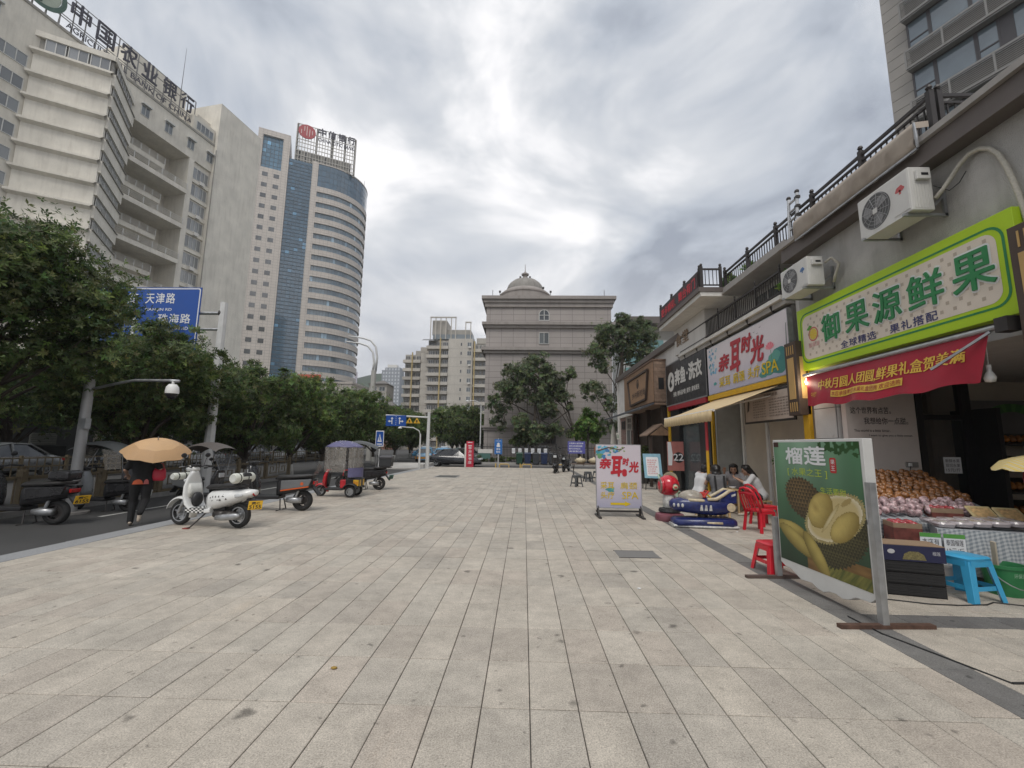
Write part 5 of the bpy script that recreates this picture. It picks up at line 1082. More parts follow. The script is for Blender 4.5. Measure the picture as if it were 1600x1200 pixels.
# twin arc lamp and plain street lamps
la = thing('twin_street_lamp', 'tall pale street lamp whose two arms curve over to the left', 'street lamp', (-16.3, 46, -.12))
MB().cyl((0, 0, 0), (0, 0, 9.6), .32, .26, 10).build('column', mat('lamp_column', (.42, .41, .38), .6), la)
for dx, tp_ in ((-.12, 12.6), (.18, 13.2)): MB().tube([(dx, 0, 9.5), (dx+.1, 0, tp_-2.2), (dx-.1, 0, tp_-1.0), (dx-.7, 0, tp_-.3), (dx-1.6, 0, tp_), (dx-3.2, 0, tp_+.2)], [.13, .12, .11, .1, .09, .07], 8).build('arm', PW, la, smooth=True)
for i, (x, y, h_, d, lab) in enumerate(((-6.95, 29.2, 2.75, -1, 'white arm lamp just left of the lane sign pole'), (-4.3, 43.0, 6.0, -1, 'thin grey street lamp left of the domed building'), (-17.2, 37, 4.3, 1, 'white lamp head reaching over the road from the median trees'))):
    t = thing('street_lamp', lab, 'street lamp', (x, y, -.12)); MB().cyl((0, 0, 0), (0, 0, h_-.3), .07, .05, 8).build('column', PW, t); MB().tube([(0, 0, h_-.4), (d*.1, 0, h_-.1), (d*.5, 0, h_+.1), (d*1.4, 0, h_+.16)], .035, 7).build('arm', PW, t, smooth=True); MB().lathe([(0, 0), (.1, -.04), (.15, -.14), (0, -.16)], (d*1.4, 0, h_+.18), 12).build('lamp_head', WHITE, t, smooth=True)
# fence of the domed building with notice boards
DBF = thing('iron_fence', 'black iron bar fence in front of the domed building', 'fence', (0, 39.8, 0)); bars = MB().box(-.015, .015, -.015, .015, .05, 1.75).mesh('bar'); bars.materials.append(BLACK)
for k in range(117): o = bpy.data.objects.new('bar', bars); COL.objects.link(o); o.parent = DBF; o.location = (-4.6+k*.13, 0, 0)
for z in (.25, 1.5): MB().box(-4.7, 10.6, -.025, .025, z-.03, z+.03).build('rail', BLACK, DBF)
for k in range(7): MB().box(-4.7+k*2.5, -4.55+k*2.5, -.08, .08, 0, 1.85).build('post', BLACK, DBF)
for k in range(6):
    t = thing('notice_frame', 'white notice, number %s from the left, hung on the iron fence' % ('one', 'two', 'three', 'four', 'five', 'six')[k], 'notice', (-.95+k*.575, 39.7, .95), 0, 'row of white notices on the fence'); MB().box(-.2, .2, -.03, .02, -.05, .52).build('frame', DARKMETAL, t); MB().box(-.15, .15, -.036, -.031, 0, .46).build('sheet', SW, t); text('print', Fr((-.12, -.038, .08), (1, 0, 0)), '公示', 0, .24, .06, .28, mat('print_grey', (.25, .26, .27), .6), t, d=.001)
# wheelie bins
for i in range(5):
    BC = [mat('bin_grey', (.05, .055, .062), .5), mat('bin_green', (.02, .07, .045), .5), mat('bin_blue', (.02, .035, .09), .5)][(1, 2, 0, 2, 0)[i]]
    t = thing('wheelie_bin', ['dark green wheelie bin at the left end of the row', 'dark blue wheelie bin next to the green one', 'grey wheelie bin in the middle of the row', 'dark blue wheelie bin right of the grey one', 'grey wheelie bin nearest the parked motorcycle'][i], 'bin', (-.4+i*.72, 38.75, 0), 0, 'row of wheelie bins')
    MB().add([(-.24, -.26, .08), (.24, -.26, .08), (.24, .22, .08), (-.24, .22, .08), (-.29, -.34, .95), (.29, -.34, .95), (.29, .3, .95), (-.29, .3, .95)], BXF).build('body', BC, t, bevel=.02); MB().add([(-.31, -.37, .95), (.31, -.37, .95), (.31, .33, .98), (-.31, .33, .98), (-.27, -.33, 1.0), (.27, -.33, 1.0), (.27, .3, 1.06), (-.27, .3, 1.06)], BXF).build('lid', BC, t)
    for s_ in (-1, 1): MB().cyl((s_*.25, .24, .09), (s_*.29, .24, .09), .09, n=12).build('wheel', RUBBER, t)
# yellow hoops along the kerb
YH = mat('hoop_yellow', (.62, .42, .12), .6, var=.15)
for i, x in enumerate((-2.4, -1.6, -.1, .5, 3.1, 3.6)):
    t = thing('parking_hoop', ('short yellow post, first along the far plaza kerb', 'yellow hoop, second along the far plaza kerb', 'short yellow post in the middle of the far kerb', 'yellow hoop before the notice boards', 'short yellow post left of the parked motorcycle', 'yellow hoop just left of the parked motorcycle')[i], 'bollard', (x*.8-.2, 33.25, 0), 0, 'yellow hoops and posts at the plaza end')
    if i % 2: MB().tube([(-.35, 0, -.12), (-.35, 0, .2), (-.3, 0, .25), (.3, 0, .25), (.35, 0, .2), (.35, 0, -.12)], .035, 8).build('hoop', YH, t)
    else: MB().cyl((0, 0, -.12), (0, 0, .28), .05, n=10).build('post', YH, t)
    if i % 2 == 0: MB().cyl((0, 0, .281), (0, 0, .3), .055, n=10).build('cap', YH, t)
# blue parking sign, purple led board, red pillar sign
t = thing('parking_sign', 'tall blue parking sign with white symbols at the plaza end', 'road sign', (-2.0, 34.2, -.12)); MB().cyl((0, 0, 0), (0, 0, 2.3), .035, n=8).build('pole', PW, t); c = Fr((-.3, -.04, 1.08), (1, 0, 0)); MB().fbox(c, 0, .6, 0, 1.15, -.02, 0).build('panel', mat('sign_azure', (.02, .14, .42), .45), t)
m_ = MB(); m_.poly(c, disc(.3, .78, .1), .004); m_.poly(c, rrect(.17, .43, .55, .72, .03), .005); m_.build('symbol', SW, t, fix=False); text('lettering', c, '停车', .14, .46, .3, .47, SW, t, bold=.02); text('lettering', c, '车位', .14, .46, .09, .26, SW, t, bold=.02); text('lettering', c, '非机动车', .07, .53, .98, 1.06, SW, t)
t = tl_ = thing('led_board', 'small violet board with white text lines above the parked motorcycle', 'sign', (4.6, 38.9, 0)); PU = mat('violet_board', (.09, .09, .30), .4, emit=.1, var=.05); tl_.scale = (.8, .8, .85); MB().box(-.95, .95, -.06, .06, 1.2, 2.45).build('panel', PU, t); MB().box(-.8, -.72, -.04, .04, 0, 1.2).box(.72, .8, -.04, .04, 0, 1.2).build('leg', DARKMETAL, t)
for k, (s_, a) in enumerate((('文明停车 规范有序', 1.6), ('请勿占用消防通道', 1.5), ('爱护公共环境卫生', 1.3), ('谢谢配合', 1.5))): text('lettering', Fr((-.85, -.061, 2.15-k*.27), (1, 0, 0)), s_, .03, a, 0, .17, SW, t, bold=.02)
t = thing('pillar_sign', 'red pillar sign with white upright characters at the far end of the plaza', 'sign', (-4.25, 34.0, -.12)); MB().box(-.33, -.2, -.1, .2, 0, 1.85).build('side_slab', OFFWHITE, t); RS = mat('pillar_red', (.50, .02, .05), .4); MB().box(-.2, .36, -.12, .2, .0, 2.05).build('body', RS, t)
for k, c_ in enumerate('一平方米书店'): text('lettering', Fr((-.08, -.121, 1.68-k*.27), (1, 0, 0)), c_, .03, .3, 0, .06 if c_ == '一' else .22, SW, t, bold=.02)
MB().fbox(Fr((0, -.121, 1.93), (1, 0, 0)), -.1, .25, 0, .05, 0, .004).build('top_line', SW, t)
t = thing('info_box', 'white and green notice box behind the hedge by the red pillar', 'notice', (-3.35, 39.2, 0)); MB().box(-.75, .55, -.05, .05, .95, 1.3).build('white_panel', OFFWHITE, t); MB().box(-.7, .35, -.06, .05, .45, .94).build('green_panel', mat('info_green', (.07, .16, .14), .6), t); MB().box(-.6, -.52, -.03, .03, 0, .45).box(.3, .38, -.03, .03, 0, .45).build('leg', DARKMETAL, t)
t = thing('orange_banner', 'orange banner with red stripe fixed along the fence on the right', 'banner', (7.2, 39.7, 0)); MB().box(-.9, 2.4, -.06, -.04, 1.05, 1.6).build('upper_cloth', mat('banner_orange', (.50, .12, .03), .7, var=.25, scale=3), t); MB().box(-.9, 2.4, -.06, -.04, .35, .62).build('lower_cloth', MATS['banner_orange'], t)
for i, (x, w_) in enumerate(((2.0, .95), (3.1, .4))): t = thing('condenser_unit', ('wide dark condenser on the foot of the domed building', 'small dark condenser beside the wide one')[i], 'air conditioner', (x-.3, 44.5, 1.9)); MB().box(0, w_, 0, .45, 0, .75).build('case', mat('condenser_dark', (.06, .06, .06), .6), t); MB().box(.05, w_-.05, -.012, 0, .08, .68).build('grille', DARKMETAL, t)

# ---------------------------------------------------------------- low dark frontage across the road on the left
lo = thing('low_frontage', 'low dark grey building with louvre, white door and window across the road at the left', 'building', (-27.2, 2.8, 0)); lo.scale = (1, 1, .64); DG = mat('dark_cladding', (.11, .11, .115), .7, var=.15, scale=1.5)
MB().box(-8, 0, 8, 60, .03, 5.2).build('wall', DG, lo); fl3 = Fr((.0, 0, 0), (0, 1, 0))
lv = MB().fbox(fl3, 20.6, 22.0, 2.1, 3.1, 0, .03).build('louvre', mat('louvre_white', (.5, .5, .48), .5), lo)
for k in range(6): MB().fbox(fl3, 20.65, 21.95, 2.14+k*.16, 2.23+k*.16, .031, .06).build('slat', mat('louvre_grey2', (.28, .28, .27), .5), lv)
MB().fbox(fl3, 20.2, 22.6, .03, 1.95, 0, .04).build('cabinet', BLACK, lo); MB().fbox(fl3, 19.2, 20.0, .03, 1.7, 0, .05).build('white_door', OFFWHITE, lo)  # black cabinet and a door in plain off-white paint
be = MB().fbox(fl3, 24.2, 26.6, .03, 3.4, 0, .08).build('beige_bay', mat('beige_front', (.48, .43, .36), .8), lo); MB().fbox(fl3, 24.7, 25.7, 1.5, 3.0, .081, .11).build('pale_window', mat('pale_window', (.25, .33, .35), .2), be)
window(lo, fl3, 27.6, 30.3, 1.7, 3.2, 3); MB().fbox(fl3, 27.3, 30.6, .1, 1.4, 0, .05).build('dark_panel', BLACK, lo)
for k in range(7): MB().fbox(fl3, 32+k*4, 32.6+k*4, .03, 4.6, 0, .35).build('pilaster', CONC, lo)
for k in range(6): window(lo, fl3, 33+k*4, 35.6+k*4, .6, 3.0, 3)
# ================================================================ two- and three-wheelers, cars
def ring_z(z, xc, hx, hy, ex=2.5, n=16, yc=0.0):
    out = []
    for k in range(n):
        t = 2*math.pi*k/n; c, s_ = math.cos(t), math.sin(t); out.append(Vector((xc+hx*math.copysign(abs(c)**(2/ex), c), yc+hy*math.copysign(abs(s_)**(2/ex), s_), z)))
    return out
def wheel(parent, x, z, r_, w, y=0.0, rim=None, spokes=5):
    prof = []
    for k in range(13): a = 2*math.pi*k/12; prof.append((r_-w*.45+w*.45*math.cos(a), w*.5*math.sin(a)))
    t = MB().lathe(prof, (x, y, z), 28, 'y').build('tyre', RUBBER, parent, smooth=True)
    m = MB().lathe([(r_-w*.75, -w*.38), (r_-w*.75, w*.38)], (x, y, z), 24, 'y').lathe([(r_-w*.9, -w*.4), (r_-w*.7, -w*.42)], (x, y, z), 24, 'y').lathe([(r_-w*.9, w*.4), (r_-w*.7, w*.42)], (x, y, z), 24, 'y')
    for k in range(spokes): a = 2*math.pi*k/spokes+.3; m.bar((x, y, z), (x+(r_-w*.78)*math.cos(a), y, z+(r_-w*.78)*math.sin(a)), .035, w*.35, (0, 1, 0))
    m.cyl((x, y-w*.45, z), (x, y+w*.45, z), .045, n=12).cyl((x, y-w*.12, z), (x, y+w*.12, z), r_*.42, n=16); m.build('rim', rim or STEEL, t); return t
def fender(parent, x, z, r_, w, a0, a1, m, n=12):
    rings = []
    for k in range(n+1):
        a = R(a0+(a1-a0)*k/n); tap = 1-.25*abs(k/n-.45); row = []
        for q in range(9):
            b = R(-90+180*q/8); rr_ = r_+.045*math.cos(b); row.append(Vector((x+rr_*math.cos(a), w*tap*math.sin(b), z+rr_*math.sin(a))))
        rings.append(row)
    o = MB().strip(rings, None).build('fender', m, parent, smooth=True); md = o.modifiers.new('t', 'SOLIDIFY'); md.thickness = .012; return o
SEATV = mat('seat_vinyl', (.022, .021, .021), .5, var=.15, scale=12, bump=.1); SMOKE = mat('smoked_screen', (.06, .06, .06), .12, alpha=.5, var=0); PLATEY = mat('plate_yellow', (.72, .42, .02), .45, var=.05); TAILR = mat('tail_red', (.35, .01, .01), .2, var=0); LAMPC = mat('lamp_clear', (.55, .57, .58), .08, var=0, coat=.5)
def plate(parent, fr, w, h, body, m=PLATEY):
    o = MB().fbox(fr, 0, w, 0, h, -.006, 0).build('number_plate', m, parent, bevel=.004); text('plate_lettering', fr, body[:2], w*.2, w*.8, h*.58, h*.9, BLACK, o, bold=.03, d=.002); text('plate_lettering', fr, body[2:], w*.08, w*.92, h*.1, h*.52, BLACK, o, bold=.03, d=.002)
def bars(parent, x, z, m=BLACK, w=.33, mirrors=True):
    h = MB().tube([(x+.09, -w, z+.0), (x+.03, -w*.6, z+.02), (x, -.1, z), (x, .1, z), (x+.03, w*.6, z+.02), (x+.09, w, z)], .013, 8).build('handlebar', m, parent, smooth=True)
    for s_ in (-1, 1):
        MB().cyl((x+.04, s_*w*.62, z+.02), (x+.1, s_*(w+.03), z), .019, n=10).build('grip', RUBBER, h)
        MB().tube([(x-.03, s_*w*.62, z+.02), (x-.05, s_*w*.8, z+.015), (x+.0, s_*(w+.01), z+.01)], .006, 6).build('lever', STEEL, h)
        if mirrors:
            q = MB().tube([(x+.01, s_*w*.55, z+.02), (x-.0, s_*w*.7, z+.14), (x+.0, s_*w*.78, z+.2)], .006, 6).build('mirror_stem', BLACK, h); MB().sphere((x, s_*w*.8, z+.23), (.018, .065, .045), 12, 8).build('mirror', m, h, smooth=True)
    return h
def side_stand(parent, x, z, foot=(-.12, -.3)):
    MB().tube([(x, -.12, z), (x+foot[0], foot[1]+.03, .03), (x+foot[0]-.05, foot[1], .015)], .014, 7).build('side_stand', DARKMETAL, parent); MB().box(x+foot[0]-.1, x+foot[0], foot[1]-.04, foot[1]+.03, .0, .02).build('stand_foot', mat('stand_red', (.25, .04, .03), .6), parent)
WH = mat('scooter_white', (.74, .745, .73), .22, var=.03, coat=.5); CHK = None
def scooter_classic(label, loc, rz):
    t = thing('motor_scooter', label, 'scooter', loc, rz)
    wheel(t, -.66, .235, .235, .1); wheel(t, .65, .235, .235, .11)
    fender(t, -.66, .235, .275, .095, -15, 165, WH)
    # leg shield with steering column
    MB().loft([ring_z(.29, -.22, .03, .16, 3), ring_z(.33, -.31, .04, .2, 3), ring_z(.42, -.39, .038, .22, 3), ring_z(.58, -.44, .035, .22, 3), ring_z(.75, -.455, .035, .205, 3), ring_z(.9, -.46, .042, .15, 3), ring_z(.99, -.46, .055, .095, 2.5), ring_z(1.04, -.46, .055, .07)]).build('leg_shield', WH, t, smooth=True); MB().loft([ring_z(.4, -.5, .07, .035), ring_z(.6, -.51, .06, .045), ring_z(.85, -.505, .05, .05), ring_z(1.0, -.49, .05, .05)]).build('horn_cover', WH, t, smooth=True)
    MB().loft([ring_z(.55, -.40, .04, .14, 4), ring_z(.66, -.40, .05, .15, 4), ring_z(.8, -.42, .04, .13, 4)]).build('inner_panel', mat('cream_panel', (.66, .66, .62), .4), t, smooth=True)
    MB().sphere((-.31, -.02, .5), (.07, .12, .14), 14, 9).build('bag_on_hook', BLACK, t, smooth=True)
    MB().loft([ring_x(-.6, 1.07, .05, .045), ring_x(-.55, 1.08, .075, .06), ring_x(-.47, 1.08, .085, .055), ring_x(-.40, 1.07, .065, .035)]).build('headset', WH, t, smooth=True); MB().lathe([(0, -.03), (.06, -.02), (.065, .02)], (-.59, 0, 1.075), 16, 'x').build('headlamp', LAMPC, t, smooth=True)
    bars(t, -.46, 1.11); MB().box(-.5, -.38, -.07, .07, 1.12, 1.16).build('dash', BLACK, t, bevel=.015); MB().sphere((-.49, -.16, .86), (.03, .02, .03), 10, 7).build('indicator', LAMPC, t, smooth=True)
    MB().tube([(-.66, -.07, .235), (-.58, -.07, .42), (-.53, -.04, .62)], .028, 8).build('fork', STEEL, t)
    fl_ = MB().loft([ring_x(-.44, .33, .1, .05, 4), ring_x(-.38, .31, .18, .045, 5), ring_x(.05, .31, .19, .045, 5), ring_x(.15, .33, .18, .06, 4)]).build('floorboard', WH, t, smooth='auto')
    cm = MB()
    for i in range(9):
        for j in range(8):
            x = -.38+i*.046; y = -.17+j*.0425; cm.add([(x, y, .358), (x+.046, y, .358), (x+.046, y+.0425, .358), (x, y+.0425, .358)], [(0, 1, 2, 3)], ((.75, .75, .72) if (i+j) % 2 else (.02, .02, .02)))
    for i in range(9):
        for j in range(3): cm.add([(-.38+i*.046, -.192, .275+j*.026), (-.334+i*.046, -.192, .275+j*.026), (-.334+i*.046, -.192, .301+j*.026), (-.38+i*.046, -.192, .301+j*.026)], [(0, 1, 2, 3)], ((.75, .75, .72) if (i+j) % 2 else (.02, .02, .02)))
    cm.build('checked_mat', PRINT, fl_, fix=False)
    rbd = MB().loft([ring_x(.0, .48, .13, .15, 3), ring_x(.08, .50, .17, .18, 3), ring_x(.25, .52, .205, .18, 2.6), ring_x(.45, .55, .21, .155, 2.2), ring_x(.65, .595, .185, .125, 2.1), ring_x(.82, .635, .13, .09, 2), ring_x(.98, .665, .05, .05, 2)]).build('rear_body', WH, t, smooth=True)
    MB().loft([ring_x(.1, .4, .1, .12, 4), ring_x(.4, .4, .1, .1, 4)]).build('inner_case', BLACK, t)
    MB().loft([ring_x(-.08, .73, .08, .03), ring_x(.0, .745, .13, .05), ring_x(.25, .755, .15, .05), ring_x(.33, .775, .15, .055), ring_x(.6, .79, .14, .05), ring_x(.75, .78, .08, .03)]).build('seat', SEATV, t, smooth=True)
    MB().loft([ring_x(.66, .86, .12, .09, 3), ring_x(.7, .9, .13, .13, 3), ring_x(.75, .92, .11, .11, 3)]).build('backrest', SEATV, t, smooth=True)
    # rolled white bags with dark straps at front and rear
    for (cx, cz, ln, rr_) in ((-.72, .93, .2, .068), (.66, .93, .24, .095)):
        bg_ = MB().lathe([(0, -ln), (rr_*.8, -ln), (rr_, -ln+.03), (rr_, ln-.03), (rr_*.8, ln), (0, ln)], (cx, -.02, cz), 18, 'y').build('roll_bag', mat('bag_cream', (.64, .65, .58), .55, var=.08), t, smooth='auto')
        for y in (-ln*.55, ln*.2): MB().lathe([(rr_+.002, y-.012), (rr_+.005, y), (rr_+.002, y+.012)], (cx, -.02, cz), 18, 'y').build('strap', BLACK, bg_)
        MB().lathe([(0, -ln-.004), (rr_*.72, -ln-.004)], (cx, -.02, cz), 18, 'y').build('bag_end', mat('bag_pale', (.6, .61, .57), .6), bg_)
    en = MB(); limb(en, [((.22, -.09, .25), .07), ((.42, -.1, .24), .085), ((.62, -.11, .24), .075)]); en.build('engine_case', DARKMETAL, t, smooth=True)
    MB().loft([ring_x(.3, .2, .04, .045), ring_x(.45, .21, .055, .06), ring_x(.72, .24, .055, .06), ring_x(.8, .25, .02, .02)]).build('exhaust', STEEL, t, smooth=True).location = (0, -.17, 0)
    sd_ = Fr((.0, -.213, .0), (1, 0, 0)); dc = MB()
    for x, z, s_ in ((.2, .58, .03), (.27, .585, .03), (.34, .59, .03), (.43, .605, .04), (.38, .53, .035), (.5, .55, .03), (.14, .56, .025)): dc.poly(sd_, [(x-s_*.6, z-s_*.5), (x+s_*.6, z-s_*.5), (x+s_*.1, z+s_*.7), (x-s_*.3, z+s_*.2)], .0)
    dc.poly(sd_, [(.18, .5), (.36, .525), (.36, .535), (.18, .51)], 0); dk_ = dc.build('decal', mat('decal_black', (.03, .028, .025), .4), t, fix=False); md = dk_.modifiers.new('w', 'SHRINKWRAP'); md.target = rbd; md.wrap_method = 'PROJECT'; md.use_project_y = True; md.use_negative_direction = True; md.use_positive_direction = True; md.offset = .004
    MB().loft([ring_x(.63, .6, .008, .028), ring_x(.72, .615, .02, .035), ring_x(.82, .62, .012, .02)]).build('side_lamp', LAMPC, t, smooth=True).location = (0, -.168, 0)
    MB().sphere((.95, 0, .64), (.03, .07, .045), 12, 8).build('tail_lamp', TAILR, t, smooth=True)
    MB().add([(.86, -.09, .56), (.98, -.1, .44), (.98, .1, .44), (.86, .09, .56), (.84, -.09, .54), (.96, -.1, .42), (.96, .1, .42), (.84, .09, .54)], BXF).build('mudguard', BLACK, t)
    plate(t, Fr((1.0, -.28, .34), (.55, .83, 0), (0, 0, 1)).at(0, 0, 0) if False else Fr((.93, -.14, .36), (.80, .6, 0), (.12, 0, 1)), .23, .16, '贵C5155'); side_stand(t, .02, .27, (-.14, -.32)); return t
scooter_classic('white retro scooter with checked mat and rolled bags parked by the kerb', (-6.03, 8.5, 0), R(-9))

def scooter_modern(label, loc, rz, body, panel=None, line=None, name='motor_scooter', box=False, screen=False, canopy=None, seatlen=.75, plate_m=None, cat='scooter', plate_txt='贵C6688', group=None):
    """squarer step-through: black lower half, coloured side panel"""
    t = thing(name, label, cat, loc, rz, group)
    wheel(t, -.66, .225, .225, .11, rim=DARKMETAL); wheel(t, .62, .225, .225, .12, rim=DARKMETAL)
    fender(t, -.66, .225, .262, .09, 10, 150, body)
    MB().loft([ring_z(.34, -.42, .05, .12, 3), ring_z(.5, -.46, .07, .18, 3), ring_z(.75, -.50, .075, .19, 3), ring_z(.95, -.545, .06, .13, 3), ring_z(1.0, -.55, .05, .09, 3)]).build('leg_shield', body, t, smooth=True)
    MB().box(-.63, -.59, -.08, .08, .78, .9).build('headlamp', LAMPC, t, bevel=.015)
    MB().tube([(-.66, -.08, .225), (-.56, -.06, .62)], .026, 8).build('fork', DARKMETAL, t); MB().tube([(-.66, .08, .225), (-.56, .06, .62)], .026, 8).build('fork', DARKMETAL, t)
    bars(t, -.5, 1.04); MB().box(-.6, -.46, -.09, .09, .99, 1.07).build('dash', BLACK, t, bevel=.02)
    MB().box(-.44, .16, -.17, .17, .26, .34).build('floorboard', BLACK, t, bevel=.02)
    MB().loft([ring_x(.08, .5, .12, .17, 4), ring_x(.16, .52, .165, .18, 4), ring_x(.5, .55, .17, .15, 4), ring_x(.82, .6, .12, .11, 3)]).build('rear_body', BLACK, t, smooth=True)
    if panel:
        for s_ in (-1, 1):
            MB().prism(Fr((0, s_*.165, 0), (1, 0, 0)), [(.2, .46), (.8, .55), (.86, .7), (.2, .66)], -.02, .02).build('side_panel', panel, t, bevel=.008)
            if line: MB().prism(Fr((0, s_*.166, 0), (1, 0, 0)), [(.2, .435), (.8, .525), (.8, .55), (.2, .46)], -.022, .022).build('accent_line', line, t); MB().prism(Fr((0, s_*.187, 0), (1, 0, 0)), disc(.66, .6, .035, n=12), -.002, .002).build('badge', line, t)
    MB().loft([ring_x(.02, .7, .08, .03), ring_x(.1, .72, .14, .055, 3), ring_x(.4, .735, .15, .05, 3), ring_x(.1+seatlen*.8, .755, .14, .045, 3), ring_x(.1+seatlen, .75, .09, .03)]).build('seat', SEATV, t, smooth=True)
    MB().tube([(.5, -.13, .74), (.85, -.12, .78), (.93, 0, .79), (.85, .12, .78), (.5, .13, .74)], .012, 7).build('grab_rail', DARKMETAL, t)
    MB().loft([ring_x(.3, .24, .05, .05), ring_x(.45, .24, .075, .07), ring_x(.64, .235, .06, .06)]).build('motor_case', STEEL, t, smooth=True).location = (0, -.08, 0)
    MB().tube([(.5, -.1, .28), (.58, -.11, .5)], .025, 8).build('shock', STEEL, t)
    MB().box(.86, .9, -.1, .1, .58, .65).build('tail_lamp', TAILR, t, bevel=.01); MB().add([(.84, -.08, .55), (1.0, -.08, .36), (1.0, .08, .36), (.84, .08, .55), (.82, -.08, .53), (.98, -.08, .33), (.98, .08, .33), (.82, .08, .53)], BXF).build('mudguard', BLACK, t)
    if plate_m: plate(t, Fr((.97, -.11, .38), (.5, .86, 0), (.2, 0, 1)), .22, .15, plate_txt, plate_m)
    for s_ in (-1, 1): MB().tube([(.16, s_*.08, .26), (.2, s_*.13, .03), (.12, s_*.15, .015)], .013, 6).build('stand_leg', DARKMETAL, t)
    if box: bx = MB().box(.62, 1.05, -.22, .22, .82, 1.14).build('top_box', mat('box_black', (.03, .032, .035), .5, var=.2), t, bevel=.03); MB().box(.6, 1.07, -.24, .24, 1.1, 1.2).build('box_lid', mat('box_grey', (.09, .09, .1), .5), bx, bevel=.03); MB().box(.45, 1.0, -.2, .2, .77, .8).build('rack', DARKMETAL, t)
    if screen: MB().strip([[Vector((-.56-.1*v, .19*math.sin(u)*(1-.25*v), .98+.36*v)) + Vector((-.06*math.cos(u), 0, 0)) for u in (-1.4, -.7, 0, .7, 1.4)] for v in (0, .3, .6, 1)], None).build('windscreen', SMOKE, t, smooth=True)
    if canopy:
        cm_, cl_, side = canopy
        rows = [[Vector((-.72+1.3*u, .36*math.sin(R(a)), 1.48+.24*math.sin(math.pi*(u*.85+.12))-.12*(1-math.cos(R(a))))) for a in (-80, -50, -20, 0, 20, 50, 80)] for u in [k/8 for k in range(9)]]
        MB().strip(rows, None).build('canopy', cm_, t, smooth=True)
        MB().strip([[Vector((-.80+.25*v, .3*math.sin(u), .98+.55*v)) for u in (-1.4, -.7, 0, .7, 1.4)] for v in (0, .3, .6, 1)], None).build('windscreen', cl_, t, smooth=True)
        if side:
            for s_ in (-1, 1): MB().add([(.1, s_*.34, 1.52), (.55, s_*.34, 1.46), (.58, s_*.3, 1.05), (.2, s_*.3, 1.02)], [(0, 1, 2, 3)]).build('side_curtain', cl_, t)
        for x, z in ((-.66, .98), (.5, .76)):
            for s_ in (-1, 1): MB().tube([(x, s_*.12, z), (x+(.1 if x < 0 else .05), s_*.3, 1.5)], .01, 6).build('canopy_strut', STEEL, t)
    return t
BLKP = mat('scooter_black', (.022, .022, .024), .25, var=.05, coat=.3); GRYP = mat('panel_grey', (.20, .205, .21), .35, .4, var=.05); ORG = mat('accent_orange', (.62, .11, .02), .4, var=0); CLR = mat('clear_curtain', (.45, .42, .38), .2, alpha=.35, var=.1); DKC = mat('canopy_dark', (.075, .08, .08), .5, var=.1)
s = scooter_modern('black electric scooter with grey side panel and orange line, behind the white scooter', (-5.98, 10.6, 0), R(2), BLKP, GRYP, ORG); s.scale = (1.08, 1.08, 1.08)
s = scooter_modern('black motorcycle with yellow plate cut off by the left photo edge', (-10.35, 8.95, -.12), R(4), BLKP, BLKP, None, 'motorcycle', screen=True, plate_m=PLATEY, cat='motorcycle', plate_txt='贵C6155'); s.scale = (1.18, 1.1, 1.12)
MB().box(.5, .86, -.16, .16, .8, .98).build('top_case', BLKP, s, bevel=.05)
s = scooter_modern('dark scooter with grey rain canopy parked behind the camera pole', (-10.35, 10.75, -.12), R(3), mat('scooter_silver', (.32, .33, .34), .35, .4), BLKP, None, canopy=(DKC, CLR, True), plate_m=mat('plate_pale', (.5, .52, .5), .5), plate_txt='贵C7029')
MB().box(.5, .82, -.17, .17, .8, 1.06).build('basket', mat('basket_dark', (.04, .04, .045), .6), s, bevel=.01)
s = scooter_modern('dark scooter with brown canopy, front hidden by the walking person', (-8.75, 11.9, -.12), R(168), BLKP, GRYP, None, canopy=(mat('canopy_brown', (.11, .095, .085), .6), SMOKE, False))
s = scooter_modern('black delivery scooter with a bulky top box behind the red tricycle', (-5.75, 15.6, 0), R(6), BLKP, BLKP, None, box=True, canopy=(DKC, CLR, False), plate_m=mat('plate_green', (.05, .16, .12), .5), plate_txt='贵C88F')
s = scooter_modern('black maxi scooter parked front-on near the far end of the plaza', (1.98, 27.6, 0), R(82), BLKP, BLKP, None, 'motorcycle', screen=True, cat='motorcycle'); s.scale = (1.2, 1.2, 1.2)
s = scooter_modern('second dark scooter half hidden behind the maxi scooter at the plaza end', (2.75, 28.9, 0), R(70), BLKP, GRYP, None, screen=True)

# red canopied tricycle
t = thing('electric_tricycle', 'red electric tricycle with violet umbrella roof and clear curtains', 'tricycle', (-5.72, 13.6, 0), R(3)); RD = mat('tricycle_red', (.52, .02, .03), .3, var=.05, coat=.4)
wheel(t, -.52, .16, .16, .09, rim=STEEL); wheel(t, .48, .175, .175, .1, -.31, rim=STEEL); wheel(t, .48, .175, .175, .1, .31, rim=STEEL)
fender(t, -.52, .16, .195, .085, -5, 160, RD)
MB().loft([ring_z(.3, -.36, .04, .1, 3), ring_z(.45, -.40, .06, .16, 3), ring_z(.65, -.36, .06, .17, 3), ring_z(.82, -.30, .045, .13, 3)]).build('leg_shield', RD, t, smooth=True); MB().loft([ring_z(.3, -.31, .02, .09, 3), ring_z(.6, -.29, .02, .14, 3), ring_z(.78, -.25, .02, .11, 3)]).build('inner_panel', BLACK, t, smooth=True)
MB().tube([(-.52, -.07, .16), (-.4, -.05, .5)], .022, 7).tube([(-.52, .07, .16), (-.4, .05, .5)], .022, 7).build('fork', DARKMETAL, t); bars(t, -.24, .9, w=.29)
MB().box(-.36, .2, -.2, .2, .2, .26).build('floorboard', BLACK, t, bevel=.015)
MB().box(.12, .34, -.22, .22, .26, .52).build('battery_box', RD, t, bevel=.03); MB().box(.3, .72, -.26, .26, .3, .56).build('rear_box', BLACK, t, bevel=.02)
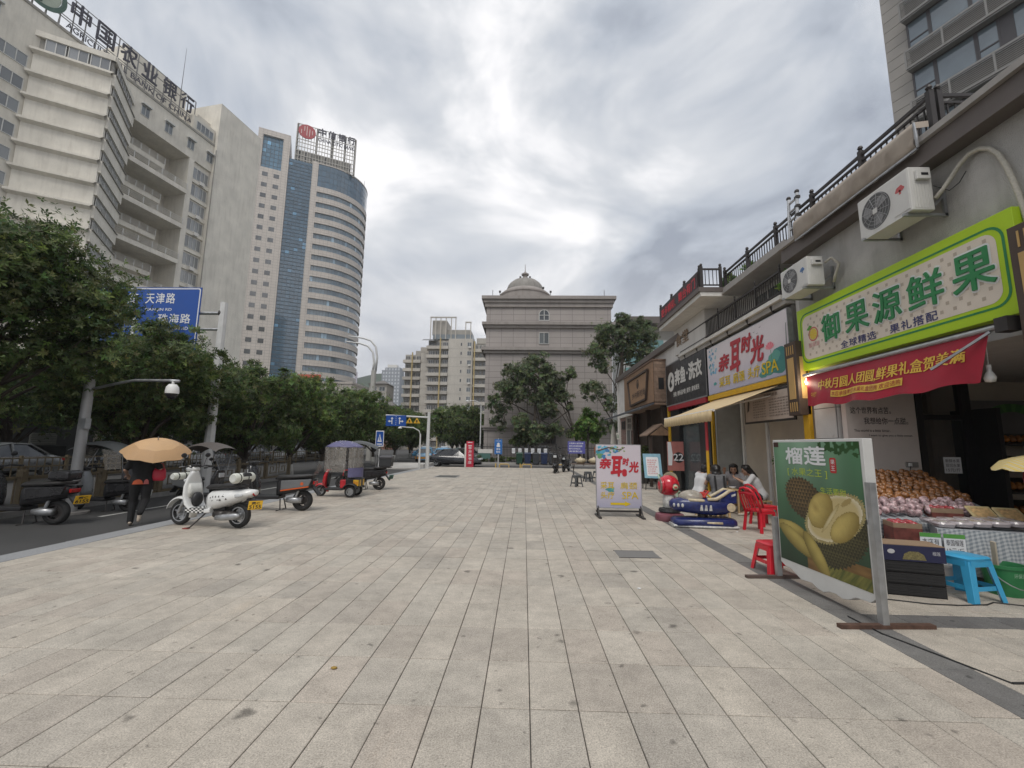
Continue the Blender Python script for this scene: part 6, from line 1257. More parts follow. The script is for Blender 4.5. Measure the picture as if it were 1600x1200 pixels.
for s_ in (-1, 1): fender(t, .48, .175, .215, .1, 20, 160, BLACK).location = (0, s_*.31, 0)
sf_ = Fr((.72, -.26, 0), (0, 1, 0)); st = Fr((.40, -.262, 0), (1, 0, 0))
MB().poly(st, [(.14, .34), (.3, .34), (.3, .52), (.14, .52)], .002).build('reflector', mat('reflector_yellow', (.68, .40, .02), .4), t, fix=False); MB().poly(sf_, [(.02, .34), (.16, .34), (.16, .52), (.02, .52)], .002).build('reflector', MATS['reflector_yellow'], t, fix=False); MB().poly(sf_, [(.34, .34), (.48, .34), (.48, .52), (.34, .52)], .002).build('reflector', MATS['reflector_yellow'], t, fix=False); text('reflector_lettering', st, '安全', .15, .29, .38, .48, RD, t, d=.004)
MB().loft([ring_x(.05, .62, .12, .04), ring_x(.15, .64, .2, .05, 3), ring_x(.45, .64, .2, .05, 3), ring_x(.55, .63, .15, .04)]).build('seat', SEATV, t, smooth=True); MB().loft([ring_z(.66, .52, .03, .19, 3), ring_z(.78, .56, .04, .2, 3), ring_z(.9, .6, .03, .17, 3)]).build('backrest', SEATV, t, smooth=True); MB().tube([(.2, -.2, .64), (.22, -.22, .8), (.45, -.22, .82), (.55, -.2, .7)], .015, 7).build('armrest', RD, t); MB().tube([(.2, .2, .64), (.22, .22, .8), (.45, .22, .82), (.55, .2, .7)], .015, 7).build('armrest', RD, t)
VIO = mat('umbrella_violet', (.12, .115, .22), .5, var=.12, scale=5)
rows = [[Vector((.1+(.62 if math.cos(a) > 0 else .56)*q*math.cos(a), .44*q*math.sin(a), 1.5+.2*(1-q*q)+.012*math.cos(a*8)*q)) for a in [2*math.pi*k/24 for k in range(25)]] for q in (.02, .3, .55, .75, .9, 1.0)]
um = MB().strip(rows, None).build('umbrella_roof', VIO, t, smooth=True); md = um.modifiers.new('t', 'SOLIDIFY'); md.thickness = .008
sp_ = MB()
for k in range(26): a = rb.uniform(0, 6.28); q = rb.uniform(.2, .9); sp_.sphere((.1+.58*q*math.cos(a), .44*q*math.sin(a), 1.505+.2*(1-q*q)), (.018, .018, .006), 6, 4)
o = sp_.build('white_dots', SW, um); o['kind'] = 'stuff'
rows = [[Vector((.1+(.66 if math.cos(a) > 0 else .56)*math.cos(a)*(1-.02*v), .43*math.sin(a)+.012*math.sin(a*11), 1.5-v*.75)) for a in [R(70+220*k/26) for k in range(27)]] for v in (0, .25, .5, .75, 1.0)]
MB().strip(rows, None).build('clear_curtain', CLR, t, smooth=True)
rows = [[Vector((.1+.62*math.cos(a), .43*math.sin(a)+.01*math.sin(a*9), 1.5-v*.62)) for a in [R(-62+124*k/14) for k in range(15)]] for v in (0, .3, .6, 1.0)]
MB().strip(rows, None).build('rear_curtain', CLR, t, smooth=True); rows = [[Vector((.1+.63*math.cos(a), .43*math.sin(a)+.01*math.sin(a*9), .88-v*.28)) for a in [R(-62+124*k/14) for k in range(15)]] for v in (0, .5, 1.0)]
MB().strip(rows, None).build('curtain_hem', VIO, t, smooth=True)
MB().strip([[Vector((-.55-.14*(1-v), .2*math.sin(u), .7+.3*v-.06*math.cos(u))) for u in (-1.4, -.7, 0, .7, 1.4)] for v in (0, .5, 1)], None).build('windscreen', CLR, t, smooth=True)
MB().tube([(.5, -.2, .6), (.5, -.2, 1.5)], .012, 6).tube([(.5, .2, .6), (.5, .2, 1.5)], .012, 6).tube([(-.3, -.1, .85), (-.38, -.2, 1.48)], .01, 6).build('roof_strut', STEEL, t)

# ---------------------------------------------------------------- cars
CGL = mat('car_glass', (.02, .022, .025), .06, var=0, coat=.6)
def car(label, loc, rz, paint, lower=None, roof_sign=None, name='parked_car', group=None, detail=True):
    t = thing(name, label, 'car', loc, rz, group); L_ = 2.25
    prof = [(-2.25, .42, .55), (-2.2, .62, .72), (-1.6, .80, .82), (-.95, .88, .86), (0, .90, .88), (.9, .90, .87), (1.7, .92, .83), (2.15, .82, .74), (2.25, .5, .6)]
    def sec(x, zt, hw): return [Vector((x, y*hw, z)) for y, z in ((-1, .3), (-1.03, .5), (-.97, zt*.88), (-.86, zt), (0, zt+.02), (.86, zt), (.97, zt*.88), (1.03, .5), (1, .3), (.6, .2), (-.6, .2))]
    MB().loft([sec(*p) for p in prof]).build('body', paint, t, smooth='auto')
    if lower: 
        for s_ in (-1, 1): MB().box(-2.1, 2.1, s_*.80, s_*.905, .28, .56).build('lower_panel', lower, t, bevel=.02)
        MB().box(2.1, 2.262, -.7, .7, .3, .6).build('rear_panel', lower, t, bevel=.02); MB().box(-2.262, -2.1, -.7, .7, .3, .52).build('front_panel', lower, t, bevel=.02)
    gp = [(-1.05, .87, .78, .0), (-.45, 1.33, .62, .42), (.1, 1.43, .6, .52), (.75, 1.40, .6, .5), (1.55, .93, .74, .0)]
    def gsec(x, zt, hw): return [Vector((x, -.80, .86)), Vector((x, -hw, max(zt-.06, .87))), Vector((x, -hw*.8, zt)), Vector((x, hw*.8, zt)), Vector((x, hw, max(zt-.06, .87))), Vector((x, .80, .86))]
    MB().loft([gsec(x, zt, hw) for x, zt, hw, _ in gp]).build('greenhouse', CGL, t)
    MB().loft([[Vector((x, y*hw, zt+dz)) for y, dz in ((-1, -.035), (-.8, .02), (.8, .02), (1, -.035))] for x, zt, hw, _ in ((-.5, 1.31, .62, 0), (.1, 1.435, .61, 0), (.8, 1.40, .61, 0), (1.0, 1.30, .63, 0))]).build('roof', paint, t)
    for s_ in (-1, 1):
        for a, b_ in (((-1.05, .88), (-.48, 1.33)), ((.12, .88), (.12, 1.42)), ((1.5, .93), (.8, 1.39))): MB().bar((a[0], s_*.79, a[1]), (b_[0], s_*.64, b_[1]), .05, .05).build('pillar', paint, t)
        MB().box(-1.1, -.92, s_*.9, s_*1.03, .88, 1.0).build('mirror', paint, t, bevel=.02)
        MB().box(-.95, 1.3, s_*.882, s_*.9, .845, .87).build('trim', CHROME, t)
        MB().box(-2.27, -2.02, s_*.42, s_*.72, .58, .7).build('headlight', LAMPC, t, bevel=.02); MB().box(2.1, 2.27, s_*.42, s_*.74, .66, .8).build('tail_light', TAILR, t, bevel=.02)
        for x in (-1.38, 1.38): wheel(t, x, .315, .315, .2, s_*.78, spokes=7)
    MB().box(2.255, 2.275, -.24, .24, .5, .63).build('number_plate', RBL, t)
    if roof_sign: MB().box(.1, .35, -.35, .35, 1.45, 1.6).build('roof_sign', roof_sign, t, bevel=.02)
    return t
PB = mat('car_black', (.012, .013, .016), .18, var=.03, coat=.7); PO = mat('taxi_orange', (.50, .22, .03), .3, var=.05, coat=.4); PBL = mat('taxi_blue', (.10, .28, .46), .3, var=.05, coat=.4); PWH = mat('car_white', (.6, .6, .6), .25, var=.04, coat=.5); PGR = mat('car_grey', (.16, .165, .17), .3, .3, var=.05, coat=.5)
car('black saloon car crossing beyond the far end of the plaza', (-5.7, 36.2, -.12), R(180), PB, name='saloon_car')
car('blue topped orange taxi coming towards the crossing', (-10.6, 47, -.12), R(100), PBL, PO, SW, 'taxi', 'orange and blue taxis')
car('orange taxi with blue roof driving away beside the lane sign pole', (-8.3, 46, -.12), R(-92), PBL, PO, SW, 'taxi', 'orange and blue taxis')
car('light blue taxi turning behind the other two taxis', (-12.6, 58, -.12), R(150), PBL, PBL, SW, 'taxi', 'orange and blue taxis')
car('dark green saloon just left of the lane sign pole', (-7.1, 50, -.12), R(-92), mat('car_green', (.06, .09, .085), .3, coat=.5), None, None, 'saloon_car')
for i, (x, y, p, a, lab) in enumerate(((-21.8, 17.5, PGR, 90, 'grey car parked behind the camera pole across the road'), (-21.9, 23, PB, 90, 'black car parked across the road behind the gantry pole'), (-21.8, 28.4, PWH, 90, 'white car parked across the road right of the gantry pole'), (-21.9, 34.2, PGR, 90, 'grey car parked across the road behind the whitewashed trunk'), (-21.8, 40, PWH, 90, 'white car parked far across the road behind the tricycle'), (-21.8, 46, PB, 90, 'black car parked farthest along the rail fence'))): car(lab, (x, y, .03), R(a), p, None, None, 'parked_car', 'cars parked across the road')
for i, (x, y, p, lab) in enumerate(((-3.2, 52, PB, 'dark car waiting under the trees behind the black saloon'), (-9.2, 66, PWH, 'small white car far down the road'), (-6.3, 49, PGR, 'grey car parked behind the black saloon roof'))): car(lab, (x, y, -.12), R(20+60*i), p)
# ================================================================ things in front of the shops
def tilt_sheet(parent, name, m, rows): return MB().strip(rows, None).build(name, m, parent, smooth=True)
# --- durian board
t = thing('durian_board', 'tall green durian poster board on steel posts at the right', 'sign board', (3.26, 5.1, 0))
ROT = 0
BW = mat('board_white', (.62, .62, .60), .5, var=.06)
n_ = 16; bot = []
prof = [(-.72+1.42*k/n_, .24-.15*math.sin(math.pi*k/n_)**.7-.02*math.sin(k*1.7)) for k in range(n_+1)]      # wavy cut bottom edge (y, z)
fb = Fr((.0, 0, 0), (0, -1, 0))
MB().prism(fb, [(.72, 1.72), (-.70, 1.72)]+[(-y, z) for y, z in prof[::-1]], -.1, .0).build('board', BW, t, bevel=.006)
def durian_print(u, v):
    """u 0..1 left to right, v 0..1 bottom to top -> colour of the printed poster"""
    c = lerp((.012, .035, .018), (.085, .20, .105), v*1.1); c = lerp(c, (.26, .40, .29), max(0, 1-abs(u-.4)*1.9)*max(0, v-.5)*1.9)
    c = tuple(x*(1+.25*nz(u*6, v*1.2)) for x in c)
    if v < .12+.04*u and u > .35: c = lerp((.10, .05, .015), (.26, .15, .05), .5+.5*nz(u*9, v*40))
    if v < .085 and u > .5: c = lerp((.05, .07, .015), (.24, .22, .05), .5+.6*nz(u*60-v*60, v*14))
    def E(cx, cy, rx, ry, an=0.0):
        dx, dy = u-cx, v-cy; x = dx*math.cos(an)+dy*math.sin(an); y = -dx*math.sin(an)+dy*math.cos(an); return math.hypot(x/rx, y/ry), math.atan2(y/ry, x/rx), x/rx, y/ry
    def spikes(q, a, n, amp): return q/(1+amp*(1-2*abs((a*n/6.2832) % 1-.5)))
    def thorn(sc): i = math.floor(v*sc*1.3); f_ = (u*sc+.5*(i % 2)) % 1-.5; g = (v*sc*1.3) % 1; return max(0, 1-abs(f_)*2.6*(.4+g))*(1-g*.5)
    q, a, x, y = E(.36, .545, .22, .15, -.3)
    if spikes(q, a, 34, .13) < 1: k = thorn(26); c = lerp((.03, .022, .01), (.34, .22, .09), k*(1-.55*q)*(.75-.4*x+.3*y))
    q, a, x, y = E(.74, .29, .30, .17, .55)
    if spikes(q, a, 44, .12) < 1: k = thorn(34); c = lerp((.016, .016, .007), (.15, .13, .045), k*(1-.45*q))
    q, a, x, y = E(.68, .43, .33, .165, .38)
    if spikes(q, a, 60, .07) < 1: c = lerp((.22, .18, .06), (.46, .38, .18), .5+.5*nz(u*70, v*80))
    if q < .93: c = lerp((.66, .60, .44), (.52, .42, .20), min(1, (.93-q)*7))
    for (cx, cy, rx, ry, an) in ((.55, .475, .165, .118, .75), (.79, .385, .175, .085, .62)):
        q, a, x, y = E(cx, cy, rx, ry, an)
        if q < 1: s_ = max(0, 1-q*q)**.5; c = lerp((.15, .10, .015), (.66, .52, .17), .12+.8*s_*(.66+.5*y-.22*x)); c = tuple(t_*(1+.12*nz(u*16, v*20)+.06*nz(u*60, v*60)) for t_ in c)
    q, a, x, y = E(.50, .49, .045, .06, .7)
    if q < 1: c = lerp(c, (.22, .13, .03), .55*(1-q))
    q, a, x, y = E(.655, .43, .018, .16, -.72)
    if q < 1: c = lerp((.60, .52, .30), (.36, .27, .09), q*q)
    q, a, x, y = E(.83, .565, .06, .02, .5)
    if q < 1: c = (.36, .27, .10)
    for (cx, cy, rx, ry, an) in ((.17, .275, .20, .06, -.12), (.22, .195, .22, .068, -.42), (.46, .13, .20, .07, -.85)):
        q, a, x, y = E(cx, cy, rx, ry, an)
        if q < 1: s_ = max(0, 1-q*q)**.5; c = lerp((.10, .07, .01), (.56, .45, .13), .1+.85*s_*(.6+.55*y)); c = tuple(t_*(1+.1*nz(u*14, v*18)) for t_ in c)
    if v > .91+.05*nz(u*9, 1.5) and u > .58 and nz(u*24+v*9, v*30-u*9) > -.12: c = (.02, .07, .015)
    if v > .955 and u < .075: c = (.05, .02, .015)
    return tuple(max(0, min(1, t_)) for t_ in c)
m_ = MB(); pf = Fr((-.0, .70, .27), (0, -1, 0)); grad(m_, pf, .02, 1.38, 0, 1.42, 110, 140, durian_print, .003)
o = m_.build('poster_print', PRINT, t, fix=False)
pw = Fr((-.0, .70, .27), (0, -1, 0))
text('lettering', pw, '榴', .25, .56, 1.16, 1.36, SW, t, d=.006, bold=.03); text('lettering', pw, '莲', .58, .92, 1.16, 1.37, SW, t, d=.006, bold=.03)
LG = mat('lime_letter', (.42, .52, .06), .5, var=0); text('lettering', pw, '[ 水果之王 ]', .27, .92, 1.02, 1.12, LG, t, d=.006); text('lettering', pw, '生活要甜', .8, 1.16, .86, .93, LG, t, d=.006)
sl_ = MB().poly(pw, rrect(.97, 1.06, 1.09, 1.25, .02), .005).build('red_seal', mat('seal_red', (.45, .03, .03), .5), t, fix=False); text('seal_lettering', pw, '果', .985, 1.045, 1.18, 1.23, SW, sl_, d=.007); text('seal_lettering', pw, '王', .985, 1.045, 1.115, 1.165, SW, sl_, d=.007)
for y, zt in ((-.76, 1.3), (.76, .75)):
    MB().box(-.03, .03, y-.03, y+.03, .035, zt).build('post', STEEL, t); MB().box(-.42, .46, y-.03, y+.03, 0, .034).build('foot_bar', RUST if y < 0 else mat('foot_brown', (.10, .07, .06), .7), t)
MB().box(.0, .08, -.70, .70, .9, .94).build('cross_bar', STEEL, t)
t.rotation_euler = (0, 0, R(3))
# --- standing spa board
t = thing('standing_spa_board', 'standing spa board with red brush characters and a yellow arrow', 'sign board', (2.22, 10.5, 0)); c = Fr((-.53, -.03, .2), (1, 0, 0))
MB().fbox(c, 0, 1.06, 0, 1.47, -.05, 0).build('panel', STEEL, t)
def board_bg(u, v): return lerp((.36, .36, .47), (.60, .55, .60), v*2.2)
m_ = MB(); grad(m_, c, .015, 1.045, .015, 1.455, 20, 30, board_bg, .002); m_.build('printed_face', PRINT, t, fix=False)
ar = MB(); rn = random.Random(4)
for k in range(34):
    x, y = rn.uniform(.05, .55), 1.44-rn.uniform(.02, .36)*(1.2-.0); 
    if x-.05 > (y-1.05)*1.6: continue
    blob(ar, c, x, y, rn.uniform(.025, .06), rn.choice([(.06, .20, .42), (.10, .36, .55), (.20, .50, .62), (.05, .26, .33), (.14, .30, .14)]), .8, k, .004+k*.00004)
ar.add([c(*p, .0062) for p in ((.05, 1.3), (.3, 1.38), (.6, 1.33), (.6, 1.35), (.3, 1.41), (.05, 1.33))], [(0, 1, 2, 3, 4, 5)], (.10, .06, .04)); ar.add([c(*p, .0062) for p in ((.55, 1.345), (.68, 1.41), (.69, 1.40), (.58, 1.33))], [(0, 1, 2, 3)], (.10, .06, .04))
for k in range(9): blob(ar, c, .35+k*.04, 1.36+.05*math.sin(k*2.1), .022, (.22, .34, .10), .7, k+90, .0065)
blob(ar, c, .32, .42, .1, (.07, .28, .30), .45, 5, .005); blob(ar, c, .38, .44, .05, (.12, .36, .32), .5, 6, .0055)
o = ar.build('branch_print', PRINT, t, fix=False); o['kind'] = 'stuff'
for ch_, x0, x1, y0, y1 in (('亲', .08, .36, .9, 1.15), ('耳', .34, .63, .72, 1.2), ('时', .62, .78, .98, 1.16), ('光', .76, 1.0, .82, 1.08)): text('lettering', c, ch_, x0, x1, y0, y1, mat('brush_red2', (.48, .02, .035), .45, var=0), t, d=.008, bold=.04, shear=.15)
MB().poly(c, rrect(.61, .72, .73, .9, .05), .008).build('red_seal', MATS['brush_red2'], t, fix=False)
for w_, x0, x1, y in (('采耳', .1, .42, .44), ('肩颈', .56, .95, .44), ('头疗', .1, .42, .22), ('SPA', .6, .97, .22)): text('lettering', c, w_, x0, x1, y, y+.16, YL, t, d=.009, bold=.008)
MB().poly(c, [(.33, .08), (.66, .08), (.66, .05), (.8, .105), (.66, .16), (.66, .13), (.33, .13)], .008).build('arrow', YL, t, fix=False)
for x in (.02, 1.0):
    MB().fbox(c, x, x+.05, -.2, .5, -.09, -.055).build('leg', DARKMETAL, t); MB().box(-.53+x-.01, -.53+x+.06, -.3, .32, 0, .035).build('foot', DARKMETAL, t); MB().bar((-.53+x+.02, -.25, .03), (-.53+x+.02, -.03, .25), .025).build('brace', DARKMETAL, t)
MB().fbox(c, 0, 1.06, -.09, -.05, -.08, -.04).build('lower_rail', DARKMETAL, t)
# --- small easel and the hanging number poster
t = thing('menu_easel', 'small light blue menu easel with red text lines beside the standing board', 'sign board', (5.0, 17.4, 0)); c = Fr((-.33, -.1, .45), (1, -.35, 0), (0, .25, 1))
MB().fbox(c, 0, .66, 0, .95, -.03, 0).build('panel', mat('easel_blue', (.22, .42, .52), .5, var=.15), t); MB().poly(c, rrect(.1, .56, .08, .82, .05), .003).build('paper', SW, t, fix=False)
for k in range(7): text('lettering', c, ('特色采耳', '舒缓肩颈', '头部护理', '经络疏通', '艾灸养生', '足疗按摩', '欢迎光临')[k], .14, .5-.04*(k % 3), .66-k*.085, .72-k*.085, mat('red_print', (.55, .05, .06), .5, var=0), t, d=.005)
for x in (.05, .58): MB().bar(c(x, 0, -.03), (c(x, 0, 0).x, c(x, 0, 0).y+.1, .0), .03).build('leg', DARKMETAL, t); MB().bar(c(x, .9, -.04), (c(x, 0, 0).x, c(x, 0, 0).y+.55, .0), .03).build('rear_leg', DARKMETAL, t)
t = thing('number_poster', 'pink and white poster with the number 22 beside the laundry pillar', 'poster', (5.75, 17.0, 0)); c = Fr((-.28, 0, .75), (1, 0, 0)); MB().fbox(c, 0, .62, 0, 1.1, -.03, 0).build('panel', mat('poster_pink', (.42, .16, .14), .5, var=.15, scale=4), t); MB().poly(c, [(.02, .2), (.16, .2), (.2, .6), (.14, 1.08), (.02, 1.08)], .003).build('white_stripe', SW, t, fix=False); MB().poly(c, disc(.42, .5, .2), .004).build('black_disc', BLACK, t, fix=False); text('lettering', c, '22', .22, .6, .38, .64, SW, t, d=.007, bold=.02); MB().fbox(c, .25, .32, -.75, 0, -.05, -.035).build('stand', DARKMETAL, t); MB().box(-.25, .3, -.2, .25, 0, .03).build('base', DARKMETAL, t)
# --- coin rides
NAVYP = mat('ride_navy', (.012, .022, .12), .38, var=.4, scale=14, coat=.3); CRM = mat('ride_cream', (.56, .48, .33), .5, var=.28, scale=14); RWH = mat('ride_white', (.56, .56, .54), .5, var=.35, scale=18)
t = thing('aeroplane_ride', 'navy and cream coin-operated aeroplane ride with a clear front hood', 'coin ride', (3.72, 9.45, 0), R(-4))
MB().loft([ring_x(-.62, .1, .16, .05, 3), ring_x(-.56, .1, .24, .09, 3), ring_x(0, .1, .28, .1, 4), ring_x(.5, .1, .27, .1, 4), ring_x(.6, .1, .22, .08, 3)]).build('base', NAVYP, t, smooth=True); MB().loft([ring_x(-.64, .035, .2, .03, 4), ring_x(0, .035, .3, .03, 5), ring_x(.62, .035, .26, .03, 4)]).build('base_skirt', RWH, t, smooth='auto')
MB().loft([ring_x(-.2, .115, .02, .035), ring_x(.0, .115, .285, .035, 4), ring_x(.3, .115, .285, .035, 4), ring_x(.36, .115, .1, .03)]).build('base_stripe', CRM, t, smooth=True)
MB().cyl((0, 0, .16), (0, 0, .28), .1, n=12).build('pedestal', DARKMETAL, t)
bd_ = MB().loft([ring_x(-.66, .44, .06, .06), ring_x(-.6, .44, .14, .11), ring_x(-.45, .44, .2, .15), ring_x(-.15, .43, .23, .17, 3), ring_x(.2, .41, .23, .17, 3), ring_x(.42, .42, .21, .16, 3), ring_x(.56, .46, .17, .14), ring_x(.62, .48, .08, .08)]).build('hull', NAVYP, t, smooth=True)
MB().loft([ring_x(-.42, .55, .02, .03), ring_x(-.3, .55, .212, .045), ring_x(-.05, .54, .238, .04), ring_x(.1, .54, .1, .03)]).build('cream_panel', CRM, bd_, smooth=True)
MB().sphere((-.22, 0, .58), (.26, .19, .16), 18, 10).build('clear_hood', mat('hood_clear', (.55, .5, .42), .12, alpha=.55, var=.3, scale=9), t, smooth=True)
for s_ in (-1, 1):
    MB().tube([(.05, s_*.19, .57), (.22, s_*.2, .58), (.36, s_*.19, .66), (.5, s_*.17, .75), (.6, s_*.15, .74)], [.03, .035, .035, .035, .025], 8).build('cockpit_rim', CRM, t, smooth=True)
    MB().prism(Fr((0, s_*.16, 0), (1, 0, 0)), [(.25, .5), (.62, .5), (.63, .74), (.5, .74), (.36, .63)], -.03, .03).build('tail_fin', NAVYP, t, bevel=.01)
    MB().cyl((.5, s_*.185, .42), (.5, s_*.225, .42), .085, n=18).build('engine_disc', CRM, t, bevel=.01); MB().prism(Fr((0, s_*.195, 0), (1, 0, 0)), [(.52, .63), (.6, .66), (.6, .7), (.52, .67)], -.005, .005).build('fin_mark', RWH, t)
    for k in range(3): MB().prism(Fr((0, s_*.232, 0), (1, 0, 0)), [(-.12+k*.09, .35), (-.06+k*.09, .35), (-.07+k*.09, .46), (-.1+k*.09, .46)], -.008, .008).build('window_mark', RWH, t)
    for k in range(3): MB().sphere((-.6+k*.075, s_*(.13+.035*k), .44), (.028, .02, .04), 8, 6).build('nose_mark', RWH, t)
MB().tube([(.0, -.12, .6), (.1, -.1, .72), (.1, .1, .72), (.0, .12, .6)], .02, 8).build('steering_handle', mat('handle_red', (.5, .04, .03), .4), t); MB().box(-.02, .06, -.1, .1, .58, .7).build('control_box', MATS['handle_red'], t, bevel=.02); MB().tube([(.06, -.1, .68), (.16, -.12, .57)], .016, 7).build('yellow_lever', YEL, t)
MB().loft([ring_x(.05, .5, .15, .05), ring_x(.3, .5, .16, .06), ring_x(.42, .56, .14, .1)]).build('seat', mat('ride_seat', (.05, .05, .07), .5), t, smooth=True)
t = thing('helmet_ride', 'red ball-headed coin ride with a round cream eye', 'coin ride', (3.28, 10.2, 0)); RDP = mat('ride_red', (.52, .012, .03), .22, var=.04, coat=.5)
MB().lathe([(0, 0), (.3, 0), (.32, .05), (.3, .14), (.2, .18), (0, .18)], (0, 0, 0), 24).build('base', mat('ride_base', (.20, .07, .09), .5, var=.3, scale=6), t, smooth='auto'); MB().lathe([(.2, .18), (.24, .2), (.22, .26), (.12, .28)], (0, 0, 0), 20).build('base_ring', BLACK, t)
MB().lathe([(.1, .26), (.13, .3), (.14, .45), (.12, .56), (0, .58)], (.0, 0, 0), 18).build('body', RWH, t, smooth=True)
MB().sphere((0, 0, .76), (.24, .23, .235), 24, 16).build('head', RDP, t, smooth=True)
MB().lathe([(0, -.03), (.155, -.03), (.165, .0), (.17, .03)], (-.185, -.04, .76), 24, 'x').build('face_plate', mat('face_plate', (.22, .13, .11), .25, var=.2), t, smooth='auto'); MB().lathe([(.165, -.02), (.185, .0), (.17, .03)], (-.175, -.04, .76), 24, 'x').build('face_ring', RDP, t, smooth=True)
e_ = MB().lathe([(0, -.018), (.08, -.015), (.085, .01)], (.08, -.21, .74), 20, 'y').build('eye_ring', BLACK, t, smooth=True); MB().lathe([(0, -.026), (.06, -.024), (.062, -.01)], (.08, -.21, .74), 20, 'y').build('eye', CRM, e_, smooth=True); MB().box(.05, .11, -.242, -.235, .725, .755).build('pupil', MATS['handle_red'], e_)
# --- plastic chairs and stools
def chair_mb(t, m):
    """stacking plastic armless chair facing +x"""
    for sx, sy in ((1, 1), (1, -1), (-1, 1), (-1, -1)):
        MB().add([(sx*.155-.018, sy*.17-.022, .40), (sx*.155+.018, sy*.17-.022, .40), (sx*.155+.018, sy*.17+.022, .40), (sx*.155-.018, sy*.17+.022, .40), (sx*.20-.022, sy*.205-.026, 0), (sx*.20+.022, sy*.205-.026, 0), (sx*.20+.022, sy*.205+.026, 0), (sx*.20-.022, sy*.205+.026, 0)], BXF).build('leg', m, t, bevel=.006)
    MB().loft([ring_z(.385, 0, .19, .2, 5), ring_z(.41, 0, .2, .21, 5), ring_z(.42, 0, .185, .195, 5)]).build('seat', m, t, smooth='auto'); MB().box(-.18, .18, -.2, -.18, .35, .39).box(-.18, .18, .18, .2, .35, .39).box(.16, .18, -.18, .18, .35, .39).build('apron', m, t)
    def bp(y, z): return Vector((-.17-.16*(z-.4)/.45+.05*(1-(y/.2)**2)*-.6, y, z))
    MB().tube([bp(-.19, .4), bp(-.2, .6), bp(-.17, .76), bp(-.1, .83), bp(0, .85), bp(.1, .83), bp(.17, .76), bp(.2, .6), bp(.19, .4)], .022, 8).build('back_frame', m, t, smooth=True)
    for y in (-.1, -.035, .035, .1): MB().tube([bp(y, .42), bp(y, .6), bp(y, .72)], .014, 6).build('back_slat', m, t)
    MB().tube([bp(-.17, .73), bp(0, .745), bp(.17, .73)], .024, 8).build('back_rail', m, t)
def chair(label, loc, rz, grp='red plastic chairs'):
    t = thing('plastic_chair', label, 'chair', loc, rz, grp); chair_mb(t, REDP); return t
chair('nearest red plastic chair in front of the seated group', (4.68, 9.05, 0), R(20)); chair('red plastic chair just behind the nearest one', (5.15, 9.75, 0), R(10))
chair('red plastic chair half hidden between the durian board and the fruit boxes', (4.25, 6.05, 0), R(-10))
def stool(name, label, loc, rz, m, s, grp=None, h=.46, tex=None):
    t = thing(name, label, 'stool', loc, rz, grp)
    MB().loft([ring_z(h-.05, 0, s*.86, s*.86, 6), ring_z(h-.015, 0, s*.9, s*.9, 6), ring_z(h, 0, s*.82, s*.82, 6)]).build('seat', m, t, smooth='auto')
    for sx in (-1, 1):
        for sy in (-1, 1): 
            MB().add([(sx*s*.82, sy*s*.4, h-.04), (sx*s*.4, sy*s*.82, h-.04), (sx*s*.78, sy*s*.82, h-.04), (sx*s*.82, sy*s*.8, h-.04), (sx*s*1.12, sy*s*.78, 0), (sx*s*.78, sy*s*1.12, 0), (sx*s*1.1, sy*s*1.12, 0), (sx*s*1.12, sy*s*1.1, 0)], [(0, 4, 5, 1), (1, 5, 6, 2), (2, 6, 7, 3), (3, 7, 4, 0), (4, 7, 6, 5)]).build('leg', m, t)
    for a in range(4):
        c_, s_ = round(math.cos(a*math.pi/2)), round(math.sin(a*math.pi/2)); o = MB().box(s*.93, s*.97, -s*.75, s*.75, .12, .165).build('stretcher', m, t); o.rotation_euler = (0, 0, a*math.pi/2)
        o = MB().box(s*.8, s*.86, -s*.7, s*.7, h-.1, h-.04).build('skirt', m, t); o.rotation_euler = (0, 0, a*math.pi/2)
    return t
BLUEP = mat('blue_plastic', (.05, .36, .62), .35, var=.06)
stool('plastic_stool', 'bright blue plastic stool in front of the fruit table', (4.95, 5.28, 0), R(12), BLUEP, .2)
stool('plastic_stool', 'low red plastic stool left of the durian board', (3.34, 6.15, 0), R(5), REDP, .19, h=.38)
stool('plastic_stool', 'red plastic stool with a pale cloth behind the durian board', (5.0, 8.2, 0), R(15), REDP, .17, h=.42); MB().loft([ring_z(.421, 0, .12, .12, 3), ring_z(.47, 0, .1, .1, 3), ring_z(.53, .02, .03, .04, 2)]).build('cloth_bundle', OFFWHITE, bpy.data.objects['plastic_stool.002'] if 'plastic_stool.002' in bpy.data.objects else None, smooth=True)
GS = mat('stool_grey', (.085, .09, .095), .5, var=.1)
stool('plastic_stool', 'grey plastic stool standing alone left of the spa board', (2.15, 18.2, 0), R(30), GS, .17, 'grey stools'); stool('plastic_stool', 'dark grey stool under the cafe table edge behind the lone stool', (3.0, 20.9, 0), R(10), GS, .17, 'grey stools'); stool('plastic_stool', 'grey stool tucked beside the closed parasol', (3.55, 21.6, 0), R(25), GS, .17, 'grey stools')
t = thing('cafe_table', 'dark folding table with cream tureens near the closed parasol', 'table', (3.2, 23.3, 0)); MB().box(-.7, .8, -.4, .4, .70, .74).build('top', mat('table_brown', (.12, .08, .06), .6), t)
for x in (-.6, .7): MB().bar((x, -.35, 0), (x, .35, .7), .03).build('leg', DARKMETAL, t); MB().bar((x, .35, 0), (x, -.35, .7), .03).build('leg', DARKMETAL, t)
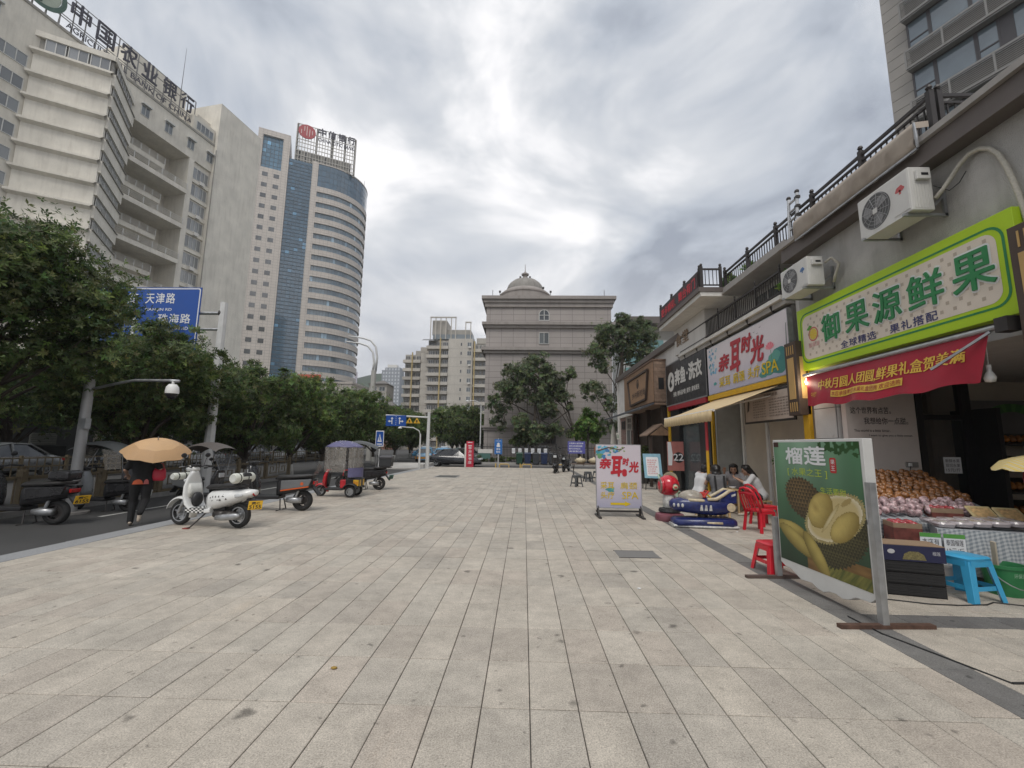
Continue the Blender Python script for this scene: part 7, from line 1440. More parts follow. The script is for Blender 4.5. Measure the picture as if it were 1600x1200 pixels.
for i, x in enumerate((2.95, 3.65)): q = thing('cream_tureen', ('cream lidded tureen on the left of the folding table', 'cream lidded tureen on the right of the folding table')[i], 'pot', (x, 23.2, .74)); MB().lathe([(0, 0), (.16, 0), (.25, .1), (.26, .2), (.22, .26), (.05, .3), (.04, .35), (0, .36)], (0, 0, 0), 18).build('body', CRM, q, smooth=True); MB().tube([(-.25, 0, .18), (-.33, 0, .2), (-.25, 0, .12)], .015, 6).tube([(.25, 0, .18), (.33, 0, .2), (.25, 0, .12)], .015, 6).build('handle', CRM, q)
t = thing('closed_parasol', 'closed cream parasol standing beside the brick house', 'parasol', (5.3, 26.2, 0)); MB().cyl((0, 0, 0), (0, 0, 3.0), .03, n=8).build('pole', STEEL, t); MB().loft([ring_z(1.0, 0, .1, .1, 2), ring_z(1.2, 0, .24, .2, 2), ring_z(1.9, .02, .2, .2, 2), ring_z(2.6, 0, .12, .13, 2), ring_z(2.9, 0, .04, .04, 2)]).build('folded_canopy', mat('parasol_cream', (.55, .52, .46), .8, var=.12, scale=5), t, smooth=True); MB().cyl((0, 0, 0), (0, 0, .12), .28, n=16).build('base', CONC, t)
t = thing('closed_parasol', 'closed beige parasol on the balcony above the laundry sign', 'parasol', (6.3, 14.9, 5.1)); MB().cyl((0, 0, 0), (0, 0, 1.5), .02, n=8).build('pole', STEEL, t); MB().loft([ring_z(.05, 0, .32, .3, 2), ring_z(.4, 0, .28, .26, 2), ring_z(1.0, 0, .15, .15, 2), ring_z(1.35, 0, .05, .05, 2)]).build('folded_canopy', mat('parasol_beige', (.40, .34, .27), .85, var=.12, scale=5), t, smooth=True)
# --- air conditioners on the wall
ACW = mat('ac_white', (.62, .61, .58), .5, var=.05, grime=.2); GRL = mat('ac_grille', (.33, .33, .33), .5)
def aircon(label, Y, z, w, h, logo, body_x=(5.62, 5.95)):
    t = thing('air_conditioner', label, 'air conditioner', (0, 0, 0)); x0, x1 = body_x; MB().box(x0, x1, Y, Y+w, z, z+h).build('case', ACW, t, bevel=.015); f_ = Fr((x0, Y+w, z), (0, -1, 0)); cx, cz, r_ = w*.36, h*.5, h*.40
    MB().poly(f_, disc(cx, cz, r_*1.05, n=28), .002).build('fan_well', mat('fan_dark', (.10, .10, .10), .6), t, fix=False); fan = MB()
    for k in range(3): a = k*2.094+.4; fan.poly(f_, [(cx, cz), (cx+r_*.9*math.cos(a), cz+r_*.9*math.sin(a)), (cx+r_*.95*math.cos(a+.5), cz+r_*.95*math.sin(a+.5)), (cx+r_*.7*math.cos(a+.9), cz+r_*.7*math.sin(a+.9))], .004)
    fan.build('fan', mat('fan_grey', (.26, .26, .26), .5), t, fix=False); g_ = MB()
    for k in range(1, 6): ring_mb(g_, f_, disc(cx, cz, r_*k/5+.004, n=24), disc(cx, cz, r_*k/5-.004, n=24), .012)
    for k in range(12): a = k*math.pi/6; g_.bar(f_(cx, cz, .01), f_(cx+r_*math.cos(a+.35), cz+r_*math.sin(a+.35), .01), .006)
    g_.build('grille', GRL, t, fix=False); MB().fbox(f_, cx-.04, cx+.04, cz-.04, cz+.04, .008, .016).build('hub', ACW, t)
    MB().fbox(f_, w*.7, w*.98, h*.06, h*.94, .0, .008).build('front_panel', ACW, t, bevel=.004)
    lg_ = MB(); blob(lg_, f_, w*.84, h*.62, h*.1, logo, .8, 3, .01, .3); lg_.poly(f_, [(w*.82, h*.5), (w*.86, h*.5), (w*.855, h*.6), (w*.825, h*.6)], .01, logo); lg_.build('logo_mark', PRINT, t, fix=False)
    sd_ = MB()
    for k in range(6): sd_.box(x0+.05+k*.04, x0+.07+k*.04, Y-.006, Y, z+.04, z+h*.6)
    sd_.build('side_ribs', ACW, t); MB().box(x0+.08, x1-.05, Y-.05, Y, z+h*.68, z+h*.9).build('valve_cover', ACW, t, bevel=.01); MB().box(x0+.14, x0+.24, Y-.053, Y-.051, z+h*.76, z+h*.82).build('valve_slot', BLACK, t)
    for y in (Y+.08, Y+w-.12): MB().box(x0-.05, 6.2, y, y+.04, z-.045, z-.005).build('bracket_arm', STEEL, t); MB().bar((x0+.25, y+.02, z-.03), (6.19, y+.02, z+.28), .03).build('bracket_brace', STEEL, t); MB().box(6.16, 6.2, y, y+.04, z-.05, z+.42).build('bracket_upright', STEEL, t)
    MB().box(x0-.02, x1, Y+.13, Y+w-.13, z-.03, z-.004).build('tray', ACW, t); return t
a1 = aircon('larger air conditioner with a small red mark, nearest the green sign end', 6.08, 5.08, .98, .68, (.5, .1, .1)); a2 = aircon('smaller air conditioner near the ladder above the left end of the green sign', 8.45, 4.85, .9, .6, (.1, .2, .4))
MB().tube([(5.95, 6.06, 5.25), (6.02, 6.0, 5.36), (6.08, 5.92, 5.5), (6.11, 5.82, 5.62), (6.13, 5.7, 5.69), (6.14, 5.58, 5.68), (6.15, 5.47, 5.6), (6.14, 5.37, 5.45), (6.13, 5.3, 5.25), (6.12, 5.24, 5.0), (6.12, 5.2, 4.75), (6.12, 5.17, 4.5), (6.12, 5.14, 4.2)], .03, 10).build('insulated_pipe', mat('pipe_wrap', (.50, .47, .40), .8, var=.15, scale=30, bump=.4, bscale=60), a1, smooth=True)
MB().tube([(5.95, 8.42, 5.3), (6.02, 8.32, 5.36), (6.1, 8.25, 5.2), (6.08, 8.35, 5.0), (6.1, 8.42, 4.9)], .028, 8).build('insulated_pipe', MATS['pipe_wrap'], a2, smooth=True)
MB().tube([(5.95, 6.07, 5.45), (6.05, 5.95, 5.3), (6.1, 5.85, 5.36), (6.16, 5.8, 5.5)], .006, 6).build('control_cable', CABLE, a1)
# --- cream cloth awning hung outside the terrace rail
CLO = mat('awning_cloth', (.40, .345, .29), .85, var=.14, scale=4, grime=.3); t = thing('folded_awning', 'cream cloth awning hanging outside the terrace railing above the air conditioners', 'awning', (0, 0, 0)); rows = []
for k in range(41):
    y = 6.1+2.95*k/40; q = .02*math.sin(k*1.9)+.015*math.sin(k*.7+1); rows.append([Vector((6.02, y, 6.52)), Vector((5.80, y, 6.49)), Vector((5.79+q*.5, y, 6.42)), Vector((5.80+q, y+.03, 6.32)), Vector((5.82-q, y+.05, 6.2)), Vector((5.84+q, y+.05, 6.07))])
o = MB().strip(rows, None).build('cloth', CLO, t, smooth=True); md = o.modifiers.new('t', 'SOLIDIFY'); md.thickness = .012
MB().add([(6.02, 6.09, 6.52), (5.80, 6.09, 6.49), (5.79, 6.09, 6.39), (6.02, 6.09, 6.42)], [(0, 1, 2, 3)]).build('end_flap', CLO, t); MB().bar((5.82, 6.09, 6.08), (5.80, 6.09, 6.48), .025).build('end_rod', STEEL, t); MB().bar((5.82, 6.1, 6.07), (5.82, 9.05, 6.07), .03).build('front_bar', STEEL, t)
# --- telescopic ladder leaning on the rail
t = thing('ladder', 'folded aluminium telescopic ladder leaning on the terrace railing', 'ladder', (0, 0, 0)); AL = mat('aluminium', (.5, .5, .5), .3, .9, var=.1)
for y in (9.15, 9.45):
    MB().tube([(5.95, y, 6.2), (6.0, y, 7.25)], .035, 10).build('stile', AL, t); MB().sphere((6.0, y, 7.28), .05, 10, 7).build('cap', DARKMETAL, t, smooth=True)
for k in range(5): MB().bar((5.96+.01*k, 9.15, 6.3+k*.21), (5.96+.01*k, 9.45, 6.3+k*.21), .045, .03).build('rung', AL, t); MB().box(5.92+.01*k, 6.0+.01*k, 9.1, 9.2, 6.27+k*.21, 6.33+k*.21).build('clamp', DARKMETAL, t)
# --- wall lanterns: brown boxes with gold panels
LBR = mat('lantern_brown', (.075, .05, .038), .55, var=.15); LGD = mat('lantern_gold', (.50, .32, .12), .45, var=.08)
for i, (y0, y1, z0, z1) in enumerate(((9.42, 9.82, 2.34, 3.95), (4.75, 5.17, 2.6, 4.3))):
    t = thing('wall_lantern', ('brown and gold boxed wall lantern between the spa and the fruit shop', 'brown and gold boxed wall lantern at the right edge of the green sign')[i], 'lantern', (0, 0, 0)); MB().box(5.86, 6.1, y0, y1, z0, z1).build('case', LBR, t, bevel=.008); MB().box(5.852, 5.859, y0+.09, y1-.09, z0+.35, z1-.35).build('gold_panel', LGD, t); MB().box(5.93, 6.05, y0-.007, y0-.001, z0+.35, z1-.35).build('gold_panel', LGD, t); g_ = MB()
    for zz in (z0+.08, z1-.28):
        for k in range(4): g_.box(5.85, 5.859, y0+.07+k*.075, y0+.09+k*.075, zz, zz+.2)
    g_.build('gold_fret', LGD, t)
# --- yellow retractable awning of the spa
AWC = mat('awning_yellow', (.62, .48, .28), .8, var=.1, scale=5); t = thing('retractable_awning', 'cream yellow retractable awning with scalloped valance over the laundry and spa', 'awning', (0, 0, 0)); y0, y1 = 10.0, 15.6
rows = []
for k in range(25):
    y = 10.4+3.5*k/24; rows.append([Vector((6.0, y, 3.1)), Vector((5.5, y, 2.9)), Vector((4.9, y, 2.66)), Vector((4.43, y, 2.5))])
o = MB().strip(rows, None).build('canopy', AWC, t, smooth=True); md = o.modifiers.new('t', 'SOLIDIFY'); md.thickness = .01
vl = []; 
for k in range(69):
    y = 10.4+3.5*k/68; q = .012*math.sin(k*1.57); vl.append([Vector((4.42+q, y, 2.5)), Vector((4.41+q, y, 2.38)), Vector((4.41+q, y, 2.27-.035*abs(math.sin(k*math.pi/4)))) ])
o = MB().strip(vl, None).build('valance', AWC, t, smooth=True); md = o.modifiers.new('t', 'SOLIDIFY'); md.thickness = .006
MB().cyl((4.45, 10.36, 2.5), (4.45, 13.95, 2.5), .03, n=10).build('front_bar', OFFWHITE, t)
for y in (10.7, 13.2): MB().tube([(6.0, y, 2.9), (5.2, y+.4, 2.7), (4.47, y, 2.49)], .02, 7).build('folding_arm', OFFWHITE, t)
t = thing('prop_pole', 'red, white and yellow taped pole propping the awning beside the seated group', 'pole', (4.5, 10.95, 0)); 
for k, (a, b_, c_) in enumerate(((0, .55, DARKMETAL), (.55, 1.55, YEL), (1.55, 2.3, mat('tape_red', (.38, .03, .04), .5)), (2.3, 2.46, mat('cloth_check', (.25, .25, .33), .8, var=.5, scale=40)))): MB().cyl((0, 0, a), (0, 0, b_), .035 if k < 3 else .06, n=10).build('section', c_, t)
# --- menu board of the spa
t = thing('menu_board', 'pale menu board with small dark text hanging in the spa front', 'notice', (0, 0, 0)); c = F(5.98).at(-12.0, 2.26); MB().fbox(c, 0, 2.2, 0, .78, -.04, 0).build('frame', DARKMETAL, t); MB().poly(c, [(.05, .05), (2.15, .05), (2.15, .73), (.05, .73)], .003).build('paper', mat('menu_paper', (.52, .43, .36), .6, var=.1), t, fix=False); mk_ = mat('menu_ink', (.07, .05, .045), .6)
text('lettering', c, '采耳价目表', 1.0, 1.6, .62, .7, mk_, t, d=.005)
for k in range(7): text('lettering', c, '采耳肩颈头疗价目项目'[k % 4:k % 4+6], .45, 1.05, .52-k*.065, .56-k*.065, mk_, t, d=.005); text('lettering', c, '经络疏通舒缓养生套餐项目'[k % 5:k % 5+7], 1.2, 2.0, .52-k*.065, .56-k*.065, mk_, t, d=.005)
MB().poly(c, [(.15, .3), (.25, .34), (.3, .55), (.22, .62), (.18, .48)], .005).build('figure_print', mk_, t, fix=False)
# --- red banner under the green sign
RB = mat('banner_red', (.33, .010, .028), .55, var=.12, scale=3); GLD = mat('banner_gold', (.66, .42, .06), .5, var=0); t = thing('red_banner', 'red festival banner with gold characters hanging under the green sign', 'banner', (0, 0, 0))
def bpt(u, v):
    """u 0 (far end) to 1 (near end), v 0 top to 1 bottom"""
    y = 9.12-3.6*u; lean = .10*math.sin(math.pi*u)+.05; k = .02*math.sin(u*19+v*2)+.012*math.sin(u*43)
    return Vector((5.86-lean*v+k*v, y+.05*v*(u-.5)+(.0 if u < .93 else .9*(u-.93)*v*2), 3.12-(.62+.06*math.sin(u*3.1)+.02*math.sin(u*27))*v-.0))
rows = [[bpt(u/60, v/8) for v in range(9)] for u in range(61)]; o = MB().strip(rows, None).build('cloth', RB, t, smooth=True)
class BFr:
    def __call__(s, x, y, d=0): p = bpt(x, 1-y); return p+Vector((-d*1.0-.004, 0, d*.2))
def btext(body, x0, x1, y0, y1, m, **k): return text('lettering', BFr(), body, x0, x1, y0, y1, m, t, **k)
btext('中秋月圆人团圆,鲜果礼盒贺美满', .11, .92, .44, .76, GLD, bold=.006, d=.004); bar = MB(); grad(bar, BFr(), .22, .66, .2, .38, 24, 2, lambda u, v: (.66, .42, .06), .004); bar.build('gold_bar', PRINT, t, fix=False); btext('本店承接单位水果礼盒团购 欢迎选购', .23, .65, .225, .355, RB, d=.010); btext('中秋佳节', .035, .095, .28, .44, GLD, d=.004)
MB().cyl((5.86, 9.2, 3.14), (5.86, 5.35, 3.14), .035, n=10).build('roller_tube', STEEL, t); MB().box(5.8, 5.98, 5.25, 5.4, 3.06, 3.24).build('roller_bracket', DARKMETAL, t); MB().bar((5.85, 5.5, 3.1), (5.62, 6.1, 2.72), .03).build('folding_arm', STEEL, t)
# --- bulbs
def bulb(label, x, y, z, zt, lit):
    t = thing('hanging_bulb', label, 'lamp', (x, y, z))
    if lit: ld = bpy.data.lights.new('bulb_light', 'POINT'); ld.energy = 5; ld.color = (1, .82, .6); ld.shadow_soft_size = .06; lo_ = bpy.data.objects.new('bulb_light', ld); COL.objects.link(lo_); lo_.parent = t; lo_.location = (-.12, -.12, -.05)
    MB().lathe([(0, -.06), (.05, -.05), (.062, 0), (.045, .05), (.022, .09), (.022, .12), (0, .12)], (0, 0, 0), 16).build('bulb', mat('bulb_lit', (1, .86, .62), .3, var=0, emit=6) if lit else mat('bulb_white', (.75, .75, .72), .3, var=0), t, smooth=True); MB().cyl((0, 0, .12), (0, 0, .17), .024, n=10).build('socket', WHITE, t); MB().tube([(0, 0, .17), (.005, 0, zt-z)], .004, 5).build('cord', OFFWHITE, t)
bulb('unlit white bulb hanging at the right of the fruit stall', 6.0, 5.72, 2.55, 3.04, False); bulb('glowing spotlight bulb under the left end of the green sign', 5.97, 9.25, 3.02, 3.2, True)
# --- fruit display: sloping stand with wrapped fruit
CHQ = None
def gingham(name, a, b_, sc=28):
    m = bpy.data.materials.new(name); m.use_nodes = True; nt = m.node_tree; N = nt.nodes; L = nt.links; bs = N['Principled BSDF']; tc = N.new('ShaderNodeTexCoord'); outs = []; sp = N.new('ShaderNodeSeparateXYZ'); L.new(tc.outputs['Object'], sp.inputs[0]); zz = N.new('ShaderNodeMath'); zz.operation = 'ADD'; L.new(sp.outputs[1], zz.inputs[0]); L.new(sp.outputs[2], zz.inputs[1])
    for src in (sp.outputs[0], zz.outputs[0]):
        mu = N.new('ShaderNodeMath'); mu.operation = 'MULTIPLY'; L.new(src, mu.inputs[0]); mu.inputs[1].default_value = sc; fr_ = N.new('ShaderNodeMath'); fr_.operation = 'FRACT'; L.new(mu.outputs[0], fr_.inputs[0]); gt = N.new('ShaderNodeMath'); gt.operation = 'GREATER_THAN'; L.new(fr_.outputs[0], gt.inputs[0]); gt.inputs[1].default_value = .5; outs.append(gt.outputs[0])
    ad = N.new('ShaderNodeMath'); ad.operation = 'ADD'; L.new(outs[0], ad.inputs[0]); L.new(outs[1], ad.inputs[1]); hf = N.new('ShaderNodeMath'); hf.operation = 'MULTIPLY'; L.new(ad.outputs[0], hf.inputs[0]); hf.inputs[1].default_value = .5; mx = N.new('ShaderNodeMixRGB'); L.new(hf.outputs[0], mx.inputs[0]); mx.inputs[1].default_value = (*a, 1); mx.inputs[2].default_value = (*b_, 1); L.new(mx.outputs[0], bs.inputs['Base Color']); bs.inputs['Roughness'].default_value = .8; return m
GING = gingham('gingham_grey', (.50, .52, .53), (.22, .25, .28), 22)
st = thing('fruit_stand', 'sloping fruit stand under grey checked cloth beside the lettered wall', 'stand', (0, 0, 0))
def topz(y): return .72+.27*(y-6.35)
cl_ = MB(); cl_.add([(4.82, 6.3, topz(6.3)-.03), (6.6, 6.3, topz(6.3)-.03), (7.1, 8.2, topz(8.2)-.03), (5.45, 8.2, topz(8.2)-.03)], [(0, 1, 2, 3)]); cl_.build('cloth_top', GING, st)
dr = []
for k in range(25): x = 4.82+1.78*k/24; dr.append([Vector((x, 6.3, topz(6.3)-.03)), Vector((x, 6.28+.025*math.sin(k*1.3), .55)), Vector((x+.02*math.sin(k), 6.27+.04*math.sin(k*1.3), .42+.05*math.sin(k*.9)))])
MB().strip(dr, None).build('cloth_drape', GING, st, smooth=True); dr = []
for k in range(25): q = k/24; x = 6.6+.5*q; y = 6.3+1.9*q; dr.append([Vector((x, y, topz(y)-.03)), Vector((x+.03+.02*math.sin(k*1.2), y, topz(y)-.2)), Vector((x+.04+.04*math.sin(k*1.2), y, topz(y)-.36-.05*math.sin(k*.8)))])
MB().strip(dr, None).build('cloth_drape', GING, st, smooth=True)
for x, y in ((4.9, 6.4), (6.5, 6.4), (5.5, 8.1), (7.0, 8.1)): MB().bar((x, y, 0), (x, y, topz(y)-.04), .05).build('leg', DARKMETAL, st)
PEAR = mat('wrapped_fruit', (.30, .125, .04), .2, var=.5, scale=9, rand=.3, coat=.7); BAGF = mat('bagged_fruit', (.52, .36, .37), .3, var=.75, scale=26, rand=.2, coat=.5)
def fruit_mesh(name, m, r_, sq, seed):
    mb = MB(); mb.sphere((0, 0, 0), (r_, r_, r_*sq), 10, 7); me = mb.mesh(name, True); rn = random.Random(seed)
    for v in me.vertices: v.co *= 1+rn.uniform(-.07, .07)
    me.materials.append(m); return me
pm = [fruit_mesh('wrapped_fruit', PEAR, .052, .95, k) for k in range(3)]; bm_ = [fruit_mesh('bagged_fruit', BAGF, .058, .8, k+9) for k in range(3)]
def put(name, me, label, cat, group, loc):
    o = bpy.data.objects.new(name, me); COL.objects.link(o); o.location = loc; o.rotation_euler = (rb.uniform(0, 3), rb.uniform(0, 3), rb.uniform(0, 6)); tag(o, label, cat, group)
for j in range(13):
    y = 6.85+j*.102
    for i in range(15):
        x = 5.16+.30*(y-6.85)/1.0+i*.105+(.05 if j % 2 else 0)+rb.uniform(-.025, .025); put('wrapped_fruit', rb.choice(pm), 'golden wrapped fruit in the sloping heap on the fruit stand', 'fruit', 'golden wrapped fruit', (x, y+rb.uniform(-.03, .03), topz(y)+.025+rb.uniform(0, .035)))
for j in range(5):
    y = 6.36+j*.095
    for i in range(13):
        x = 4.9+i*.118+(.05 if j % 2 else 0)+.1*(y-6.3); put('bagged_fruit', rb.choice(bm_), 'pale bagged fruit along the front of the fruit stand', 'fruit', 'pale bagged fruit', (x+rb.uniform(-.03, .03), y+rb.uniform(-.03, .03), topz(y)+.03+rb.uniform(0, .05)))
# crates under the stand
CRT = mat('crate_black', (.016, .016, .017), .5, var=.15)
def crate(label, loc, w, d, h, rz=0, grp='black plastic crates'):
    t = thing('plastic_crate', label, 'crate', loc, rz, grp); n = 5
    MB().box(-w/2, w/2, -d/2, d/2, 0, .015).build('base', CRT, t)
    for s_ in (-1, 1):
        a = MB(); b = MB()
        for k in range(n): z = .0+h*k/(n-1); a.box(-w/2, w/2, s_*(d/2-.008), s_*d/2, max(0, z-.014), min(h, z+.014)); b.box(s_*(w/2-.008), s_*w/2, -d/2+.008, d/2-.008, max(0, z-.014), min(h, z+.014))
        for k in range(9): x = -w/2+.008+(w-.03)*k/8; a.box(x, x+.012, s_*(d/2-.0075), s_*(d/2-.0005), .014, h-.014)
        for k in range(7): y = -d/2+.01+(d-.03)*k/6; b.box(s_*(w/2-.0075), s_*(w/2-.0005), y, y+.012, .014, h-.014)
        a.build('long_side', CRT, t); b.build('short_side', CRT, t)
    return t
for k in range(3): crate(('lowest', 'middle', 'topmost')[k]+' black crate of the stack carrying the dark blue carton', (4.42, 5.42, k*.125), .56, .36, .12, R(-16))
crate('black crate standing alone beside the near post of the durian board', (3.98, 5.45, 0), .24, .34, .3, R(-8)); crate('black crate standing under the front of the fruit stand', (5.0, 6.75, 0), .5, .4, .42)
q = thing('blue_packet', 'small blue and white packet lying in the lone black crate', 'packet', (3.96, 5.36, .27)); MB().sphere((0, 0, .03), (.08, .06, .05), 10, 6).build('wrapper', mat('packet_blue', (.35, .42, .55), .3, var=.7, scale=25), q, smooth=True)
t = thing('fruit_carton', 'dark blue fruit carton lying on the stacked black crates', 'box', (4.42, 5.40, .375), R(-16)); NB = mat('carton_navy', (.016, .018, .06), .45, var=.1); MB().box(-.3, .3, -.17, .17, 0, .17).build('side_walls', NB, t, bevel=.004); MB().box(-.298, .298, -.168, .168, .171, .178).build('brown_top', mat('cardboard', (.30, .21, .135), .8, var=.1), t); cf = Fr((-.3, -.17, 0), (1, 0, 0)); PRW = mat('print_white', (.5, .5, .52), .6)
m_ = MB(); m_.poly(cf, disc(.1, .1, .035, .025), .002); m_.build('round_print', PRW, t, fix=False); m_ = MB(); m_.poly(cf, [(.2, .02), (.42, .02), (.4, .08), (.35, .11), (.27, .11), (.22, .08)], .002); m_.build('fruit_print', mat('print_olive', (.20, .17, .07), .6, var=.5, scale=60), t, fix=False); text('print', cf, '榴莲', .48, .55, .08, .12, PRW, t, d=.002); m_ = MB(); cs_ = Fr((.3, -.17, 0), (0, 1, 0)); m_.poly(cs_, disc(.1, .08, .025), .002); m_.build('side_print', PRW, t, fix=False)
# --- second table with trays, pomegranate cartons, price cards
tb = thing('fruit_table', 'front fruit table covered with grey checked cloth behind the blue stool', 'table', (0, 0, 0)); Z = .66
cl_ = MB(); cl_.add([(5.1, 5.72, Z), (6.0, 5.45, Z), (6.55, 6.15, Z), (5.65, 6.5, Z)], [(0, 1, 2, 3)]); cl_.build('cloth_top', GING, tb); pts = [(5.65, 6.5), (5.1, 5.72), (6.0, 5.45), (6.55, 6.15)]; dr = []
for (a, b_) in zip(pts, pts[1:]):
    for k in range(14): q = k/13; x = a[0]+(b_[0]-a[0])*q; y = a[1]+(b_[1]-a[1])*q; w_ = .02*math.sin(q*25); dr.append([Vector((x, y, Z)), Vector((x+w_*.5, y-.02+w_, .4)), Vector((x+w_, y-.03+w_*1.5, .13+.02*math.sin(q*9)))])
MB().strip(dr, None).build('cloth_drape', GING, tb, smooth=True)
for x, y in ((5.2, 5.8), (5.95, 5.55), (6.42, 6.15), (5.68, 6.4)): MB().bar((x, y, 0), (x, y, Z-.01), .04).build('leg', DARKMETAL, tb)
TRY = mat('film_tray', (.52, .47, .48), .18, alpha=.85, var=.15, coat=.6)
for i in range(10):
    x = 5.28+(i % 5)*.17+(.1*(i//5)); y = 5.84-(i % 5)*.05+(i//5)*.25; t = thing('film_tray', ('first', 'second', 'third', 'fourth', 'fifth')[i % 5]+' film-wrapped tray from the left in the '+('front', 'rear')[i//5]+' row on the front table', 'tray', (x, y, Z+.012+.012*(i % 5)), R(-16), 'film-wrapped trays'); MB().loft([ring_z(0, 0, .085, .11, 5), ring_z(.035, 0, .1, .125, 5), ring_z(.06, 0, .09, .115, 4)]).build('wrapped_tray', TRY, t, smooth='auto'); MB().box(-.035, .035, -.05, .0, .0605, .0615).build('sticker', mat('sticker', (.6, .62, .55), .5), t)
for i, (x, y, lab) in enumerate(((6.08, 6.12, 'pale yellow sliced fruit tray at the back of the front table'), (6.3, 5.98, 'pale yellow fruit tray leaning at the right of the front table'))): t = thing('yellow_tray', lab, 'tray', (x, y, Z+.03), R(-20)); MB().add([(-.13, -.14, 0), (.13, -.14, 0), (.13, .14, .16), (-.13, .14, .16), (-.13, -.14, .03), (.13, -.14, .03), (.13, .14, .19), (-.13, .14, .19)], BXF).build('tray', mat('tray_yellow', (.62, .50, .26), .35, var=.2, scale=14, coat=.4), t, bevel=.01); MB().add([(-.1, -.1, .055), (.1, -.1, .055), (.1, .1, .17), (-.1, .1, .17)], [(0, 1, 2, 3)]).build('slices', mat('slices', (.62, .42, .20), .35, var=.4, scale=30), t)
POM = mat('pomegranate', (.42, .05, .06), .3, var=.3, rand=.2, coat=.5); pmm = [fruit_mesh('pomegranate', POM, .045, .95, 30+k) for k in range(2)]; CBR = mat('carton_print', (.16, .045, .035), .6, var=.6, scale=11)
for i, (x, y, z, w_, d_) in enumerate(((4.98, 6.08, .0, .3, .3), (5.78, 6.36, .665, .34, .22))):
    t = thing('pomegranate_carton', ('open red printed carton of pomegranates nearest the price cards', 'second open carton of pomegranates behind the first')[i], 'box', (x, y, z), R(-18)); h_ = .68 if not i else .17
    MB().box(-w_/2, w_/2, -d_/2, d_/2, 0, h_-.06).build('body', CBR, t)
    for (a0, a1, b0, b1) in ((-w_/2, w_/2, -d_/2, -d_/2+.012), (-w_/2, w_/2, d_/2-.012, d_/2), (-w_/2, -w_/2+.012, -d_/2+.013, d_/2-.013), (w_/2-.012, w_/2, -d_/2+.013, d_/2-.013)): MB().box(a0, a1, b0, b1, h_-.059, h_).build('rim', MATS['cardboard'], t)
    ca, sa = math.cos(R(-18)), math.sin(R(-18))
    for u in range(int(w_/.09)):
        for v in range(int(d_/.09)): lx, ly = -w_/2+.06+u*.088, -d_/2+.06+v*.088; put('pomegranate', rb.choice(pmm), ('red pomegranate in the open carton nearest the price cards', 'red pomegranate in the second open carton')[i], 'fruit', ('pomegranates in the near carton', 'pomegranates in the second carton')[i], (x+lx*ca-ly*sa, y+lx*sa+ly*ca, z+h_-.02+rb.uniform(0, .01)))
for i, (x, y, tx) in enumerate(((4.99, 5.70, ('本店有', '榴莲肉')), (5.21, 5.63, ('泰国榴莲', '12元/斤')))):
    t = thing('price_card', ('handwritten white price card with green top, left of the pair', 'handwritten white price card reading 12, right of the pair')[i], 'price card', (x, y, .36), R(-18)); c = Fr((-.1, 0, 0), (1, 0, 0)); MB().fbox(c, 0, .205, 0, .25, -.004, 0).build('card', SW, t); MB().poly(c, [(0, .2), (.205, .2), (.205, .25), (0, .25)], .001).build('green_top', mat('card_green', (.10, .32, .06), .5), t, fix=False); hk = mat('handwriting', (.05, .04, .05), .6)
    for k, s_ in enumerate(tx): text('handwriting', c, s_, .02, .185, .115-k*.095, .185-k*.095, hk, t, d=.002)
    MB().fbox(c, .09, .11, -.36, 0, -.01, -.005).build('stick', WHITE, t)
t = thing('paper_notice', 'handwritten price sheet taped on the shop glass door', 'notice', (7.9, 8.53, 1.2)); c = Fr((-.02, 0, 0), (1, 0, 0)); MB().fbox(c, 0, .32, 0, .3, -.004, 0).build('sheet', SW, t); 
for k, s_ in enumerate(('新鲜水果', '现切水果', '15元/斤')): text('handwriting', c, s_, .03, .29, .2-k*.085, .265-k*.085, MATS['handwriting'], t, d=.002)
# shelves at the back with dark fruit rows and a painted fruit arch
sh = thing('fruit_shelf', 'tall dark shelf with rows of fruit at the back of the fruit shop', 'shelf', (0, 0, 0)); 
for k in range(4): MB().add([(8.6, 8.1, .5+k*.42), (10.5, 8.1, .5+k*.42), (10.5, 8.9, .7+k*.42), (8.6, 8.9, .7+k*.42), (8.6, 8.1, .46+k*.42), (10.5, 8.1, .46+k*.42), (10.5, 8.9, .66+k*.42), (8.6, 8.9, .66+k*.42)], BXF).build('shelf_board', FRM, sh)
for x in (8.55, 10.5): MB().box(x-.04, x+.04, 8.1, 8.95, 0, 2.4).build('upright', FRM, sh)
OR = mat('shelf_fruit', (.42, .16, .03), .4, var=.5, scale=4, rand=.5); om = [fruit_mesh('shelf_fruit', OR, .05, .95, 50+k) for k in range(2)]
for k in range(4):
    for i in range(15):
        for j in range(2): put('shelf_fruit', rb.choice(om), 'fruit lying on the dark back shelf of the fruit shop', 'fruit', 'fruit on the back shelf', (8.72+i*.12, 8.2+j*.13, .575+k*.42+j*.033))
t = thing('fruit_arch_poster', 'green arch poster with painted yellow fruit above the back shelf', 'poster', (9.0, 8.9, 2.0)); c = Fr((-.1, -.0, 0), (1, 0, 0)); ac = MB()
for k in range(18): a = R(10*k+5); ac.poly(c, [(.75+.42*math.cos(a-.11), .1+.3*math.sin(a-.11)), (.75+.42*math.cos(a+.11), .1+.3*math.sin(a+.11)), (.75+.66*math.cos(a+.1), .1+.46*math.sin(a+.1)), (.75+.66*math.cos(a-.1), .1+.46*math.sin(a-.1))], .004+.0002*(k % 2), ((.05, .16, .04) if k % 2 else (.09, .25, .06)))
for k, (x, y, r_) in enumerate(((.1, .12, .1), (.22, .06, .1), (.0, .04, .09), (1.35, .1, .11), (1.48, .05, .1), (1.3, .25, .09), (1.4, .3, .08))): blob(ac, c, x, y, r_, (.55, .42, .06) if k % 3 else (.45, .18, .06), .9, k, .005+k*.0003, .12)
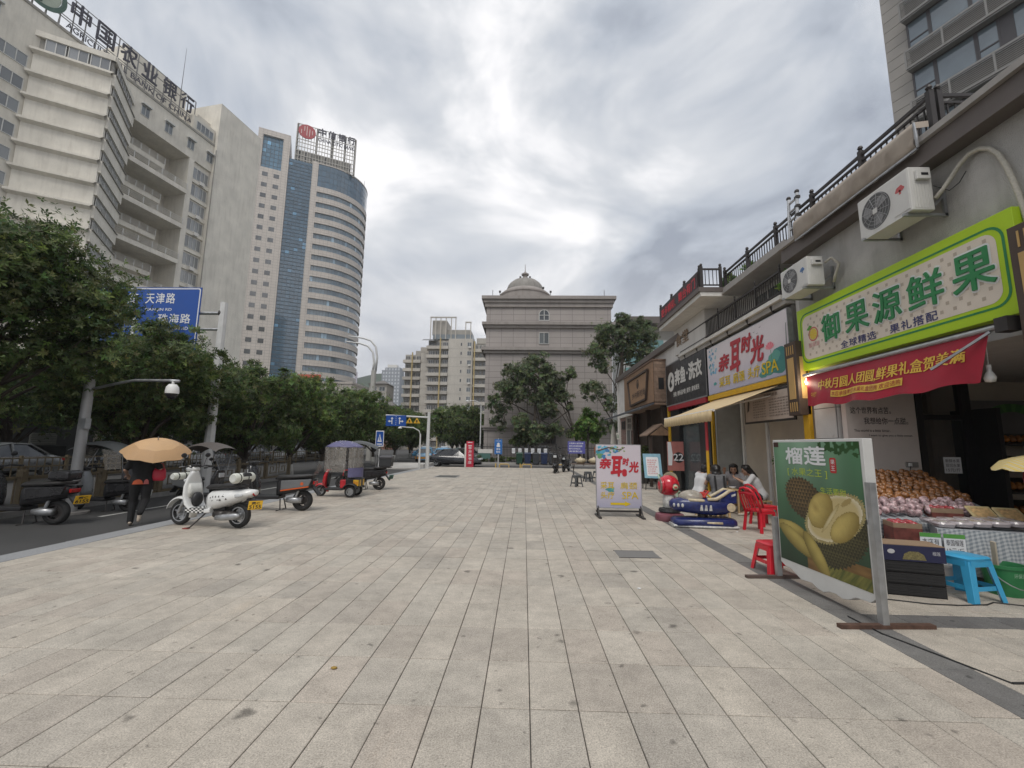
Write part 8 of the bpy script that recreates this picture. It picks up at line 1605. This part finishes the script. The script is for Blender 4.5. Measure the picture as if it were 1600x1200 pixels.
o = ac.build('arch_print', PRINT, t, fix=False); o['kind'] = 'stuff'; MB().fbox(c, -.15, 1.6, -.1, .62, -.02, 0).build('backing', DARKIN, t)
# --- green paint bucket, cartons, cart at the right edge
GB = mat('bucket_green', (.03, .20, .07), .4, var=.15, scale=8); t = thing('paint_bucket', 'green plastic bucket with a wooden stick at the right edge', 'bucket', (5.52, 5.42, 0)); MB().lathe([(0, .0), (.15, .0), (.185, .30), (.195, .3), (.195, .335), (.18, .335), (.17, .29), (.14, .03), (0, .03)], (0, 0, 0), 26).build('body', GB, t, smooth='auto'); MB().lathe([(0, .26), (.17, .27)], (0, 0, 0), 20).build('contents', mat('bucket_mud', (.16, .13, .11), .8, var=.3, scale=20), t); MB().tube([(.19*math.cos(a), .19*math.sin(a)-.03*math.sin((a-3.14)), .3-.2*math.sin(a-3.14)) for a in [3.14+3.14*k/10 for k in range(11)]], .006, 6).build('bail', STEEL, t)
text('lettering', Fr((-.12, -.186, .14), (1, .0, 0), (0, -.1, 1)), '环保涂料', .03, .2, .08, .13, mat('bucket_print', (.35, .5, .38), .5), t, d=.004); MB().bar((-.05, .02, .25), (-.1, -.03, .58), .05, .02).build('wooden_stick', mat('pale_stick', (.52, .46, .36), .7), t)
t = thing('white_tub', 'white plastic tub behind the blue stool', 'tub', (5.18, 5.62, 0)); MB().lathe([(0, 0), (.12, 0), (.15, .24), (.16, .24), (.16, .27), (.14, .27), (.12, .03), (0, .03)], (0, 0, 0), 22).build('body', OFFWHITE, t, smooth='auto'); MB().lathe([(0, .2), (.135, .205)], (0, 0, 0), 18).build('contents', mat('tub_inside', (.3, .29, .27), .7), t)
YG = gingham('gingham_yellow', (.66, .47, .08), (.55, .50, .36), 26); MAR = mat('maroon_cloth', (.20, .012, .03), .8, var=.3, scale=5)
t = thing('covered_cart', 'cart with yellow checked cover and maroon cloth at the right photo edge', 'cart', (6.22, 5.4, 0)); rows = [[Vector((.05+.62*q*math.cos(a), .42*q*math.sin(a), 1.46+.14*(1-q*q)-.03*abs(math.sin(a*5))*q-(.05 if q > .95 else 0))) for a in [2*math.pi*k/30 for k in range(31)]] for q in (.02, .35, .65, .85, 1.0)]
MB().strip(rows, None).build('yellow_cover', YG, t, smooth=True); rows = [[Vector((.12+(.30+.06*math.sin(a*4+z*5)+.04*z)*math.cos(a), (.24+.04*math.sin(a*5))*math.sin(a), .78+.6*z)) for a in [2*math.pi*k/30 for k in range(31)]] for z in (0, .3, .6, .85, 1.0)]
MB().strip(rows, None).build('maroon_drape', MAR, t, smooth=True)
for x, y in ((-.2, -.2), (.35, -.2), (.35, .2)): MB().bar((x, y, 0), (x*.6+.05, y*.6, 1.45), .03).build('pole', STEEL, t)
MB().add([(-.22, -.2, .05), (-.17, -.2, .05), (-.10, -.16, .72), (-.16, -.16, .72), (-.22, -.14, .05), (-.17, -.14, .05), (-.10, -.1, .72), (-.16, -.1, .72)], BXF).build('board', mat('board_brown', (.16, .13, .11), .8), t); MB().box(-.05, .5, -.2, .25, .3, .75).build('cart_box', BLACK, t)
# cables on the paving, small litter, roof plants, wall odds and ends
t = thing('power_cable', 'black power cable snaking over the paving by the blue stool', 'cable', (0, 0, 0)); MB().tube([(3.9, 5.15, .006), (4.3, 5.0, .006), (4.6, 4.98, .006), (4.9, 5.02, .006), (5.05, 5.1, .006), (5.3, 5.0, .006), (5.8, 4.92, .006), (6.4, 4.9, .006)], .007, 6).build('cable', CABLE, t); MB().box(3.86, 3.91, 5.13, 5.17, 0, .02).build('plug', CABLE, t)
t = thing('power_cable', 'thin black cable lying straight beside the dark paving band', 'cable', (0, 0, 0)); MB().tube([(3.42, 3.4, .006), (3.30, 3.8, .006), (3.17, 4.2, .006), (3.16, 4.6, .006)], .006, 6).build('cable', CABLE, t); MB().tube([(3.42, 3.4, .006), (3.8, 3.42, .006), (5.0, 3.5, .006)], .009, 6).build('branch', CABLE, t)
for i, (x, y, m_, lab, cat) in enumerate(((1.33, 5.3, SW, 'scrap of white paper on the paving left of the dark cover', 'litter'), (-1.35, 3.35, mat('dry_leaf', (.34, .22, .05), .8), 'single dry yellow leaf on the near paving', 'leaf'), (4.15, 8.9, SW, 'crumpled white tissue by the nearest red chair', 'litter'))): t = MB().sphere((0, 0, .008), (.025, .016, .008), 7, 5).build(('paper_scrap', 'dry_leaf', 'paper_tissue')[i], m_, None, smooth=True); t.location = (x, y, 0); tag(t, lab, cat)
for i, (y, lab) in enumerate(((12.0, 'potted plant on the terrace behind the railing near the corner'), (9.9, 'trailing plant on the balcony beside the smaller air conditioner'), (13.4, 'green plant behind the corner terrace railing'))): t = thing('roof_plant', lab, 'plant', (6.5 if i != 1 else 6.2, y, (6.3, 5.16, 6.5)[i])); o = bpy.data.objects.new('foliage', leaves([(Vector((0, 0, .38)), .28, .9), (Vector((.1, .25, .33)), .22, .9)], 160, .12, 'lite', random.Random(80+i))); COL.objects.link(o); o.parent = t; MB().lathe([(0, 0), (.12, 0), (.16, .22), (0, .2)], (0, 0, 0), 12).build('pot', mat('terracotta', (.25, .11, .07), .8), t)
t = thing('balcony_sign_plate', 'small white sign on the corner of the brick house', 'sign', (5.9, 28.2, 2.1)); MB().box(-.25, .2, -.03, .03, 0, .42).build('plate', OFFWHITE, t); text('lettering', Fr((-.25, -.031, 0), (1, 0, 0)), '饭店', .05, .4, .1, .32, DGREEN, t, d=.002); MB().box(.2, .25, -.02, .02, .18, .24).build('bracket', DARKMETAL, t)
t = thing('lantern_sign', 'small white upright sign hanging on the brick wall', 'sign', (5.85, 24.6, 2.55)); MB().box(-.16, .16, -.05, .05, 0, .75).build('box', OFFWHITE, t); MB().box(.16, .27, -.02, .02, .35, .4).build('bracket', DARKMETAL, t); text('lettering', Fr((-.16, -.051, 0), (1, 0, 0)), '鲜', .06, .26, .42, .66, BLACK, t, d=.002); text('lettering', Fr((-.16, -.051, 0), (1, 0, 0)), '厨', .06, .26, .1, .34, BLACK, t, d=.002)
t = thing('blue_tag', 'small round blue metro style tag on the white tiled pillar', 'sign', (6.1, 9.02, 1.72)); m_ = MB(); m_.prism(Fr((0, 0, 0), (0, -1, 0)), disc(0, 0, .09, .1, 8), 0, .006); m_.build('plate', mat('tag_blue', (.03, .22, .45), .4), t); m_ = MB(); m_.poly(Fr((0, 0, 0), (0, -1, 0)), rrect(-.05, .05, -.02, .02, .01), .008); m_.build('white_mark', SW, t, fix=False)
# ================================================================ people
SKIN = mat('skin', (.44, .265, .185), .5, var=.06, scale=12); HAIR = mat('hair_black', (.014, .012, .012), .4, var=.2, scale=30); EYE = mat('eye_dark', (.02, .015, .012), .3, var=0); LIP = mat('lip', (.30, .10, .085), .5, var=0); SHOEW = mat('shoe_white', (.60, .55, .48), .6, var=.1)
def V3(*a): return Vector(a)
def hand(mb, w, d, palm, side, curl=.5):
    """palm, four unequal curled fingers and a thumb leaving the side of the palm"""
    d = Vector(d).normalized(); n = Vector(palm); n = (n-d*n.dot(d)).normalized(); s = d.cross(n)*side
    for q in (-.022, 0, .022): limb(mb, [(w+s*q*.6, .019), (w+d*.05+s*q, .016), (w+d*.085+s*q, .013)], 7)
    for i, ln in enumerate((.066, .076, .07, .054)):
        b = w+d*.088+s*(.03-.02*i); k1 = (d+n*curl*.7).normalized(); k2 = (d*.5+n*curl*1.4).normalized(); limb(mb, [(b, .0095), (b+k1*ln*.5, .009), (b+k1*ln*.5+k2*ln*.5, .0078)], 6)
    b = w+d*.03+s*.03; t1 = (s*.8+d*.7+n*.4).normalized(); t2 = (s*.2+d+n*.6).normalized(); limb(mb, [(b, .0125), (b+t1*.035, .0105), (b+t1*.035+t2*.028, .0088)], 6)
def person(label, loc, rz, J, top, legs, hair='short', sleeve=.6, leg_to=.95, shoes=SHOEW, top_long=0.0, face=True, s=1.0, curl=(.5, .5), palms=((0, 0, -1), (0, 0, -1))):
    t = thing('person', label, 'person', loc, rz); t.scale = (s, s, s); b = MB(); pel, wai, che, nek, hd = [V3(*J[k]) for k in ('pelvis', 'waist', 'chest', 'neck', 'head')]; look = V3(*J['look']).normalized()
    up = (hd-nek).normalized(); sd = look.cross(V3(0, 0, 1)).normalized(); hu = sd.cross(look).normalized()
    def torso(mb, g):
        sx = (V3(*J['shoulder'][1])-V3(*J['shoulder'][0])).normalized(); hx = (V3(*J['hip'][1])-V3(*J['hip'][0])).normalized()
        for q in (-.07, 0, .07): limb(mb, [(pel+hx*q*1.15, .105+g), (wai+hx*q*.75, .095+g), (che+sx*q*1.05, .105+g), (nek-up*.07+sx*q*.6, .06+g*.6)], 12)
        for i in (0, 1): sh = V3(*J['shoulder'][i]); limb(mb, [(che, .09+g), (sh, .055+g)], 10); limb(mb, [(nek-up*.05, .045+g*.4), (sh, .05+g)], 10)
    torso(b, 0); limb(b, [(nek-up*.05, .052), (hd-up*.07, .048)], 10)
    def hp(x, y, z): return hd+sd*x+look*y+hu*z
    for (x, y, z, r_) in ((0, -.015, .035, .086), (0, .012, .03, .08), (0, .02, -.03, .068), (0, .03, -.075, .046), (.03, .015, -.03, .05), (-.03, .015, -.03, .05)): b.sphere(hp(x, y, z), r_, 14, 10)
    limb(b, [(hp(0, .085, .02), .010), (hp(0, .104, -.018), .0135)], 7); limb(b, [(hp(-.016, .085, -.055), .0125), (hp(.016, .085, -.055), .0125)], 7); b.sphere(hp(0, .075, -.095), .02, 8, 6)
    for i in (-1, 1): limb(b, [(hp(i*.083, -.01, .015), .016), (hp(i*.084, -.012, -.02), .012)], 6)
    cl_t, cl_l = MB(), MB(); torso(cl_t, .016); 
    for i in (0, 1):
        sh, el, wr = V3(*J['shoulder'][i]), V3(*J['elbow'][i]), V3(*J['wrist'][i]); limb(b, [(sh, .052), (sh.lerp(el, .5), .044), (el, .036), (el.lerp(wr, .35), .036), (wr, .025)], 10); hand(b, wr, wr-el if J.get('hand') is None else V3(*J['hand'][i]), palms[i], 1 if i == 0 else -1, curl[i])
        e = sh.lerp(el, min(1, sleeve)); pts = [(sh, .070), (sh.lerp(e, .5), .066), (e, .060)]
        if sleeve > 1: pts += [(el.lerp(wr, sleeve-1), .048)]
        limb(cl_t, pts, 10)
        hi, kn, an, to = V3(*J['hip'][i]), V3(*J['knee'][i]), V3(*J['ankle'][i]), V3(*J['toe'][i]); limb(b, [(hi, .088), (hi.lerp(kn, .5), .074), (kn, .056), (kn.lerp(an, .35), .053), (an, .036)], 10); limb(b, [(an, .034), (an.lerp(to, .5)+V3(0, 0, -.02), .033), (to, .026)], 8)
        q = [(hi, .106), (hi.lerp(kn, .5), .092), (kn, .074)]
        if leg_to > .5: q += [(kn.lerp(an, .4), .068), (kn.lerp(an, (leg_to-.5)*2), .058)]
        else: q = [(hi, .108), (hi.lerp(kn, leg_to*2), .098)]
        limb(cl_l, q, 10)
        so = MB(); f_ = (to-an); f_ = f_.normalized(); heel = an-f_*.03; limb(so, [(heel+V3(0, 0, -.025), .036), (an.lerp(to, .5)+V3(0, 0, -.028), .036), (to+V3(0, 0, -.004), .03)], 10); voxel(so, 'shoe', shoes, t, .012, 4)
    hx = (V3(*J['hip'][1])-V3(*J['hip'][0])).normalized(); limb(cl_l, [(pel-hx*.07, .12), (pel+hx*.07, .12)], 12)
    if top_long: limb(cl_t, [(pel-hx*.07, .128), (pel+hx*.07, .128)], 12)
    body = voxel(b, 'body', SKIN, t, .0075, 5, dec=.35); voxel(cl_t, 'top', top, t, .014, 6); voxel(cl_l, 'trousers' if leg_to > .5 else 'shorts', legs, t, .014, 6)
    h = MB()
    for (x, y, z, r_) in ((0, -.03, .05, .094), (.04, -.02, .055, .075), (-.04, -.02, .055, .075), (0, .02, .085, .066), (0, -.05, .0, .08), (0, -.045, -.04, .07)): h.sphere(hp(x, y, z), r_, 14, 10)
    for i in (-1, 1): limb(h, [(hp(i*.075, .025, .06), .03), (hp(i*.083, -.01, .0), .028), (hp(i*.075, -.03, -.05), .03)], 8)
    if hair == 'long': limb(h, [(hp(0, -.07, -.02), .075), (hp(0, -.11, -.16), .075), (hp(.0, -.13, -.3), .06), (hp(0, -.13, -.42), .03)], 10)
    if hair == 'bob':
        for i in (-1, 1): limb(h, [(hp(i*.07, -.02, .02), .04), (hp(i*.08, -.02, -.11), .035)], 8)
        limb(h, [(hp(-.05, -.06, -.1), .045), (hp(.05, -.06, -.1), .045)], 8)
    if hair == 'tied': limb(h, [(hp(0, -.11, .05), .045), (hp(0, -.16, -.02), .04), (hp(0, -.165, -.14), .022)], 8)
    voxel(h, 'hair', HAIR, t, .011, 5)
    if face:
        for i in (-1, 1): MB().sphere(hp(i*.031, .083, .012), (.012, .008, .007), 8, 6).build('eye', EYE, t, smooth=True); MB().bar(hp(i*.016, .092, .036), hp(i*.048, .083, .034), .006, .006).build('eyebrow', HAIR, t)
        MB().bar(hp(-.02, .0985, -.055), hp(.02, .0985, -.055), .006, .008).build('mouth', LIP, t)
    return t
# walking person under the sand-coloured umbrella, seen from behind (walks towards +y)
W = dict(pelvis=(0, 0, .90), waist=(0, .01, 1.06), chest=(0, .02, 1.22), neck=(0, .03, 1.40), head=(0, .06, 1.51), look=(0, 1, -.08), shoulder=((-.17, .02, 1.34), (.17, .02, 1.34)), elbow=((-.28, -.02, 1.13), (.29, -.02, 1.13)), wrist=((-.25, .17, 1.02), (.20, .18, 1.17)), hip=((-.09, 0, .88), (.09, 0, .88)), knee=((-.10, .06, .48), (.10, -.02, .50)), ankle=((-.10, .0, .09), (.07, -.36, .30)), toe=((-.10, .17, .035), (.06, -.34, .15)))
BLK = mat('black_cloth', (.012, .012, .013), .85, var=.2, scale=9); BLK2 = mat('black_trousers', (.010, .010, .011), .8, var=.2, scale=9)
wp_ = person('person in black walking along the road under a sand-coloured umbrella', (-7.95, 9.05, -.12), R(36), W, BLK, BLK2, 'tied', .8, 1.0, mat('shoe_beige', (.62, .52, .42), .6, var=.1), top_long=1)
def shirt_hem(c0, c1, m, nm):
    rows = []
    for k in range(9): x = c0+(c1-c0)*k/8; h_ = .10*math.sin(math.pi*(k/8))**.45; rows.append([V3(x, -.150+.35*x*x, .845), V3(x, -.152+.35*x*x, .845+h_*.5), V3(x, -.146+.35*x*x, .845+h_)])
    return MB().strip(rows, None).build(nm, m, wp_, smooth=True)
shirt_hem(-.135, .045, mat('hem_orange', (.52, .10, .035), .7, var=.15, scale=12), 'orange_hem'); shirt_hem(.045, .135, mat('hem_pink', (.50, .13, .12), .7, var=.2, scale=12), 'pink_hem')
um = thing('umbrella', 'sand-coloured umbrella held over the walking person', 'umbrella', (-7.80, 9.22, 1.02), R(36)); SAND = mat('umbrella_sand', (.56, .36, .19), .7, var=.06, scale=5); SAND2 = mat('umbrella_sand_edge', (.46, .285, .145), .7, var=.06, scale=5); C0 = V3(-.02, -.24, .50); axis = V3(.02, -.42, 1).normalized(); t1 = V3(1, 0, 0); t1 = (t1-axis*t1.dot(axis)).normalized(); t2 = axis.cross(t1)
def upt(q, a): 
    k = abs(((a/(2*math.pi)*8) % 1)-.5)*2; r_ = .60*q*(.93+.07*k); return C0+t1*r_*math.cos(a)+t2*r_*math.sin(a)*.92-axis*(.27*q*q-.02*(1-k)*q)+axis*.12
for k in range(8):
    for (q0, q1, m) in ((.02, .62, SAND), (.62, 1.0, SAND2 if k % 1 == 0 else SAND)):
        rows = [[upt(q0+(q1-q0)*i/4, 2*math.pi*(k+j/4)/8) for j in range(5)] for i in range(5)]; MB().strip(rows, None).build('canopy_panel' if q0 < .5 else 'border_panel', m, um)
    MB().tube([upt(q, 2*math.pi*k/8)-axis*.012 for q in (.03, .35, .7, 1.0)], .004, 5).build('rib', STEEL, um)
MB().tube([C0+axis*.19, C0-axis*.25, V3(-.02, .02, .03)], .008, 7).build('shaft', STEEL, um); MB().cyl(V3(-.02, .02, .05), V3(-.015, .05, -.05), .014, n=8).build('handle', BLACK, um); MB().cyl(C0+axis*.12, C0+axis*.19, .01, n=7).build('ferrule', STEEL, um); MB().tube([upt(1.0, -.2), upt(1.0, -.2)-V3(0, 0, .09)], .012, 5).build('strap', SAND2, um)
hb = thing('shoulder_bag', 'bright red bag on the arm of the walking person', 'bag', (-7.72, 9.2, .78), R(36)); MB().loft([ring_z(0, 0, .09, .05, 3), ring_z(.06, .0, .12, .065, 3), ring_z(.2, 0, .11, .05, 3), ring_z(.25, 0, .09, .02, 3)]).build('bag_body', mat('bag_red', (.55, .03, .06), .5, var=.12), hb, smooth=True); MB().tube([(-.08, 0, .24), (-.04, 0, .36), (.04, 0, .36), (.08, 0, .24)], .008, 6).build('handle', mat('bag_red', (.55, .03, .06), .5), hb)
# seated group
def seated(lean=.15, arm='table', knee=.0):
    J = dict(pelvis=(0, 0, .50), waist=(0, .04+lean*.2, .64), chest=(0, .05+lean*.7, .82), neck=(0, .06+lean*1.25, .98), head=(0, .11+lean*1.5, 1.08), look=(0, 1, -.35), shoulder=((-.165, .05+lean*1.1, .94), (.165, .05+lean*1.1, .94)), hip=((-.09, .02, .49), (.09, .02, .49)), knee=((-.12, .42, .50), (.12, .42, .50)), ankle=((-.11, .38, .10), (.12, .40, .10)), toe=((-.12, .55, .035), (.13, .57, .035)))
    if arm == 'table': J['elbow'] = ((-.24, .20+lean, .76), (.24, .20+lean, .76)); J['wrist'] = ((-.10, .38+lean, .86), (.10, .38+lean, .86))
    elif arm == 'mouth': J['elbow'] = ((-.22, .22+lean, .75), (.22, .22+lean, .75)); J['wrist'] = ((-.06, .30+lean, .92), (.08, .30+lean, .90))
    elif arm == 'bowl': J['elbow'] = ((-.24, .16+lean, .76), (.23, .18+lean, .76)); J['wrist'] = ((-.15, .40+lean, .84), (.20, .33+lean, 1.02))
    return J
WHT = mat('white_shirt', (.60, .60, .60), .8, var=.06, scale=9); GRC = mat('grey_dress', (.12, .12, .125), .85, var=.15, scale=9); LGR = mat('light_grey_tee', (.42, .41, .43), .8, var=.08); TAN = mat('pale_trousers', (.46, .42, .38), .8, var=.08); DSH = mat('dark_shorts', (.03, .03, .035), .8)
TC = (4.86, 11.35)
pa = person('seated person in a white tee with a dark cross strap, leftmost of the group', (4.33, 11.2, 0), R(-72), seated(.08, 'mouth'), WHT, mat('grey_shorts', (.30, .29, .28), .8), 'short', .75, .42, face=True)
MB().tube([(-.15, .30, 1.0), (-.02, .09, .86), (.1, .03, .68), (.17, .1, .58)], .018, 6).build('bag_strap', BLK, pa); MB().tube([(-.15, .30, 1.0), (-.02, .36, .86), (.12, .28, .66), (.17, .1, .58)], .018, 6).build('bag_strap', BLK, pa)
person('seated person half hidden behind the taped awning pole', (4.78, 12.2, 0), R(190), seated(.16, 'mouth'), mat('pink_tee', (.48, .38, .37), .8), DSH, 'short', .7, .5)
pc = person('seated person in a grey pinafore with back to the camera', (4.60, 10.6, 0), R(-8), seated(.1, 'table'), GRC, TAN, 'bob', .35, .95, face=True, top_long=1)
for x in (-.1, .1): MB().bar((x, -.1, .62), (x, .0, .97), .04, .012).build('apron_strap', BLK, pc)
person('seated person in a light tee facing the camera and lifting a hand', (5.62, 12.0, 0), R(150), seated(.12, 'bowl'), LGR, DSH, 'bob', .7, .45)
person('seated person in a white shirt with long black hair at the right of the group', (5.78, 11.0, 0), R(70), seated(.14, 'table'), WHT, DSH, 'long', 1.25, .4, top_long=1, palms=((0, 0, 1), (0, 0, 1)))
PINE = mat('pale_wood', (.52, .38, .20), .6, var=.15, scale=9)
for i, (x, y, lab) in enumerate(((4.33, 11.2, 'left'), (4.78, 12.2, 'rear left'), (4.60, 10.6, 'near'), (5.62, 12.0, 'rear right'), (5.78, 11.0, 'right'))):
    t = thing('wooden_stool', 'pale wooden stool under the '+lab+' seated person', 'stool', (x, y, 0), 0, 'wooden stools of the seated group'); MB().box(-.15, .15, -.15, .15, .35, .385).build('seat', PINE, t, bevel=.005)
    for sx in (-1, 1):
        for sy in (-1, 1): MB().box(sx*.13-.02, sx*.13+.02, sy*.13-.02, sy*.13+.02, 0, .349).build('leg', PINE, t)
    MB().box(-.11, .11, -.14, -.12, .12, .15).box(-.11, .11, .12, .14, .12, .15).build('stretcher', PINE, t)
t = thing('low_table', 'low wooden table in the middle of the seated group', 'table', (5.0, 11.4, 0)); MB().box(-.36, .36, -.3, .3, .58, .61).build('top', PINE, t, bevel=.006)
for sx in (-1, 1):
    for sy in (-1, 1): MB().box(sx*.27-.02, sx*.27+.02, sy*.25-.02, sy*.25+.02, 0, .579).build('leg', PINE, t)
for i, (x, y, m, lab) in enumerate(((4.8, 11.3, SW, 'white bowl on the low table, left'), (5.05, 11.5, mat('bowl_red', (.35, .05, .05), .5), 'red bowl on the low table, middle'), (5.22, 11.3, SW, 'white bowl on the low table, right'))): t = thing('food_bowl', lab, 'bowl', (x, y, .61)); MB().lathe([(0, 0), (.04, 0), (.085, .06), (.08, .06), (.035, .01), (0, .01)], (0, 0, 0), 18).build('bowl', m, t, smooth=True); MB().lathe([(0, .045), (.072, .048)], (0, 0, 0), 14).build('food', mat('noodle', (.35, .2, .08), .6, var=.4, scale=40), t)
t = thing('green_chair', 'pale green plastic chair behind the leftmost seated person', 'chair', (4.15, 12.6, 0), R(-30)); chair_mb(t, mat('pale_green_plastic', (.42, .55, .42), .4))
t = thing('straw_hat', 'round straw fan hanging on the back of the pale green chair', 'hat', (4.0, 12.3, .75)); MB().lathe([(0, .02), (.1, .02), (.12, 0), (.21, -.01)], (0, 0, 0), 20, 'y').build('brim', mat('straw', (.50, .42, .30), .8, var=.2, scale=30), t, smooth=True); MB().lathe([(0, -.03), (.05, -.03), (.08, .0)], (0, 0, 0), 16, 'y').build('crown_top', MATS['straw'], t, smooth=True)
# air between here and the far blocks
hz_ = MB().box(-910, 910, -210, 930, -1.7, 150).build('haze', mat('haze_air', (.8, .8, .8), var=0)); hz_['kind'] = 'stuff'; hm = bpy.data.materials.new('haze_volume'); hm.use_nodes = True; hn = hm.node_tree; hn.nodes.remove(hn.nodes['Principled BSDF']); pv = hn.nodes.new('ShaderNodeVolumePrincipled'); pv.inputs['Color'].default_value = (.86, .89, .93, 1); pv.inputs['Density'].default_value = .0004; pv.inputs['Anisotropy'].default_value = .2; hn.links.new(pv.outputs[0], hn.nodes['Material Output'].inputs['Volume']); hz_.data.materials.clear(); hz_.data.materials.append(hm)
SC.cycles.volume_bounces = 1
bpy.data.scenes.remove(SCR)
